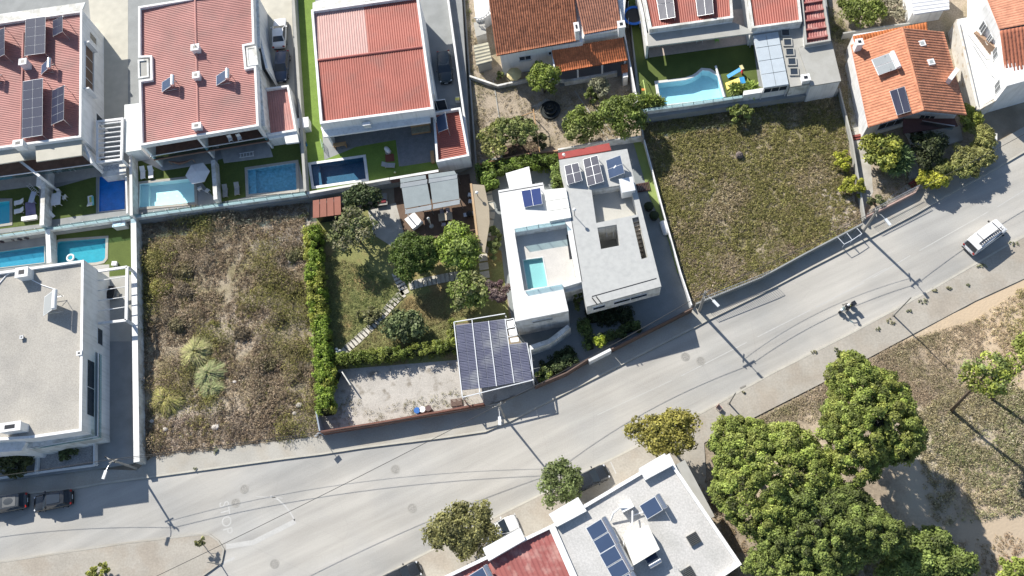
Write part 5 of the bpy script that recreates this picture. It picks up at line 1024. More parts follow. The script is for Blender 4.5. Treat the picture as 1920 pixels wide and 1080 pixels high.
tree(1598, 350, .9, (1.6, 1.5, .9), 'bright yellow shrub on the right edge of the green scrub lot, the lower of two', (.26, .27, .035), name='shrub', cat='shrub', ncl=30, nlf=70, seed=36, leaf=.18)
tree(1643, 376, .9, (1.2, .9, .6), 'small thin shrub inside the street wall of the orange tiled house', (.13, .14, .06), name='shrub', cat='shrub', ncl=14, nlf=40, seed=37)
tree(1615, 22, 2.0, (3.0, 2.3, 1.5), 'green tree above the orange tiled lean to roof at the top edge', (.14, .17, .035), ncl=60, nlf=80, seed=38, leaf=.2)
tree(1668, 18, .9, (2.0, 2.0, .8), 'dry sparse shrub at the top edge beside the green tree', (.24, .22, .15), ncl=30, nlf=40, seed=39, name='shrub', cat='shrub')
tree(1388, 212, 1.3, (1.5, 1.2, 1.2), 'small tree in the wall shade at the top of the green scrub lot', (.15, .18, .045), ncl=24, nlf=50, seed=40)
tree(872, 992, 4.2, (3.9, 3.1, 2.2), 'olive green street tree over the nearly hidden white car', (.155, .15, .055), ncl=120, nlf=90, seed=41, leaf=.2, base=(883, 1003), rc=.8)
tree(1050, 905, 4.0, (2.5, 2.6, 1.7), 'loose green street tree beside the dark car by the apartment building', (.12, .15, .05), ncl=60, nlf=70, seed=42, leaf=.2, base=(1052, 908))
tree(1248, 811, 4.6, (3.7, 2.6, 2.0), 'golden green street tree at the corner of the apartment building', (.22, .20, .045), ncl=100, nlf=80, seed=43, leaf=.2, base=(1247, 826), rc=.8)
tree(188, 1072, 1.2, (1.6, .9, .8), 'yellow green shrub on the bottom edge in the traffic island', (.24, .25, .06), name='shrub', cat='shrub', ncl=20, nlf=60, seed=44)
tree(375, 1017, 1.6, (.7, .6, .4), 'tiny young tree on the round end of the traffic island', (.2, .2, .09), ncl=8, nlf=26, seed=45, base=(384, 1024), tr=.04)
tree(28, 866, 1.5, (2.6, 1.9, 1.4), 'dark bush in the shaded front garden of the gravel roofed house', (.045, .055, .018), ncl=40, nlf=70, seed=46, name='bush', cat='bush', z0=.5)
tree(128, 848, 1.0, (1.2, 1.0, .6), 'round dark shrub in the pale gravel bed of the gravel roofed house', (.06, .08, .03), ncl=20, nlf=60, seed=47, name='shrub', cat='shrub', z0=.5)
tree(962, 435, 1.6, (.01, .01, .01), 'x', G1, ncl=2, nlf=2) if False else None
tree(926, 452, 1.3, (.9, 2.4, 1.0), 'tall leafy climber along the west wall of the white villa block', (.15, .18, .06), ncl=30, nlf=50, seed=48, name='climber', cat='climber')
# pines of the grove, each its own crown
PN = (.155, .19, .04)
tree(1440, 892, 7.5, (6.3, 6.0, 3.2), 'huge bright green pine nearest the apartment building corner', PN, name='pine_tree', cat='pine', group='pines of the grove', ncl=800, nlf=150, seed=50, leaf=.155, rc=.50, base=(1424, 905), tr=.3, col2=(.19, .215, .05), shell=.7, var=.36)
tree(1625, 785, 8.6, (4.9, 6.2, 3.8), 'tall bright green pine on the upper right of the grove, with the long shadow', PN, name='pine_tree', cat='pine', group='pines of the grove', ncl=740, nlf=150, seed=51, leaf=.155, rc=.50, base=(1592, 820), tr=.3, col2=(.20, .22, .05), shell=.65, var=.38)
tree(1548, 990, 7.4, (6.6, 4.8, 3.4), 'broad darker green pine in the centre of the grove', (.115, .145, .035), name='pine_tree', cat='pine', group='pines of the grove', ncl=800, nlf=150, seed=52, leaf=.155, rc=.50, base=(1510, 1000), tr=.3, shell=.7, var=.36)
tree(1500, 1075, 7.0, (5.4, 3.6, 2.6), 'bright pine cut off by the bottom edge below the grove centre', (.15, .185, .045), name='pine_tree', cat='pine', group='pines of the grove', ncl=300, nlf=130, seed=53, leaf=.155, rc=.50, base=(1475, 1080), tr=.3, shell=.7)
tree(1735, 1052, 4.5, (4.6, 3.0, 2.4), 'separate bright pine at the bottom edge right of the grove', (.14, .18, .045), name='pine_tree', cat='pine', group='pines of the grove', ncl=240, nlf=120, seed=54, leaf=.22, rc=.7, base=(1720, 1056), tr=.25)
tree(1850, 702, 9.5, (2.7, 2.3, 1.6), 'tall thin yellow green pine with a bare leaning trunk right of the grove', (.21, .24, .045), name='pine_tree', cat='pine', group='slender pines in the field', ncl=50, nlf=60, seed=55, leaf=.2, base=(1783, 771), tr=.16, col2=(.16, .2, .06))
tree(1930, 668, 9.5, (2.4, 2.4, 1.6), 'tall thin pine cut off by the right edge of the photo', (.2, .23, .05), name='pine_tree', cat='pine', group='slender pines in the field', ncl=40, nlf=60, seed=56, leaf=.2, base=(1858, 750), tr=.15)
tree(1905, 1075, 3.5, (2.0, 1.6, 1.4), 'small pine in the bottom right corner of the photo', (.2, .24, .05), name='pine_tree', cat='pine', ncl=30, nlf=60, seed=57, base=(1890, 1078))
tree(1812, 741, 7.0, (.01, .01, .01), 'x', G1, ncl=2, nlf=2) if False else None
# hedges
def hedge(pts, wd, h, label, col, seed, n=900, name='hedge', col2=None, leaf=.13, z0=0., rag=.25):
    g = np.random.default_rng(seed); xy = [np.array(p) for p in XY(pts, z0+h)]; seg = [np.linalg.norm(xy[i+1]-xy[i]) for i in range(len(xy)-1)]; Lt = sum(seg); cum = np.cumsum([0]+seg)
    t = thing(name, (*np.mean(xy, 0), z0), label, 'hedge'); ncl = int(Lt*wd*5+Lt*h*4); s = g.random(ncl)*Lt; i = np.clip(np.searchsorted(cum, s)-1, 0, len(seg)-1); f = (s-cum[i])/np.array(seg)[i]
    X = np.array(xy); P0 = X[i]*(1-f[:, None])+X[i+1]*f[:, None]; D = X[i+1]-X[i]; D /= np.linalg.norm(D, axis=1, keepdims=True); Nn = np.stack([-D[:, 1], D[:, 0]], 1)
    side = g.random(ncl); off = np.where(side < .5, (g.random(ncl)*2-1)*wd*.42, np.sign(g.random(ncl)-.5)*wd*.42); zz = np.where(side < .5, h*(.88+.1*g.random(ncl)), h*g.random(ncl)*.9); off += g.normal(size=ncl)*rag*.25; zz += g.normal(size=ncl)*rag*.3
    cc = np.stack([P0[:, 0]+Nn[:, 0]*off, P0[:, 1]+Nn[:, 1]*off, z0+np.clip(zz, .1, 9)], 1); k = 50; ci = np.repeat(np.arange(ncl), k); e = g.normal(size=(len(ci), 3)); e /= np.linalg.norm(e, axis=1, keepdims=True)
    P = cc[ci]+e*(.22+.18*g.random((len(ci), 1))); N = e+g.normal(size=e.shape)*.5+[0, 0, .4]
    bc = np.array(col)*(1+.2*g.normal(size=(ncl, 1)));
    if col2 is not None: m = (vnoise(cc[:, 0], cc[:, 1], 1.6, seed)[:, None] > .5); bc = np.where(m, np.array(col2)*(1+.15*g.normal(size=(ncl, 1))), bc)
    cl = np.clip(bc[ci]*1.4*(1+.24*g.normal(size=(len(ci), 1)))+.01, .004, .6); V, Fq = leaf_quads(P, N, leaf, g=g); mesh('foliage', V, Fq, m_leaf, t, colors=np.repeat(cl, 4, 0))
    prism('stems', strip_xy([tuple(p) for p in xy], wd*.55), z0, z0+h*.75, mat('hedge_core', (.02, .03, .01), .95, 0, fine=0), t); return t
hedge([(580, 418), (586, 500), (592, 580), (601, 660), (606, 770)], 1.9, 2.6, 'tall bright yellow green hedge along the right side of the brown scrub lot', (.22, .235, .04), 61, col2=(.15, .21, .025))
hedge([(604, 694), (628, 700)], 1.6, 2.2, 'short hedge piece sticking out of the tall hedge toward the gravel yard', (.22, .25, .035), 62)
hedge([(628, 674), (740, 660), (853, 645)], 1.3, 1.6, 'long low green hedge between the villa garden and the gravel yard', (.15, .175, .03), 63, col2=(.10, .13, .02))
hedge([(845, 600), (848, 640)], .8, 1.4, 'short hedge on the left side of the solar carport', (.14, .16, .03), 64)
hedge([(893, 318), (960, 306), (1045, 294)], 1.6, 1.9, 'dense creeper hedge behind the villa below the ochre wall', (.12, .17, .025), 65, col2=(.09, .13, .02))
hedge([(1040, 306), (1046, 345)], 1.1, 1.9, 'vertical piece of creeper hedge against the grey villa block', (.15, .20, .05), 66)
hedge([(905, 340), (930, 330)], 2.0, 2.2, 'broad leafy creeper at the top of the slab roof', (.11, .16, .025), 67, leaf=.24)
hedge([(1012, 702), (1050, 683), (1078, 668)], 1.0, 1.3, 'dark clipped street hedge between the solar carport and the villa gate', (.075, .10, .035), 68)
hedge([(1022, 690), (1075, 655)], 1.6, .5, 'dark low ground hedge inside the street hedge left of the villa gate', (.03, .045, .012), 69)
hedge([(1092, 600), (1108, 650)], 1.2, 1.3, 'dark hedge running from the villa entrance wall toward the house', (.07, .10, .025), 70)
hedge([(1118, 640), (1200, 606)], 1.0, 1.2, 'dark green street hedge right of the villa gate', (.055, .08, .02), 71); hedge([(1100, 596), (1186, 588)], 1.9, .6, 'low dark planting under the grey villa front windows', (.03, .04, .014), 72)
tree(1124, 640, 1.3, (.7, .8, .5), 'small bright lime shrub by the white entrance wall of the villa', (.28, .34, .04), name='shrub', cat='shrub', ncl=12, nlf=40, seed=73, leaf=.25)
tree(1020, 703, 1.1, (1.0, .8, .7), 'round light green shrub at the right foot of the solar carport', (.19, .23, .05), name='shrub', cat='shrub', ncl=18, nlf=60, seed=74, leaf=.15)
tree(1085, 562, 1.3, (.7, 1.6, .6), 'palm like planting in the gap between the two villa blocks', (.09, .11, .035), name='plant', cat='plant', ncl=16, nlf=40, seed=75)
for k, (x, y) in enumerate(((1214, 196), (1232, 195))): tree(x, y-4, 1.9, (.7, .6, .6), ('spiky potted plant at the left corner of the freeform pool', 'second spiky plant beside the left corner of the freeform pool')[k], (.2, .24, .06), name='potted_plant', cat='plant', ncl=8, nlf=26, seed=76+k, leaf=.4, asp=4, z0=ZF)
tree(1383, 166, 1.9, (.8, .7, .5), 'spiky plant beside the yellow toy slide', (.2, .24, .06), name='potted_plant', cat='plant', ncl=8, nlf=26, seed=79, leaf=.4, asp=4, z0=ZF); tree(1408, 166, 1.9, (.8, .7, .5), 'spiky plant at the foot of the translucent patio cover', (.2, .26, .06), name='potted_plant', cat='plant', ncl=8, nlf=26, seed=80, leaf=.4, asp=4, z0=ZF)
# pampas mounds on the brown scrub lot
def pampas(px, py, r, h, label, col, seed):
    g = np.random.default_rng(seed); c = W(px, py, h*.4); c[2] = .1; t = thing('pampas_grass', c, label, 'pampas grass', 'pampas grass mounds'); n = 4600
    a = g.random(n)*6.283; el = .1+g.random(n)**.6*1.4; Ln = r*(.6+.4*g.random(n))*(1+.09*np.sin(a*2+seed)+.05*np.sin(a*5+seed)); wd = .04
    V = []; k = 5
    for s in range(k):
        u = s/(k-1); rr_ = Ln*np.cos(el)*u*(1+.25*u); zz = h*1.25*np.sin(el)*u*(1-.45*u**1.5)*Ln/r-.25*u*u*np.cos(el)*h
        x = np.cos(a)*rr_; y = np.sin(a)*rr_; w2 = wd*(1-.8*u); V.append(np.stack([x-np.sin(a)*w2, y+np.cos(a)*w2, zz], 1)); V.append(np.stack([x+np.sin(a)*w2, y-np.cos(a)*w2, zz], 1))
    V = np.stack(V, 1); I = np.arange(n)[:, None]*2*k; Fq = np.concatenate([I+np.array([2*s, 2*s+2, 2*s+3, 2*s+1]) for s in range(k-1)], 0)
    cl = np.clip(np.where(g.random((n, 1)) < .22, np.array((.36, .30, .19)), np.array(col))*(1+.3*g.normal(size=(n, 1))), .01, .7); mesh('blades', V.reshape(-1, 3), Fq, m_tuft, t, colors=np.repeat(cl, 2*k, 0), local=True)
pampas(366, 660, 2.3, 1.9, 'pale grass mound, upper of the three touching pampas clumps', (.44, .44, .20), 81); pampas(391, 700, 2.0, 1.6, 'green grass mound in the middle of the three touching pampas clumps', (.35, .39, .19), 82); pampas(396, 727, 1.6, 1.3, 'grass mound, lowest of the three touching pampas clumps', (.35, .39, .19), 83); pampas(311, 748, 2.1, 1.6, 'separate yellow pampas mound near the long white wall', (.44, .42, .15), 84)
# ---------------------------------------------------------------- scrub (uncountable)
def scrub(name, poly, n, seed, pal, hmax=.35, leaf=.13, k=12, rc=.22, dens=None, z0=.02, big=0.0, avoid=None):
    g = np.random.default_rng(seed); P = np.array(poly); x = P[:, 0].min()+g.random(n*3)*(np.ptp(P[:, 0])); y = P[:, 1].min()+g.random(n*3)*(np.ptp(P[:, 1])); m = inpoly(x, y, poly); x, y = x[m][:n], y[m][:n]
    if dens: 
        v = vnoise(x, y, dens[0], seed+5)*.6+vnoise(x, y, dens[0]*.4, seed+6)*.4; m = v+.25*g.normal(size=len(v)) > dens[1]; x, y = x[m], y[m]
    nn = len(x); v1 = vnoise(x, y, 5.0, seed+1); v2 = vnoise(x, y, 2.2, seed+2); v3 = vnoise(x, y, 3.2, seed+3); hh = hmax*(.3+.9*v3+big*(v2 > .62)*1.2)
    pal = np.array(pal); idx = np.clip((v1*.65+v2*.35+.09*g.normal(size=nn))*len(pal)*1.25-.12*len(pal), 0, len(pal)-1.01); i0 = idx.astype(int); f = (idx-i0)[:, None]; bc = pal[i0]*(1-f)+pal[np.minimum(i0+1, len(pal)-1)]*f; bc = bc*(1+.18*g.normal(size=(nn, 1)))
    ci = np.repeat(np.arange(nn), k); e = g.normal(size=(len(ci), 3)); e /= np.linalg.norm(e, axis=1, keepdims=True); e[:, 2] = np.abs(e[:, 2]); rcs = rc*(.6+.9*g.random(nn))*(1+big*(v2 > .62))
    C = np.stack([x, y, np.full(nn, z0)+.05], 1)[ci]+e*rcs[ci][:, None]*np.array([1, 1, 0])+np.stack([0*x, 0*x, hh], 1)[ci]*e[:, 2:3]*(.4+.6*g.random((len(ci), 1)))+[0, 0, .06]
    N = e+g.normal(size=e.shape)*.7+[0, 0, .3]; V, Fq = leaf_quads(C, N, leaf, 4.2, g=g); cl = np.clip(bc[ci]*1.2*(1+.32*g.normal(size=(len(ci), 1))), .01, .7)
    o = mesh(name, V, Fq, m_tuft, None, colors=np.repeat(cl, 4, 0)); return tag(o, kind='stuff')
straw = (.37, .30, .215); dryb = (.25, .19, .15); olive = (.165, .155, .05); ol2 = (.13, .135, .035); grn = (.15, .18, .05); gol = (.26, .24, .085)
tag(scrub('scrub_grass', lot1, 13000, 90, [(.17, .165, .05), (.30, .235, .165), (.36, .29, .21), (.19, .14, .095), (.30, .235, .16), (.22, .165, .115), (.14, .11, .07), (.27, .24, .09), (.15, .145, .045)], .7, .06, 19, .27, big=1.2, dens=(2.6, .34)), 'dry brown and olive scrub growing over the left empty lot', 'scrub')
tag(scrub('scrub_grass', lot2, 14000, 91, [(.33, .27, .18), (.25, .205, .105), (.19, .175, .065), (.215, .20, .075), (.175, .165, .06), (.24, .195, .105), (.33, .27, .18)], .36, .06, 17, .23, dens=(3.0, .14)), 'olive green scrub growing over the right empty lot', 'scrub')
st2 = XY([(1262, 420), (1300, 400), (1400, 490), (1610, 400), (1600, 330), (1614, 422), (1506, 478), (1304, 562), (1290, 520)])
tag(scrub('straw_grass', st2, 1500, 92, [straw, (.33, .27, .20), dryb], .25, .055, 16, .28), 'pale straw grass along the street edge of the right empty lot', 'dry grass')
tag(scrub('straw_grass', XY([(275, 790), (430, 770), (590, 740), (598, 815), (286, 852)]), 1500, 93, [straw, (.33, .27, .22), dryb, (.3, .25, .2)], .3, .055, 16, .28), 'pale straw grass along the street edge of the left empty lot', 'dry grass')
f2 = XY([(1335, 832), (1544, 720), (1690, 642), (1835, 600), (1850, 720), (1760, 790), (1700, 740), (1600, 760), (1500, 800), (1400, 830)])
tag(scrub('field_grass', f2, 9000, 94, [(.35, .28, .20), (.31, .24, .17), (.34, .27, .19), (.28, .235, .15), (.24, .22, .12)], .10, .045, 11, .22, dens=(4, .46)), 'short brown and green grass in the field above the pines', 'grass')
f3 = XY([(1690, 790), (1850, 700), (1930, 740), (1930, 960), (1750, 990), (1720, 850)])
tag(scrub('field_grass', f3, 8000, 95, [(.20, .20, .09), (.36, .31, .22), (.27, .235, .12), (.34, .29, .2), (.17, .19, .07), (.36, .31, .22)], .35, .06, 16, .3, dens=(2.2, .56)), 'patchy green and pale grass right of the pine shadow', 'grass')
f4 = XY([(1250, 1000), (1340, 860), (1420, 1080), (1900, 1000), (2000, 1100), (1400, 1200)])
tag(scrub('field_grass', f4, 4000, 96, [(.24, .15, .09), (.27, .19, .12), (.17, .15, .07)], .12, .05, 12, .2, dens=(4, .5)), 'brown leaf litter and grass under the pines', 'grass')
f5 = XY([(1830, 600), (2000, 480), (2100, 700), (1900, 760), (1860, 690)])
tag(scrub('field_grass', f5, 3500, 97, [(.42, .32, .2), (.28, .26, .1), (.40, .31, .2)], .15, .05, 12, .2, dens=(3, .62)), 'sparse straw grass on the sandy slope by the right edge', 'grass')
tag(scrub('lawn_grass', XY([(614, 480), (690, 500), (745, 540), (755, 560), (640, 655), (620, 660)]), 2200, 98, [(.27, .22, .12), (.20, .21, .09), (.18, .21, .08)], .06, .04, 9, .2), 'short patchy lawn left of the stone path in the villa garden', 'grass')
tag(scrub('lawn_grass', XY([(760, 560), (860, 535), (900, 585), (852, 600), (850, 635), (650, 668)]), 2200, 99, [(.28, .22, .12), (.19, .2, .08), (.25, .21, .11)], .06, .04, 9, .2), 'short patchy lawn right of the stone path in the villa garden', 'grass')
for k, (x, y, r) in enumerate(((1671, 603, .9), (1731, 565, .8), (1646, 617, .5), (1778, 541, .6), (1842, 500, .9), (1900, 457, .8), (1526, 660, .5), (1568, 655, .6), (1705, 583, .5), (1753, 545, .5), (405, 845, .9), (366, 879, .3), (1395, 735, .35), (1815, 535, .4))):
    tree(x, y, .2, (r*.75, r*.5, .18), ['grey green weed clump on the pavement seam by the thin bare pole', 'upright green weed tuft on the upper pavement below the white van', 'small flat weed beside the larger grey clump on the seam', 'low brown weed tuft below the road near the van', 'yellow weed patch below the white van', 'weed clump on the kerb at the right of the white van', 'small kerb weed below the motorcycle to the left', 'pale kerb weed tuft below the motorcycle', 'orange dry weed right of the grey clump on the seam', 'flat kerb weed between the pole and the van', 'yellow green weed on the pavement below the brown scrub lot', 'small weed on the kerb line below the brown scrub lot', 'tiny green weed on the pavement above the pines', 'tiny single weed on the pavement near the sandy slope'][k], (.19, .20, .12) if k % 3 else (.24, .23, .14), name='weed', cat='weed', group='weeds along the street pavement', ncl=9, nlf=16, seed=100+k, leaf=.09, tr=.02)

bgp = XY([(895, 150), (1060, 160), (1190, 160), (1195, 250), (895, 298)])
tag(scrub('dry_weeds', bgp, 2600, 121, [(.30, .24, .17), (.22, .19, .10), (.34, .28, .2), (.2, .19, .09)], .12, .045, 10, .2, dens=(2.2, .52)), 'thin dry weeds and litter on the dug back garden soil', 'weeds')
tag(scrub('dry_weeds', XY([(866, 0), (885, 0), (905, 140), (912, 300), (893, 300)]), 500, 122, [(.2, .19, .09), (.16, .18, .06), (.3, .25, .17)], .2, .05, 12, .2, dens=(1.5, .45)), 'weeds in the narrow alley beside the back garden', 'weeds')
tag(scrub('dry_weeds', XY([(1545, 0), (1595, 60), (1600, 240), (1585, 300), (1575, 150)]), 900, 123, [(.2, .19, .09), (.17, .19, .06), (.36, .3, .2)], .25, .05, 12, .25, dens=(1.5, .4)), 'weeds and dry litter between the grey annex and the orange tiled house', 'weeds')
tag(scrub('dry_weeds', XY([(1640, 320), (1700, 300), (1716, 350), (1650, 392)]), 300, 124, [(.3, .25, .18), (.2, .18, .1)], .1, .04, 10, .2), 'dry litter in the front yard of the orange tiled house', 'weeds')
tag(scrub('dry_weeds', XY([(640, 745), (720, 760), (860, 730), (900, 755), (720, 790), (620, 800)]), 500, 125, [(.24, .2, .12), (.2, .19, .1)], .08, .04, 10, .2, dens=(1.6, .5)), 'thin weeds and leaves on the gravel yard by the rust brown wall', 'weeds')
# ================================================================ poles, cables, vehicles
m_pole = mat('pole_concrete', (.30, .29, .27), .85, .08)
m_cable = mat('cable_black', (.05, .05, .05), .6)
def lamp_pole(px, py, h, label, arm=None, cross=None, name='street_pole', lampc=m_alu, r=.14, cat='street pole', wood=False):
    b = W(px, py, 0); t = thing(name, b, label, cat, 'street poles')
    mb = MB(); mb.tube([(0, 0, 0), (0, 0, h)], [r, r*.65], 8); mb.out('pole', m_pole, t, local=True)
    if arm:
        a, l = arm; d_ = np.array([math.cos(a), math.sin(a)]); mb = MB(); mb.tube([(0, 0, h-.8), (*(d_*l*.5), h-.25), (*(d_*l), h-.1)], .045, 6); mb.out('lamp_arm', m_metal, t, local=True)
        mb = MB(); mb.box((*(d_*(l+.35)), h-.1), (.9, .3, .14), a); o = mb.out('lamp_head', lampc, t, local=True)
        mb = MB(); mb.box((*(d_*(l+.4)), h-.18), (.5, .22, .04), a); mb.out('lamp_glass', m_wtank, o, local=True)
    if cross is not None:
        mb = MB(); mb.box((0, 0, h-.25), (1.5, .1, .12), cross); mb.box((0, 0, h-.9), (1.0, .08, .1), cross+.9); mb.out('crossarm', m_pole, t, local=True)
        for s in (-.6, 0, .6): mb = MB(); mb.cyl((math.cos(cross)*s, math.sin(cross)*s, h-.2), .06, .22, 8); mb.out('insulator', m_rubber, t, local=True)
    return t
HP = 6.4
lamp_pole(258, 879, HP, 'concrete street pole with lamp arm in the shade at the lower left house corner', (rad(-100), 1.3), rad(-25))
lamp_pole(946, 782, HP, 'street pole with lamp arm and crossarm below the solar carport', (rad(-85), 1.4), rad(25))
lamp_pole(1311, 583, HP, 'lattice topped street pole with pale lamp at the left corner of the green scrub lot', (rad(-50), 1.3), rad(30), r=.2)
lamp_pole(1617, 436, HP, 'dark wooden street pole with lamp at the right corner of the green scrub lot', (rad(-60), 1.4), rad(40), r=.18)
def plain_pole(px, py, h, label, r=.09): 
    b = W(px, py, .1); t = thing('plain_pole', b, label, 'pole', 'thin plain poles'); mb = MB(); mb.tube([(0, 0, 0), (0, 0, h)], [r, r*.7], 8); mb.out('pole', m_pole, t, local=True); mb = MB(); mb.cyl((0, 0, 0), r*2.2, .06, 10); mb.out('base_plate', m_metal, t, local=True)
plain_pole(1675, 592, 6.2, 'thin bare pole on the upper pavement below the motorcycle road'); plain_pole(1367, 757, 5.2, 'thin bare pole on the pavement left of the pines'); plain_pole(413, 1058, 3.6, 'thin sign pole at the round tip of the traffic island', .06)
def cable(a, b, za, zb, sag, label, r=.03):
    p, q = W(*a, 0), W(*b, 0); p[2] = za; q[2] = zb; pts = []
    for k in range(17): u = k/16; c = lerp(p, q, u); c[2] -= sag*4*u*(1-u); pts.append(c)
    mb = MB(); mb.tube(pts, r, 4); o = mb.out('overhead_cable', m_cable, None); tag(o, label, 'cable', 'overhead street cables')
cable((258, 879), (946, 782), 6.3, 6.3, 1.0, 'overhead cable from the lower left house corner pole to the pole below the carport')
cable((258, 879), (946, 782), 5.6, 5.6, 1.2, 'lower overhead cable from the lower left pole to the pole below the carport', .022)
cable((946, 782), (1311, 583), 6.3, 6.3, .8, 'overhead cable along the villa street hedge between two poles'); cable((1311, 583), (1617, 436), 6.3, 6.3, .7, 'overhead cable in front of the green scrub lot'); cable((1311, 583), (1617, 436), 5.6, 5.6, .8, 'lower overhead cable in front of the green scrub lot', .022)
cable((1617, 436), (2150, 150), 6.3, 6.3, 1.2, 'overhead cable from the pole at the orange tiled house to the right edge'); cable((-300, 950), (258, 879), 6.3, 6.3, 1.2, 'overhead cable from the left edge to the lower left pole')
cable((946, 782), (120, 1190), 6.2, 6.2, 1.4, 'overhead cable crossing the road diagonally to the bottom left')
# street signs
def sign(px, py, h, rz, label, sz=(.6, .4), z0=0.):
    t = thing('street_sign', W(px, py, z0), label, 'street sign', None, rz); mb = MB(); mb.tube([(0, 0, 0), (0, 0, h)], .035, 6); mb.out('post', m_metal, t, local=True); mb = MB(); mb.box((0, 0, h-.2), (sz[0], .03, sz[1])); mb.out('sign_plate', m_wtank, t, local=True)
sign(606, 822, 2.5, rad(45), 'thin sign post at the lower left corner of the gravel yard wall', (.7, .5)); sign(192, 873, 1.6, rad(-20), 'small white sign beside the lower left street pole')
# lattice fence panels shadows: railings along the pavement in front of the green lot
def street_rail(pts, label, step=.22, h=1.0, posts=True):
    xy = [np.array(p) for p in XY(pts, .5)]; t = thing('street_railing', (*xy[0], 1.2), label, 'railing', 'street railings')
    for i in range(len(xy)-1):
        a, b = xy[i], xy[i+1]; Ln = np.linalg.norm(b-a); rz = ang(a, b); mb = MB(); mb.box((*((a+b)/2), 1.2+h), (Ln, .05, .05), rz); mb.box((*((a+b)/2), 1.35), (Ln, .04, .04), rz); mb.out('rail', m_metal, t)
        mb = MB(); n = int(Ln/step)
        for k in range(n+1): p = lerp(a, b, k/n); mb.box((p[0], p[1], 1.2+h/2), (.03, .03, h))
        mb.out('baluster', m_metal, t)
street_rail([(1316, 567), (1425, 524), (1440, 517)], 'thin metal railing on the street wall of the green scrub lot, left stretch'); street_rail([(1622, 407), (1716, 359)], 'thin metal railing on the pinkish street wall of the orange tiled house')
# low frames by the scrub lot corner
t = thing('barrier', W(1590, 445, .1), 'two low metal frames standing on the pavement left of the wooden street pole', 'barrier')
for a, b in (((1571, 445), (1583, 458)), ((1583, 458), (1598, 450)), ((1598, 450), (1588, 437)), ((1598, 450), (1616, 438)), ((1616, 438), (1607, 428))):
    p, q = W(*a, 1.2), W(*b, 1.2); mb = MB(); mb.tube([[p[0], p[1], .1], p, q, [q[0], q[1], .1]], .04, 5); mb.out('tube_frame', m_alu, t)
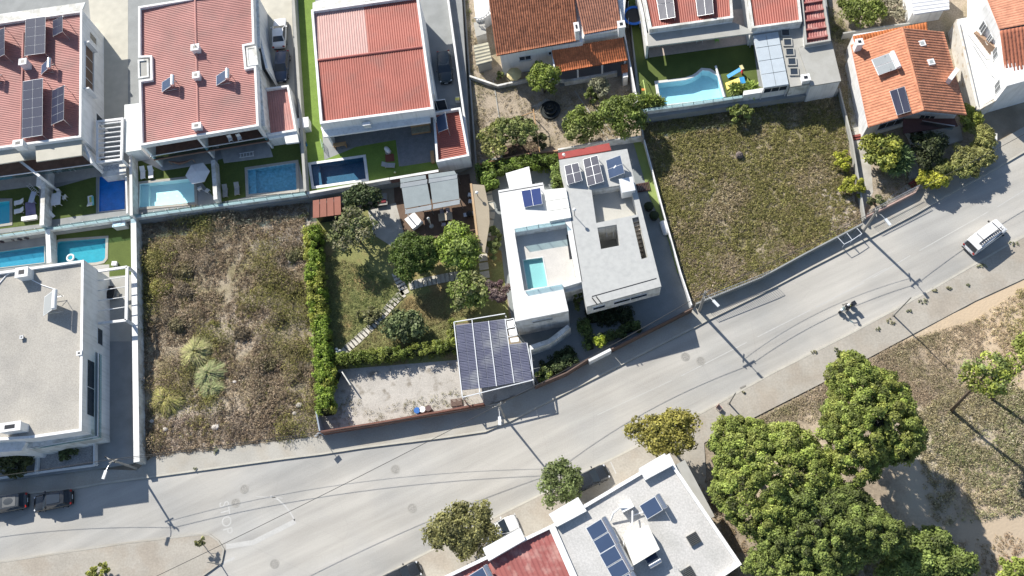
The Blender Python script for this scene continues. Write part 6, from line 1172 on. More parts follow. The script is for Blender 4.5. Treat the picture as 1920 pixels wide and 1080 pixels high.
# ---------------------------------------------------------------- cars
def paint(name, col, rough=.25): 
    m = mat(name, col, rough, .02, fine=0, spec=.6); m.node_tree.nodes['Principled BSDF'].inputs['Coat Weight'].default_value = .6; return m
m_tail = mat('tail_lamp', (.35, .02, .015), .2); m_head = mat('head_lamp', (.6, .62, .65), .1); m_trim = mat('black_trim', (.02, .02, .022), .4); m_rim = mat('wheel_rim', (.4, .4, .42), .3, metal=.7)
def car(px, py, rz, label, col, L_=4.4, Wd=1.82, H=1.5, z0=0., kind='suv', name='parked_car', group='parked cars', roofc=None, cat='car'):
    """local +x is the front"""
    t = thing(name, W(px, py, z0+H*.6)*np.array([1, 1, 0])+np.array([0, 0, z0]), label, cat, group, rz)
    hl = L_/2; w = Wd/2; van = kind == 'van'
    zb, zh, zt = (.95, .9, .95) if kind != 'van' else (1.0, .98, 1.0)
    # body loft : x, half width, bottom z, top z
    st_ = [(-hl, .72, .40, .72), (-hl+.05, .88, .30, .92), (-hl+.35, .97, .24, zt), (-hl*.45, 1.0, .22, zb), (0, 1.0, .22, zb), (hl*.42, 1.0, .22, zb), (hl*.62, .98, .22, zh), (hl-.32, .93, .24, zh-.12), (hl-.07, .80, .30, .68), (hl, .62, .36, .58)]
    n = 20; V = []
    for x, ww, a, b in st_:
        for k in range(n):
            an = 2*math.pi*k/n; cx, sx = math.cos(an), math.sin(an); y = math.copysign(abs(cx)**.38, cx)*w*ww; z = (a+b)/2+math.copysign(abs(sx)**.45, sx)*(b-a)/2; V.append((x, y*(1-.05*max(0, sx)), z))
    Fs = [(i*n+k, (i+1)*n+k, (i+1)*n+(k+1) % n, i*n+(k+1) % n) for i in range(len(st_)-1) for k in range(n)]+[tuple(range(n)), tuple((len(st_)-1)*n+k for k in range(n))[::-1]]
    mb = MB().add(V, Fs); mb.out('body', col, t, smooth=True, local=True)
    # cabin
    if kind == 'suv': xb0, xb1, xr0, xr1 = -hl+.25, hl*.45, -hl+.55, hl*.12
    elif kind == 'sedan': xb0, xb1, xr0, xr1 = -hl+.75, hl*.42, -hl*.40, hl*.08
    elif kind == 'hatch': xb0, xb1, xr0, xr1 = -hl+.18, hl*.45, -hl+.6, hl*.05
    elif kind == 'van': xb0, xb1, xr0, xr1 = -hl+.06, hl*.66, -hl+.14, hl*.36
    else: xb0, xb1, xr0, xr1 = -hl*.1, hl*.45, 0, hl*.15
    wb, wr = w*.93, w*(.74 if not van else .84); zr = H-.05
    B = [np.array(p) for p in ((xb0, -wb, zb-.04), (xb1, -wb, zb-.04), (xb1, wb, zb-.04), (xb0, wb, zb-.04))]; T = [np.array(p) for p in ((xr0, -wr, zr), (xr1, -wr, zr), (xr1, wr, zr), (xr0, wr, zr))]
    MB().hexa(B, T).out('cabin', col, t, local=True)
    def pane(nm, b0, b1, t1, t0, ins=.1, lift=.012):
        c = (b0+b1+t0+t1)/4; nrm = np.cross(b1-b0, t0-b0); nrm /= np.linalg.norm(nrm); nrm *= np.sign(nrm.dot(c-np.array([(xb0+xb1)/2, 0, .8])))
        q = [lerp(p, c, ins)+nrm*lift for p in (b0, b1, t1, t0)]; q2 = [p-nrm*.03 for p in q]; MB().hexa(q2, q).out(nm, m_gl, t, local=True)
    pane('windscreen', B[1], B[2], T[2], T[1], .09); pane('rear_window', B[3], B[0], T[0], T[3], .14)
    for s, (b0, b1, t1, t0) in enumerate(((B[0], B[1], T[1], T[0]), (B[2], B[3], T[3], T[2]))):
        if van: b0 = lerp(b0, b1, .68) if s == 0 else b0; t0 = lerp(t0, t1, .68) if s == 0 else t0; b1 = b1 if s == 0 else lerp(b0, b1, .32); t1 = t1 if s == 0 else lerp(t0, t1, .32)
        pane('side_window', b0, b1, t1, t0, .12)
    rx0, rx1 = xr0-.06, xr1+.08; V = []; gx = np.linspace(rx0, rx1, 9); gy = np.linspace(-wr-.04, wr+.04, 7)
    for x in gx:
        for y in gy: u = (x-(rx0+rx1)/2)/(rx1-rx0)*2; v = y/(wr+.04); V.append((x, y*(1-.06*u**4), H-.06*u*u-.05*v*v))
    Fr = [(i*7+k, (i+1)*7+k, (i+1)*7+k+1, i*7+k+1) for i in range(8) for k in range(6)]; mb = MB().add(V, Fr); mb.add([(x, y, z-.07) for x, y, z in V], [f[::-1] for f in Fr]); mb.out('roof', roofc or col, t, smooth=True, local=True)
    for s in (-1, 1):
        for x in (-hl*.60, hl*.63):
            mb = MB(); V = []; rw = .34
            o = None; pts = [(x, s*(w-.24), rw), (x, s*(w-.01), rw)]; mb.tube(pts, rw, 16); o = mb.out('wheel', m_rubber, t, local=True)
            mb = MB(); mb.tube([(x, s*(w-.05), rw), (x, s*(w+.005), rw)], rw*.62, 10); mb.out('rim', m_rim, o, local=True)
        mb = MB(); mb.box((hl-.20, s*w*.70, .66), (.16, .26, .10), -s*.5); mb.out('headlight', m_head, t, local=True)
        mb = MB(); mb.box((-hl+.05, s*w*.74, .82), (.12, .26, .2), s*.2); mb.out('tail_light', m_tail, t, local=True)
        mb = MB(); mb.box((xb1-.32, s*(w+.1), zb+.05), (.14, .2, .14)); mb.out('mirror', col if kind != 'van' else m_trim, t, local=True)
    mb = MB(); mb.box((hl-.02, 0, .34), (.12, w*1.5, .16)); mb.box((-hl+.02, 0, .36), (.1, w*1.55, .16)); mb.out('bumper', m_trim, t, local=True)
    mb = MB(); mb.box((hl+.02, 0, .42), (.03, .5, .12)); mb.box((-hl-.02, 0, .62), (.03, .5, .12)); mb.out('number_plate', m_wtank, t, local=True)
    return t
c_black = paint('paint_black', (.018, .02, .022)); c_grey = paint('paint_dark_grey', (.05, .055, .058)); c_white = paint('paint_white', (.72, .72, .72)); c_navy = paint('paint_navy', (.018, .035, .075)); c_green = paint('paint_dark_green', (.018, .03, .032)); c_silver = paint('paint_silver', (.42, .45, .47))
t = car(96, 938, rad(192), 'dark car with a glass roof, right one of the two at lower left', c_black, 4.5, 1.9, 1.6)
mb = MB(); mb.box((-.55, 0, 1.585), (1.5, 1.05, .03)); mb.out('sunroof', m_gl, t, local=True)
t = car(8, 944, rad(191), 'dark pickup cut off by the left edge, left one of the two', c_grey, 5.0, 1.9, 1.6)
mb = MB(); mb.box((-.9, 0, 1.56), (1.5, 1.2, .05)); mb.out('load_cover', mat('pickup_cover', (.11, .115, .12), .5), t, local=True)
car(523, 60, rad(95), 'white sedan parked in the narrow driveway at the top', c_white, 4.7, 1.85, 1.45, ZP, 'sedan')
car(527, 122, rad(-88), 'dark navy car in the shade behind the white sedan', c_navy, 4.5, 1.85, 1.5, ZP, 'hatch')
car(833, 123, rad(-82), 'dark green car in the driveway shade beside the bright red roof', c_green, 4.6, 1.85, 1.55, ZP)
car(1106, 897, rad(26), 'dark car half under the loose green tree beside the apartment building', c_black, 4.3, 1.8, 1.5, .12, 'hatch'); car(936, 992, rad(26), 'white car almost hidden under the olive street tree', c_white, 4.2, 1.8, 1.5, .12, 'hatch'); car(752, 1080, rad(26), 'dark car cut off by the bottom edge of the photo', c_black, 4.3, 1.8, 1.5, .12, 'hatch')
car(1880, 195, rad(28), 'dark car in the house shade in the top right corner', c_black, 4.2, 1.8, 1.5, 0, 'hatch') if False else None
t = car(1851, 440, rad(37), 'white delivery van with a black ladder on its roof driving up the road', c_white, 5.3, 1.98, 2.1, 0, 'van', 'delivery_van', None, None, 'van')
mb = MB(); mb.box((-.3, -.62, 2.16), (3.4, .05, .08)); mb.box((-.3, -.30, 2.16), (3.4, .05, .08))
for k in range(12): mb.box((-1.85+.28*k, -.46, 2.16), (.06, .36, .05))
mb.out('roof_ladder', m_trim, t, local=True); mb = MB(); mb.box((1.0, 0, 2.13), (.05, 1.5, .04)); mb.box((-1.3, 0, 2.13), (.05, 1.5, .04)); mb.out('roof_bar', m_trim, t, local=True)
# ---------------------------------------------------------------- motorcycle and rider
mz = thing('motorcycle', W(1586, 580, 0), 'black motorcycle on the road below the green scrub lot', 'motorcycle', None, rad(208))
for x, nm in ((.78, 'front'), (-.72, 'rear')):
    V = []; n = 18; m_ = 6; 
    for i in range(n):
        for k in range(m_):
            a = 6.283*i/n; b = 6.283*k/m_; V.append((x+math.cos(a)*(.26+.07*math.cos(b)), .07*math.sin(b), .33+math.sin(a)*(.26+.07*math.cos(b))))
    mb = MB().add(V, [(i*m_+k, ((i+1) % n)*m_+k, ((i+1) % n)*m_+(k+1) % m_, i*m_+(k+1) % m_) for i in range(n) for k in range(m_)]); o = mb.out('wheel', m_rubber, mz, smooth=True, local=True)
    mb = MB(); mb.tube([(x, -.03, .33), (x, .03, .33)], .2, 12); mb.out('rim', m_rim, o, local=True)
mb = MB(); mb.sphere((.22, 0, .86), .26, 12, (1.15, .62, .6)); mb.out('fuel_tank', c_black, mz, smooth=True, local=True)
mb = MB(); mb.box((-.32, 0, .82), (.75, .28, .12)); mb.out('seat', m_trim, mz, local=True)
mb = MB(); mb.box((.1, 0, .48), (.5, .34, .4)); mb.out('engine', m_metal, mz, local=True)
mb = MB(); mb.box((-.74, 0, 1.0), (.44, .5, .38)); mb.out('top_case', c_black, mz, local=True)
mb = MB(); mb.tube([(.78, .1, .33), (.55, .1, 1.0)], .03, 6); mb.tube([(.78, -.1, .33), (.55, -.1, 1.0)], .03, 6); mb.out('fork', m_metal, mz, local=True)
mb = MB(); mb.tube([(.40, -.42, 1.04), (.54, -.2, 1.02), (.54, .2, 1.02), (.40, .42, 1.04)], .022, 6); mb.out('handlebar', m_metal, mz, local=True)
for s in (-1, 1): mb = MB(); mb.tube([(.5, s*.3, 1.04), (.52, s*.42, 1.22)], .012, 5); mb.sphere((.52, s*.46, 1.24), .07, 8, (.4, 1, .7)); mb.out('mirror', m_trim, mz, local=True)
mb = MB(); mb.sphere((.78, 0, .86), .17, 10, (1, 1, 1)); mb.out('headlight', m_head, mz, smooth=True, local=True)
mb = MB(); mb.add([(.68, -.2, .95), (.68, .2, .95), (.5, .17, 1.3), (.5, -.17, 1.3), (.66, -.2, .95), (.66, .2, .95), (.48, .17, 1.3), (.48, -.17, 1.3)], [(0, 1, 2, 3), (7, 6, 5, 4)]); mb.out('windshield', m_rail, mz, local=True)
mb = MB(); mb.box((.86, 0, .68), (.5, .12, .05)); mb.out('mudguard', c_black, mz, local=True)
def skin_body(name, joints, edges, radii, mt, parent=None, sub=2):
    me = bpy.data.meshes.new(name); me.from_pydata(joints, edges, []); o = bpy.data.objects.new(name, me); COL.objects.link(o)
    if parent: o.parent = parent
    s = o.modifiers.new('skin', 'SKIN'); s.use_smooth_shade = True
    for i, r in enumerate(radii): me.skin_vertices[0].data[i].radius = (r, r) if not hasattr(r, '__len__') else r
    me.skin_vertices[0].data[0].use_root = True; u = o.modifiers.new('sub', 'SUBSURF'); u.levels = sub; u.render_levels = sub
    dg = bpy.context.evaluated_depsgraph_get(); m2 = bpy.data.meshes.new_from_object(o.evaluated_get(dg)); o.modifiers.clear(); o.data = m2; m2.materials.clear(); m2.materials.append(mt); return o
m_jac = mat('jacket_black', (.022, .024, .03), .7, .2, 4); m_skin = mat('skin', (.45, .27, .19), .6)
J = [(-.22, 0, .98), (-.14, 0, 1.2), (-.02, 0, 1.42), (.06, 0, 1.53), (.12, 0, 1.64), (.15, 0, 1.74)]; E_ = [(0, 1), (1, 2), (2, 3), (3, 4), (4, 5)]; Rr = [(.16, .13), (.15, .12), (.17, .12), .07, .085, .08]
for s in (-1, 1):
    b = len(J); J += [(.0, s*.19, 1.42), (.12, s*.33, 1.22), (.34, s*.40, 1.10), (.40, s*.40, 1.07)]; E_ += [(2, b), (b, b+1), (b+1, b+2), (b+2, b+3)]; Rr += [.08, .055, .04, .042]
    b = len(J); J += [(-.16, s*.12, .93), (.20, s*.24, .86), (.0, s*.22, .42), (.14, s*.22, .38)]; E_ += [(0, b), (b, b+1), (b+1, b+2), (b+2, b+3)]; Rr += [.11, .085, .055, .05]
rid = thing('person', mz.location, 'person in a black jacket and white helmet riding the motorcycle', 'person', None, rad(208))
skin_body('clothed_body', J, E_, Rr, m_jac, rid)
mb = MB(); mb.sphere((.15, 0, 1.73), .155, 16, (1.12, .95, 1)); hm = mb.out('helmet', mat('helmet_white', (.7, .7, .72), .2), rid, smooth=True, local=True); mb = MB(); mb.sphere((.225, 0, 1.72), .115, 12, (1, .95, .6)); mb.out('visor', m_gl, hm, smooth=True, local=True)
for s in (-1, 1):      # gloved hands: palm, thumb and four fingers curled round the grip
    for f in range(4): mb = MB(); y = s*(.345+.024*f); ln = (.9, 1, .96, .8)[f]; mb.tube([(.36, y, 1.085), (.415, y, 1.09), (.445*1, y, 1.055), (.43, y, 1.022), (.395, y, 1.018)][:4 if ln < .9 else 5], [.011, .011, .010, .009, .008][:4 if ln < .9 else 5], 6); mb.out('finger', m_jac, rid, smooth=True, local=True)
    mb = MB(); mb.sphere((.365, s*.385, 1.075), .045, 8, (1, 1.05, .6)); mb.tube([(.36, s*.34, 1.07), (.375, s*.325, 1.04), (.40, s*.325, 1.02)], [.013, .011, .009], 6); mb.out('glove', m_jac, rid, smooth=True, local=True)
mb = MB(); mb.box((-.12, 0, 1.32), (.10, .3, .34), 0, ('Y', .35)); mb.out('hi_vis_patch', mat('hi_vis', (.45, .5, .12), .6), rid, local=True)
# ================================================================ garden furniture and small things
m_wp = mat('white_plastic', (.68, .68, .68), .5, .03); m_wicker = mat('grey_wicker', (.30, .29, .27), .8, .1, 4); m_cloth = mat('white_cloth', (.62, .63, .64), .8, .04, 2)
def lounger(px, py, z, rz, label, mt=None, L_=1.9):
    t = thing('sun_lounger', W(px, py, z), label, 'sun lounger', 'sun loungers', rz); mt = mt or m_wp
    mb = MB(); mb.box((-.25, 0, .32), (L_*.62, .62, .06)); mb.out('seat', mt, t, local=True); mb = MB(); mb.box((L_*.22, 0, .50), (L_*.42, .62, .06), 0, ('Y', -.5)); mb.out('backrest', mt, t, local=True)
    for x in (-.75, .35):
        for y in (-.26, .26): mb = MB(); mb.box((x, y, .145), (.05, .05, .29)); mb.out('leg', mt, t, local=True)
    return t
def chair(px, py, z, rz, label, mt=None, group='garden chairs'):
    t = thing('garden_chair', W(px, py, z), label, 'chair', group, rz); mt = mt or m_wp
    mb = MB(); mb.box((0, 0, .43), (.5, .5, .05)); mb.out('seat', mt, t, local=True); mb = MB(); mb.box((-.27, 0, .70), (.05, .5, .48), 0, ('Y', -.18)); mb.out('backrest', mt, t, local=True)
    for x in (-.21, .21):
        for y in (-.21, .21): mb = MB(); mb.box((x, y, .2), (.04, .04, .4)); mb.out('leg', mt, t, local=True)
    return t
def table(px, py, z, rz, label, sz=(1.5, .9), mt=None, rnd=False):
    t = thing('garden_table', W(px, py, z), label, 'table', None, rz); mt = mt or m_cloth
    mb = MB(); (mb.cyl((0, 0, .72), sz[0]/2, .05, 18) if rnd else mb.box((0, 0, .74), (sz[0], sz[1], .05))); mb.out('tabletop', mt, t, local=True)
    for x in (-.38, .38):
        for y in (-.36, .36): mb = MB(); mb.box((x*sz[0], y*sz[1], .355), (.06, .06, .71)); mb.out('leg', mt, t, local=True)
    return t
def parasol(px, py, z, h, r, rz, label, mt=None, n=6, tilt=0.0):
    t = thing('parasol', W(px, py, z), label, 'parasol', None, rz)
    mb = MB(); mb.tube([(0, 0, 0), (0, 0, h)], .03, 6); mb.out('pole', m_metal, t, local=True); mb = MB(); mb.cyl((0, 0, 0), .28, .08, 14); mb.out('base', m_conc, t, local=True)
    mb = MB(); V = [(0, 0, h)]+[(r*math.cos(6.2832*k/n), r*math.sin(6.2832*k/n), h-.5) for k in range(n)]+[(r*.98*math.cos(6.2832*k/n), r*.98*math.sin(6.2832*k/n), h-.62) for k in range(n)]
    mb.add(V, [(0, 1+k, 1+(k+1) % n) for k in range(n)]+[(1+k, 1+n+k, 1+n+(k+1) % n, 1+(k+1) % n) for k in range(n)]); mb.out('canopy', mt or m_cloth, t, local=True); return t
# parasol pool yard
lounger(270, 326, 1.2, rad(100), 'white lounger left of the two behind the pale aqua pool'); lounger(285, 325, 1.2, rad(100), 'white lounger right of the two behind the pale aqua pool')
parasol(382, 338, 1.2, 2.4, 1.55, .2, 'white hexagonal parasol between the pale aqua pool and the thick wall'); chair(391, 360, 1.2, rad(60), 'white chair at the foot of the thick wall near the hexagonal parasol'); chair(377, 356, 1.2, rad(120), 'chair half under the hexagonal parasol')
lounger(424, 360, 1.2, rad(98), 'grey lounger left of the two beside the slate blue pool', m_wicker); lounger(446, 356, 1.2, rad(98), 'grey lounger right of the two beside the slate blue pool', m_wicker)
chair(434, 264, 3.9, rad(-70), 'white chair on the brown balcony of the second house, the left one'); chair(451, 262, 3.9, rad(-70), 'white chair on the brown balcony of the second house, the right one')
t = thing('pallet_rack', W(464, 292, 1.2), 'white slatted low rack on the patio of the second house', 'rack', None, A9)
mb = MB()
for k in range(5): mb.box((-.8+.4*k, 0, .3), (.06, .6, .08))
mb.box((0, -.3, .3), (1.9, .06, .08)); mb.box((0, .3, .3), (1.9, .06, .08)); mb.out('slat_frame', m_wp, t, local=True); mb = MB(); mb.box((-.8, 0, .13), (.06, .5, .26)); mb.box((.8, 0, .13), (.06, .5, .26)); mb.out('leg', m_wp, t, local=True)
t = thing('hammock', W(335, 305, 1.2), 'brown hammock slung over the patio of the second house', 'hammock'); pts = [W(316, 302, 2.2)+[0, 0, 0], W(325, 304, 1.9), W(337, 306, 1.7), W(350, 303, 1.8), W(360, 298, 2.2)]; mb = MB(); mb.tube(pts, [.02, .12, .22, .14, .02], 6); mb.out('cloth', m_brown, t)
for p in (pts[0], pts[-1]): mb = MB(); mb.tube([[p[0], p[1], 1.2], p], .04, 6); mb.out('post', m_wood, t)
# covered pool yard
table(111, 378, 1.2, A9+1.57, 'garden table with a white cloth in the covered pool yard', (1.7, 1.2)); chair(97, 380, 1.2, 0, 'white chair left of the cloth covered table'); chair(124, 373, 1.2, 3.1, 'white chair right of the cloth covered table')
chair(113, 364, 1.2, -1.5, 'white chair at the head of the cloth covered table')
lounger(172, 380, 1.2, rad(-75), 'white lounger with a yellow and aqua towel beside the covered pool'); t = thing('towel', W(172, 377, 1.56), 'yellow and aqua towel lying on the white lounger beside the covered pool', 'towel', None, rad(15))
for dx, cc, nm in ((-.14, (.5, .5, .12), 'yellow_stripe'), (.14, (.18, .5, .48), 'aqua_stripe')): mb = MB(); mb.box((dx, 0, .02), (.27, 1.3, .03)); mb.out(nm, mat(nm, cc, .8), t, local=True)
t = thing('ironing_board', W(98, 402, 1.2), 'white folded board leaning near the thick wall in the covered pool yard', 'board', None, -.8); mb = MB(); mb.box((0, 0, .5), (1.4, .4, .05), 0, ('Y', .5)); mb.out('board', m_wp, t, local=True); mb = MB(); mb.box((.3, 0, .15), (.05, .3, .3)); mb.out('leg', m_metal, t, local=True)
chair(113, 322, 1.2, .3, 'white folding chair on the covered patio of the top left house'); table(139, 317, 1.2, 0, 'round white table on the covered patio of the top left house', (.9, .9), m_wp, True)
# left edge yard
t = thing('ladder', W(62, 355, 1.3), 'white ladder lying on the lawn of the left edge yard', 'ladder', None, rad(-40))
mb = MB(); mb.box((0, -.22, .05), (2.2, .05, .06)); mb.box((0, .22, .05), (2.2, .05, .06)); mb.out('side_rail', m_wp, t, local=True); mb = MB()
for k in range(7): mb.box((-.9+.3*k, 0, .05), (.04, .4, .04))
mb.out('rung', m_wp, t, local=True)
lounger(40, 381, 1.2, .2, 'white lounger in the left edge yard, the upper of two', L_=1.6); lounger(40, 397, 1.2, .2, 'white lounger in the left edge yard, the lower of two', L_=1.6); table(67, 374, 1.2, 1.5, 'glass like pale table against the thick wall in the left edge yard', (1.5, .7), mat('pale_blue_top', (.4, .45, .55), .3))
t = thing('laundry_cover', W(58, 392, 1.2), 'crumpled lilac cover lying beside the loungers in the left edge yard', 'cover', None, .3); g = np.random.default_rng(5); V = [(x*.22, y*.26, .08+.35*g.random()*(1-abs(x)/4)) for x in range(-3, 4) for y in range(-4, 5)]; mesh('cloth', V, [(i*9+k, (i+1)*9+k, (i+1)*9+k+1, i*9+k+1) for i in range(6) for k in range(8)], mat('lilac_cloth', (.25, .22, .34), .8), t, local=True, smooth=True)
t = thing('bench_box', W(58, 411, 1.2), 'low white box seat by the glass panels in the left edge yard', 'box seat', None, A9); mb = MB(); mb.box((0, 0, .2), (1.9, .5, .4)); mb.out('box', m_wp, t, local=True); mb = MB(); mb.box((0, 0, .42), (2.0, .56, .04)); mb.out('lid', m_wp, t, local=True)
# lower left yards
t = thing('swim_ring', W(133, 484, .45), 'white swim ring floating in the turquoise blue pool', 'swim ring'); V = []
for i in range(20):
    for k in range(8): a = 6.2832*i/20; b = 6.2832*k/8; V.append((math.cos(a)*(.42+.13*math.cos(b)), math.sin(a)*(.42+.13*math.cos(b)), .1+.12*math.sin(b)))
mesh('ring', V, [(i*8+k, ((i+1) % 20)*8+k, ((i+1) % 20)*8+(k+1) % 8, i*8+(k+1) % 8) for i in range(20) for k in range(8)], m_wp, t, local=True, smooth=True)
for k, (x, y, r) in enumerate(((6, 452, .4), (27, 449, .3), (40, 447, .4), (53, 445, .42))):
    t = thing('planter', W(x, y, .51), ('dark planter nearest the left edge above the long bright pool', 'smallest dark planter above the long bright pool', 'dark planter second from right above the long bright pool', 'rightmost dark planter above the long bright pool')[k], 'planter', 'dark planters by the wood screen'); mb = MB(); mb.cyl((0, 0, 0), r*.75, .45, 14, r); mb.out('pot', mat('dark_pot', (.05, .04, .05), .6), t, local=True); mb = MB(); mb.sphere((0, 0, .5), r*.85, 8, (1, 1, .5)); mb.out('plant', m_dark, t, local=True)
t = thing('wood_screen', W(30, 440, .5), 'brown wooden screen at the foot of the long pale wall on the left', 'screen'); prism('board', strip_xy(XY([(-60, 449), (84, 428)], 1.4), .12), .5, 1.5, m_wood, t)
prism('shelf', strip_xy(XY([(-60, 455), (84, 434)], .8), .5), .7, .8, m_wood, t)
table(213, 552, .5, 1.5, 'dark patio table under the white pergola', (1.6, .9), m_trim); chair(204, 545, .5, 0, 'pale chair left of the dark patio table under the pergola', m_wicker); chair(222, 556, .5, 3.1, 'pale chair right of the dark patio table under the pergola', m_wicker)
chair(178, 516, .5, 2, 'white chair below the corner of the gravel roof near the pool', m_wp); t = thing('small_box', W(217, 496, .5), 'small white box on the lawn corner by the pergola', 'box'); mb = MB(); mb.box((0, 0, .2), (.6, .5, .4)); mb.out('box', m_wp, t, local=True); mb = MB(); mb.box((0, 0, .42), (.64, .54, .04)); mb.out('lid', m_wp, t, local=True)
# navy pool yard
t = thing('day_bed', W(790, 246, 1.2), 'sofa and low table on the dark patio above the navy pool', 'sofa', None, A9); mb = MB(); mb.box((0, 0, .25), (2.4, .9, .3)); mb.out('base', m_wood, t, local=True); mb = MB(); mb.box((0, 0, .45), (2.3, .85, .14)); mb.out('cushion', mat('olive_cushion', (.30, .29, .22), .8, .2, 5), t, local=True); mb = MB(); mb.box((0, .45, .65), (2.4, .12, .5)); mb.out('backrest', m_wood, t, local=True)
t = thing('hanging_chair', W(728, 285, 1.2), 'white egg shaped chair on the lawn beside the navy pool', 'chair', None, -.9); mb = MB(); mb.sphere((0, 0, .55), .45, 12, (1.25, .7, .8)); mb.out('shell', m_wp, t, smooth=True, local=True); mb = MB(); mb.cyl((0, 0, 0), .4, .06, 14); mb.out('base', m_metal, t, local=True)
t = thing('rug', W(728, 297, 1.22), 'small brown rug on the lawn beside the egg chair', 'rug'); sheet('mat', XY([(722, 290), (738, 288), (740, 302), (723, 304)], 1.22), 1.24, mat('rug_brown', (.2, .07, .05), .9), t)
lounger(729, 312, 1.2, 3.1, 'grey padded lounger on the sunlit lawn right of the navy pool', mat('grey_pad', (.36, .37, .36), .8)); t = thing('ball', W(741, 324, 1.25), 'small pale yellow ball by the white wall of the navy pool yard', 'ball'); mb = MB(); mb.sphere((0, 0, .12), .15, 12); mb.out('shell', mat('ball_yellow', (.6, .65, .35), .5), t, smooth=True, local=True)
t = thing('wood_bench', W(812, 297, 1.2), 'orange wooden bench end at the left wall of the small red annex', 'bench', None, A9); mb = MB(); mb.box((0, .0, .45), (.45, 1.7, .08)); mb.out('seat', m_wood, t, local=True)
for y in (-.7, .7): mb = MB(); mb.box((0, y, .2), (.4, .08, .4)); mb.out('leg', m_wood, t, local=True)
t = thing('wood_bench', W(632, 262, 3.2), 'orange wooden shelf under the canopy left of the air conditioner', 'bench', None, A9); t.location.z = 1.2; mb = MB(); mb.box((0, .0, .85), (1.6, .5, .08)); mb.out('seat', m_wood, t, local=True); mb = MB(); mb.box((-.7, 0, .4), (.08, .4, .8)); mb.box((.7, 0, .4), (.08, .4, .8)); mb.out('leg', m_wood, t, local=True)
t = thing('foot_pool_shower', W(606, 275, 1.2), 'slim pale green garden gate rack at the lawn edge left of the dark patio', 'rack', None, rad(-75)); mb = MB(); mb.box((0, 0, .9), (1.3, .05, .05)); mb.box((0, 0, .1), (1.3, .05, .05))
for k in range(4): mb.box((-.6+.4*k, 0, .5), (.05, .05, .8))
mb.out('rack_frame', mat('mint', (.35, .5, .4), .6), t, local=True); t.name = 'garden_rack'
t = thing('blue_drum', W(571, 273, 1.2), 'blue round tub in the shade at the left of the green lawn strip', 'tub'); mb = MB(); mb.cyl((0, 0, 0), .38, .5, 16, .42); mb.out('tub_wall', mat('tub_blue', (.02, .12, .28), .5), t, local=True); mb = MB(); mb.cyl((0, 0, .5), .36, .02, 16); mb.out('contents', m_dark, t, local=True)
t = thing('yellow_bin', W(859, 190, 1.2), 'small white and yellow bin by the driveway wall above the small red annex', 'bin'); mb = MB(); mb.box((0, 0, .35), (.5, .5, .7)); mb.out('bin', m_wp, t, local=True); mb = MB(); mb.box((0, -.1, .73), (.54, .4, .05)); mb.out('lid', mat('lid_yellow', (.65, .6, .15), .5), t, local=True)
# pool yard of the modern house
t = thing('trampoline', W(1188, 40, 1.0), 'round trampoline with a bright blue rim at the top edge', 'trampoline'); t.location.z = ZF-.0
n = 28; ro, ri = 1.45, 1.12; mb = MB(); V = []; 
prism_mb(mb, [(ro*math.cos(6.2832*k/n), ro*math.sin(6.2832*k/n)) for k in range(n)], .78, .86, holes=[[(ri*math.cos(6.2832*k/n), ri*math.sin(6.2832*k/n)) for k in range(n)]]); mb.out('pad', mat('pad_blue', (.015, .12, .5), .5), t, local=True)
mb = MB(); mb.cyl((0, 0, .77), ri+.05, .02, n); mb.out('jumping_mat', mat('mat_black', (.03, .03, .035), .6), t, local=True)
for k in range(6): a = 6.2832*k/6; mb = MB(); mb.tube([(ro*math.cos(a), ro*math.sin(a), 0), (ro*math.cos(a), ro*math.sin(a), 2.0)], .03, 6); mb.out('pole', m_alu, t, local=True)
t = thing('swing_frame', W(1210, 165, ZF), 'yellow and green swing frame left of the freeform pool', 'swing'); mb = MB(); c_ = mat('frame_lime', (.5, .6, .2), .5)
A = [W(1199, 160, ZF), W(1206, 150, ZF+2.0), W(1216, 158, ZF), W(1203, 182, ZF), W(1211, 176, ZF+2.0), W(1222, 178, ZF)]; mb.tube([A[0], A[1], A[2]], .05, 6); mb.tube([A[3], A[4], A[5]], .05, 6); mb.tube([A[1], A[4]], .05, 6); mb.out('frame', c_, t)
mb = MB(); c = W(1207, 168, ZF+.5); mb.box(c, (.5, .3, .08)); mb.out('seat', mat('seat_orange', (.6, .2, .05), .5), t)
t = thing('toy_slide', W(1385, 138, ZF), 'blue toy slide with a red ladder on the lawn right of the freeform pool', 'slide', None, rad(200)); mb = MB(); mb.slab([np.array(p) for p in ((-.1, -.25, .95), (1.5, -.25, .15), (1.5, .25, .15), (-.1, .25, .95))], .06); mb.out('chute', mat('toy_blue', (.05, .3, .6), .4), t, local=True)
mb = MB(); mb.box((-.3, .28, .6), (.1, .06, 1.3)); mb.box((-.3, -.28, .6), (.1, .06, 1.3))
for k in range(3): mb.box((-.3, 0, .25+.3*k), (.1, .5, .06))
mb.out('ladder', mat('toy_red', (.6, .05, .06), .4), t, local=True); mb = MB(); mb.box((-.2, 0, 1.25), (.4, .62, .06)); mb.out('top', mat('toy_cream', (.6, .55, .3), .4), t, local=True)
t = thing('toy_slide', W(1384, 159, ZF), 'yellow toy slide beside the blue one on the lawn', 'slide', None, rad(190)); mb = MB(); mb.slab([np.array(p) for p in ((-.1, -.5, .8), (1.5, -.5, .12), (1.5, .5, .12), (-.1, .5, .8))], .08); mb.out('chute', mat('toy_yellow', (.75, .55, .05), .4), t, local=True); mb = MB(); mb.box((-.4, 0, .45), (.6, .9, .9)); mb.out('steps', mat('toy_blue', (0, 0, 0)), t, local=True)
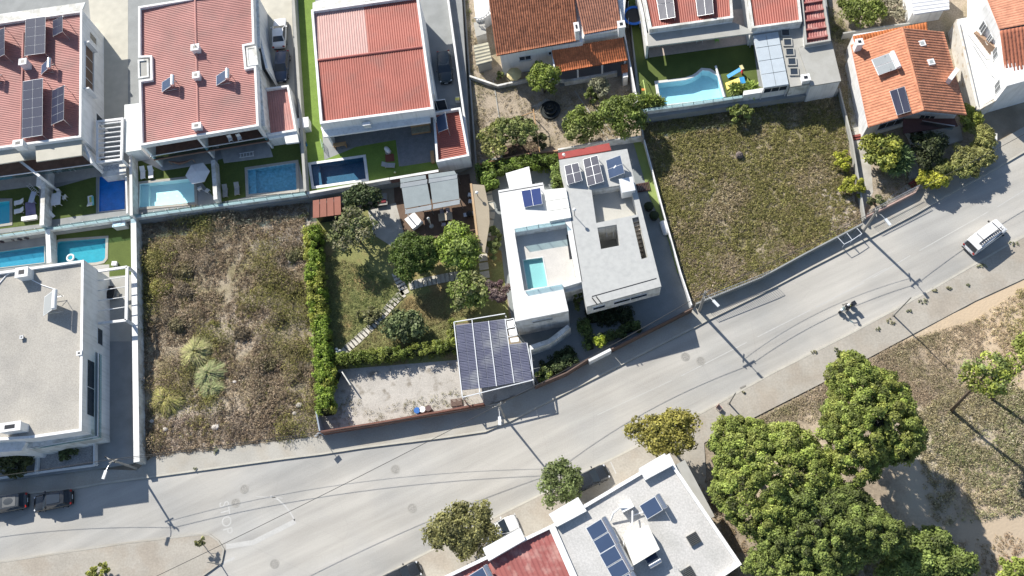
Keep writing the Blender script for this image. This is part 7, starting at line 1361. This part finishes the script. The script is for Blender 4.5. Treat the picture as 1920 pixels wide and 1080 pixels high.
chair(1318, 74, ZF, .5, 'pale chair on the shaded pinkish patio, left of the lime chair'); chair(1343, 78, ZF, .2, 'lime green chair on the shaded pinkish patio', mat('lime', (.25, .5, .12), .5)); table(1310, 77, ZF, .2, 'small pale table on the shaded pinkish patio', (1.0, .8), m_wp)
t = thing('pool_roller', W(1348, 165, ZF), 'white pool cover roller on the right rim of the freeform pool', 'roller'); a, b = W(1342, 124, ZF+.4), W(1358, 182, ZF+.4); mb = MB(); mb.tube([a, b], .14, 10); mb.out('tube', m_wp, t); mb = MB(); mb.tube([a-[0, 0, .4], a], .05, 6); mb.tube([b-[0, 0, .4], b], .05, 6); mb.out('stand', m_metal, t)
# awning garden
st(sheet('wood_deck', XY([(738, 346), (880, 326), (898, 455), (812, 470), (760, 440), (742, 420)], .06), .05, mat('dark_decking', (.13, .085, .06), .8, .15, 1.5, .12, fsc=10))); st(sheet('garden_paving', XY([(690, 395), (742, 380), (758, 440), (735, 462), (700, 440)], .06), .056, m_tilef))
table(837, 411, .05, A9, 'wooden dining table with round backed chairs in the awning garden', (1.7, 1.0), mat('pale_wood', (.45, .38, .29), .7, .1, 3))
for k, (x, y, r_, lb) in enumerate(((830, 402, -1.5, 'round backed chair above the wooden dining table, the left one'), (841, 400, -1.5, 'round backed chair above the wooden dining table, the right one'), (833, 424, 1.7, 'round backed chair below the wooden dining table, the left one'), (844, 423, 1.7, 'round backed chair below the wooden dining table, the right one'))): chair(x, y, .05, r_, lb, mat('lilac_grey', (.42, .38, .42), .6), 'dining chairs of the awning garden')
t = thing('double_lounger', W(777, 417, .05), 'square white double lounger with a blue shaded half, left of the dining table', 'day bed', None, rad(-50)); mb = MB(); mb.box((0, 0, .3), (1.9, 1.5, .25)); mb.out('mattress', m_wp, t, local=True); mb = MB(); mb.box((.8, 0, .6), (.6, 1.5, .12), 0, ('Y', -.8)); mb.out('backrest', m_wp, t, local=True); mb = MB(); mb.box((0, 0, .1), (1.7, 1.3, .16)); mb.out('frame', m_wood, t, local=True)
t = thing('closed_parasol', W(809, 424, .05), 'closed white parasol standing between double lounger and dining table', 'parasol'); mb = MB(); mb.tube([(0, 0, 0), (0, 0, .5), (0, 0, 2.3), (0, 0, 2.5)], [.2, .04, .17, .02], 8); mb.out('folded_canopy', m_cloth, t, local=True); mb = MB(); mb.cyl((0, 0, 0), .3, .07, 12); mb.out('base', m_conc, t, local=True)
t = thing('barbecue', W(882, 406, .05), 'black round lidded barbecue beside the tan roof slab', 'barbecue', None, .2); mb = MB(); mb.sphere((0, 0, .85), .42, 14, (1, 1, .7)); mb.out('lid', m_trim, t, smooth=True, local=True); mb = MB(); mb.box((0, 0, .75), (1.5, .5, .05)); mb.out('shelf', m_metal, t, local=True)
for x in (-.3, .3): mb = MB(); mb.box((x, 0, .36), (.06, .4, .7)); mb.out('leg', m_trim, t, local=True)
chair(882, 368, .05, 3.0, 'white chair by the tan roof slab at the right of the awning'); chair(883, 380, .05, 3.0, 'second white chair by the tan roof slab below the first')
t = thing('garden_bench', W(716, 377, .05), 'pale bench with a dark red cushion in the shade left of the awning', 'bench', None, rad(8)); mb = MB(); mb.box((0, 0, .4), (1.5, 1.6, .12)); mb.out('seat', m_wicker, t, local=True); mb = MB(); mb.box((0, -.3, .5), (1.2, .4, .12)); mb.out('cushion', mat('wine', (.15, .02, .03), .8), t, local=True)
for x in (-.6, .6): mb = MB(); mb.box((x, 0, .17), (.08, 1.4, .34)); mb.out('leg', m_wicker, t, local=True)
def globe(px, py, z, h, label):
    t = thing('globe_lamp', W(px, py, z+h)*np.array([1, 1, 0])+[0, 0, z], label, 'lamp', 'white globe lamps'); mb = MB(); mb.tube([(0, 0, 0), (0, 0, h-.15)], .04, 6); mb.out('post', m_trim, t, local=True); mb = MB(); mb.sphere((0, 0, h), .2, 12); mb.out('globe', mat('opal_globe', (.78, .77, .74), .3, .0, fine=0), t, smooth=True, local=True)
globe(894, 361, 2.8, 1.0, 'white globe lamp on the tan roof slab'); globe(828, 386, .05, 2.2, 'white globe lamp above the dining table'); globe(1057, 290, 2.9, .6, 'pinkish white globe lamp on the red painted roof edge of the villa'); globe(1077, 393, 5.3, 1.7, 'round topped post lamp on the villa roof with a long shadow')
for k, (x, y) in enumerate(((631, 655), (637, 658), (632, 661))): globe(x, y, .05, .9, ('small white globe in the cluster by the garden gate, the upper left one', 'small white globe in the cluster by the garden gate, the right one', 'small white globe in the cluster by the garden gate, the lowest one')[k])
# stepping stones
m_slab = mat('step_slab', (.50, .47, .41), .85, .1, 3); pth = [(742, 512), (750, 530), (759, 548), (748, 556), (735, 570), (722, 585), (708, 600), (694, 615), (680, 628), (667, 640), (655, 650), (645, 661)]
ORD = 'first second third fourth fifth sixth seventh eighth ninth tenth eleventh twelfth thirteenth fourteenth fifteenth sixteenth seventeenth eighteenth nineteenth twentieth twenty-first twenty-second twenty-third twenty-fourth twenty-fifth twenty-sixth'.split()
def stones(pl, n, wd, label0, ln=.62):
    xy = [np.array(p) for p in XY(pl, .05)]; seg = [np.linalg.norm(xy[i+1]-xy[i]) for i in range(len(xy)-1)]; cum = np.cumsum([0]+seg); L_ = cum[-1]
    for k in range(n):
        s = (k+.5)/n*L_; i = min(np.searchsorted(cum, s)-1, len(seg)-1); f = (s-cum[i])/seg[i]; p = lerp(xy[i], xy[i+1], f); rz = ang(xy[i], xy[i+1])
        mb = MB(); mb.box((0, 0, .03), (ln, wd, .06)); o = mesh('stepping_stone', mb.V, mb.F, m_slab, None, local=True); o.location = (p[0], p[1], .03); o.rotation_euler = (0, 0, rz+.04*math.sin(k*7)); tag(o, ORD[k]+' '+label0, 'stepping stone', label0)
stones(pth, 26, 1.0, 'pale slab of the diagonal garden path, counted from the round tree'); stones([(768, 536), (800, 528), (850, 518), (885, 514)], 14, 1.1, 'pale slab of the cross path, counted from the left')
stones([(912, 350), (920, 400), (905, 480), (912, 540)], 12, 1.1, 'grey slab of the path by the tan roof slab, counted from the top', .9)
# gravel yard
for k, (x, y, c_, lb) in enumerate(((784, 772, (.03, .13, .4), 'blue plastic drum by the rust brown street wall'), (794, 770, (.7, .68, .68), 'white plastic tub beside the blue drum'), (805, 768, (.12, .08, .075), 'dark brown tub right of the white tub'))):
    t = thing('plastic_tub', W(x, y, .05), lb, 'tub', 'tubs by the street wall'); mb = MB(); mb.cyl((0, 0, 0), .3, .7, 14, .34); mb.out('tub_wall', mat('tubc%d' % k, c_, .5, .03), t, local=True); mb = MB(); mb.cyl((0, 0, .7), .36, .05, 14); mb.out('lid', mat('tubc%d' % k, c_), t, local=True)
t = thing('pallet', W(856, 755, .05), 'dark brown pallet on the gravel beside the solar carport', 'pallet', None, A9); mb = MB()
for k in range(6): mb.box((0, -.35+.14*k, .22), (1.3, .1, .03))
mb.out('slats', mat('pallet_wood', (.17, .12, .10), .9, .1, 3), t, local=True); mb = MB()
for x in (-.55, 0, .55): mb.box((x, 0, .1), (.1, .8, .18))
mb.out('blocks', mat('pallet_wood', (0, 0, 0)), t, local=True)
# back garden
t = thing('parasol', W(962, 142, 0), 'pale yellow parasol beside the small round bush', 'parasol'); bpy.data.objects.remove(t)
parasol(966, 152, 0, 2.1, 1.0, .4, 'pale yellow octagonal parasol by the white garden edging', mat('pale_yellow', (.55, .46, .24), .8), 8)
t = thing('stone_fountain', W(1032, 208, 0), 'round black tiered fountain in the shade of the dug garden', 'fountain')
for i, (r, z0, h_) in enumerate(((1.3, 0, .35), (.85, .35, .35), (.45, .7, .4))):
    mb = MB(); n = 20; prism_mb(mb, [(r*math.cos(6.2832*k/n), r*math.sin(6.2832*k/n)) for k in range(n)], z0, z0+h_, holes=[[((r-.14)*math.cos(6.2832*k/n), (r-.14)*math.sin(6.2832*k/n)) for k in range(n)]]); mb.cyl((0, 0, z0), r-.15, h_*.7, n); mb.out('basin', mat('black_stone', (.03, .035, .035), .35), t, local=True)
mb = MB(); mb.sphere((0, 0, 1.2), .18, 10); mb.out('finial', mat('black_stone', (0, 0, 0)), t, local=True)
st(sheet('garden_paving', strip_xy(XY([(1000, 205), (1030, 188)], .03), .9), .035, m_tilef))
for k, pl in enumerate((((925, 150), (938, 235)), ((1078, 170), (1140, 262)), ((1092, 165), (1150, 255)))):
    t = wall(list(pl), 0, .12, .12, m_conc, ('thin dry border strip running down the dug garden on the left', 'thin pipe like border running down beside the citrus tree, the left of two', 'thin pipe like border running down beside the citrus tree, the right of two')[k], 'border', 'garden_border')
t = wall([(940, 278), (938, 305)], 0, .8, .15, m_white2, 'short white post wall at the left of the dark raised bed'); st(sheet('garden_bed', XY([(942, 275), (1008, 262), (1012, 285), (944, 300)], .04), .04, mat('dark_soil', (.10, .07, .05), .95, .2, 2)))
t = thing('vine_pergola', W(965, 255, 0), 'wooden beams of the pergola under the vine in the dug garden', 'pergola')
for a, b in (((915, 240), (1000, 210)), ((925, 275), (1010, 250)), ((1000, 205), (1012, 285))): p, q = W(*a, 2.2), W(*b, 2.2); mb = MB(); mb.tube([p, q], .06, 5); mb.out('beam', m_wood, t); mb = MB(); mb.tube([[p[0], p[1], 0], p], .06, 5); mb.out('post', m_wood, t)
# little things on the street side
t = thing('gas_meter_box', W(1245, 430, 0), 'white rounded tank lying in the drive right of the villa', 'tank', None, rad(-75)); mb = MB(); mb.tube([(-.9, 0, .4), (-.8, 0, .4), (.8, 0, .4), (.9, 0, .4)], [.2, .36, .36, .2], 14); mb.out('tank', m_wtank, t, smooth=True, local=True); mb = MB(); mb.box((-.5, 0, .1), (.1, .5, .2)); mb.box((.5, 0, .1), (.1, .5, .2)); mb.out('foot', m_metal, t, local=True); t.name = 'gas_tank'
for k, (x, y) in enumerate(((1212, 385), (1222, 402))): t = thing('dark_planter', W(x+4, y+6, 0), ('round black planter right of the villa stair slot, the upper one', 'round black planter right of the villa stair slot, the lower one')[k], 'planter', 'black planters in the villa drive'); mb = MB(); mb.cyl((0, 0, 0), .45, .6, 14, .55); mb.out('pot', m_trim, t, local=True); mb = MB(); mb.sphere((0, 0, .7), .6, 10, (1, 1, .6)); mb.out('plant', mat('dark_leaf', (.02, .03, .012), .8), t, local=True)
t = thing('striped_grate', W(1206, 352, 0), 'dark slatted timber grate in the drive beside the grass strip', 'grate', None, rad(10)); mb = MB()
for k in range(8): mb.box((-.7+.2*k, 0, .25), (.09, 1.1, .06))
mb.out('slats', mat('dark_timber', (.09, .05, .045), .8), t, local=True); mb = MB(); mb.box((0, -.5, .1), (1.6, .08, .2)); mb.box((0, .5, .1), (1.6, .08, .2)); mb.out('bearer', mat('dark_timber', (0, 0, 0)), t, local=True)
chair(1348, 766, .16, rad(-40), 'small chair with a pinkish seat standing on the pavement near the thin pole', mat('pinkish', (.5, .33, .28), .7), None)
t = thing('drain_grate', W(1394, 727, .0), 'square street drain grate at the kerb near the thin pole', 'drain', None, rad(28)); mb = MB(); mb.box((0, 0, .01), (.8, .4, .02)); mb.out('frame', m_iron, t, local=True); mb = MB()
for k in range(5): mb.box((-.28+.14*k, 0, .025), (.05, .32, .02))
mb.out('bar', m_trim, t, local=True)
t = thing('log', W(554, 712, .25), 'dark weathered log lying in the brown scrub lot', 'log', None, rad(55)); mb = MB(); mb.tube([(-.9, 0, .15), (0, .05, .2), (.9, 0, .16)], [.13, .15, .11], 8); mb.out('trunk', m_bark, t, smooth=True, local=True)
rk = mat('rubble', (.50, .46, .42), .9, .12, 3)
g = np.random.default_rng(12); nm_ = ['white flat slab lying in the straw at the bottom of the brown scrub lot', 'pale stone near the right edge of the brown scrub lot', 'pinkish stone below the log', 'white stone at the long white wall', 'small white stone at the top of the brown scrub lot', 'small white stone right of the pampas grass', 'grey stone in the shade line of the brown scrub lot', 'pale rubble stone near the separate pampas mound']
for k, (x, y, r) in enumerate(((405, 801, .5), (561, 760, .45), (553, 775, .3), (285, 790, .3), (385, 452, .2), (440, 716, .25), (545, 490, .4), (310, 805, .35))):
    t = thing('stone', W(x, y, .25), nm_[k], 'stone', 'loose stones in the brown scrub lot'); mb = MB(); mb.sphere((0, 0, r*.2), r, 7, (1, .75, .4)); mb.V = [tuple(np.array(v)*(1+.25*(g.random(3)-.5))) for v in mb.V]; mb.out('rock', rk, t, local=True)
t = thing('rubble_heap', W(1386, 293, .2), 'dark rock with a hole beside it in the middle of the green scrub lot', 'rock'); mb = MB(); mb.sphere((0, 0, .3), .5, 8, (1, .9, .8)); mb.V = [tuple(np.array(v)*(1+.3*(g.random(3)-.5))) for v in mb.V]; mb.out('rock', mat('dark_rock', (.16, .13, .12), .9, .2, 3), t, local=True); t.name = 'rock'
# rooms: garden mushrooms of bushes on the scrub lot
for k, (x, y, r, c_) in enumerate(((300, 490, 2.4, (.22, .21, .07)), (345, 505, 1.6, (.19, .16, .08)), (300, 540, 1.6, (.24, .23, .06)), (510, 520, 1.9, (.17, .14, .08)), (545, 540, 1.5, (.15, .12, .07)), (455, 625, 1.2, (.14, .11, .07)), (495, 680, 1.7, (.14, .12, .06)), (550, 655, 1.5, (.18, .15, .08)), (335, 610, 1.3, (.15, .13, .07)), (553, 478, 1.3, (.2, .19, .09)), (520, 598, 1.2, (.17, .14, .09)), (345, 545, 1.3, (.19, .15, .10)))):
    tree(x, y, .35, (r, r*.8, .7), ['wide golden bush in the upper left of the brown scrub lot', 'brownish bush right of the wide golden bush', 'yellow green bush below the wide golden bush by the wall', 'broad brown bush left of the tall hedge, upper part', 'dark brown bush right below the broad brown bush', 'small dark brown bush in the centre of the brown scrub lot', 'dark bush left of the log', 'brown bush against the tall hedge above the log', 'brown bush near the long white wall halfway down', 'olive bush in the top right corner of the brown scrub lot', 'small brown bush above the dark bush by the hedge', 'greyish brown bush under the golden bushes'][k], c_, name='dry_bush', cat='bush', group='dry bushes of the brown scrub lot', ncl=int(30*r), nlf=70, seed=200+k, leaf=.12, tr=.03, rc=.45, var=.15)
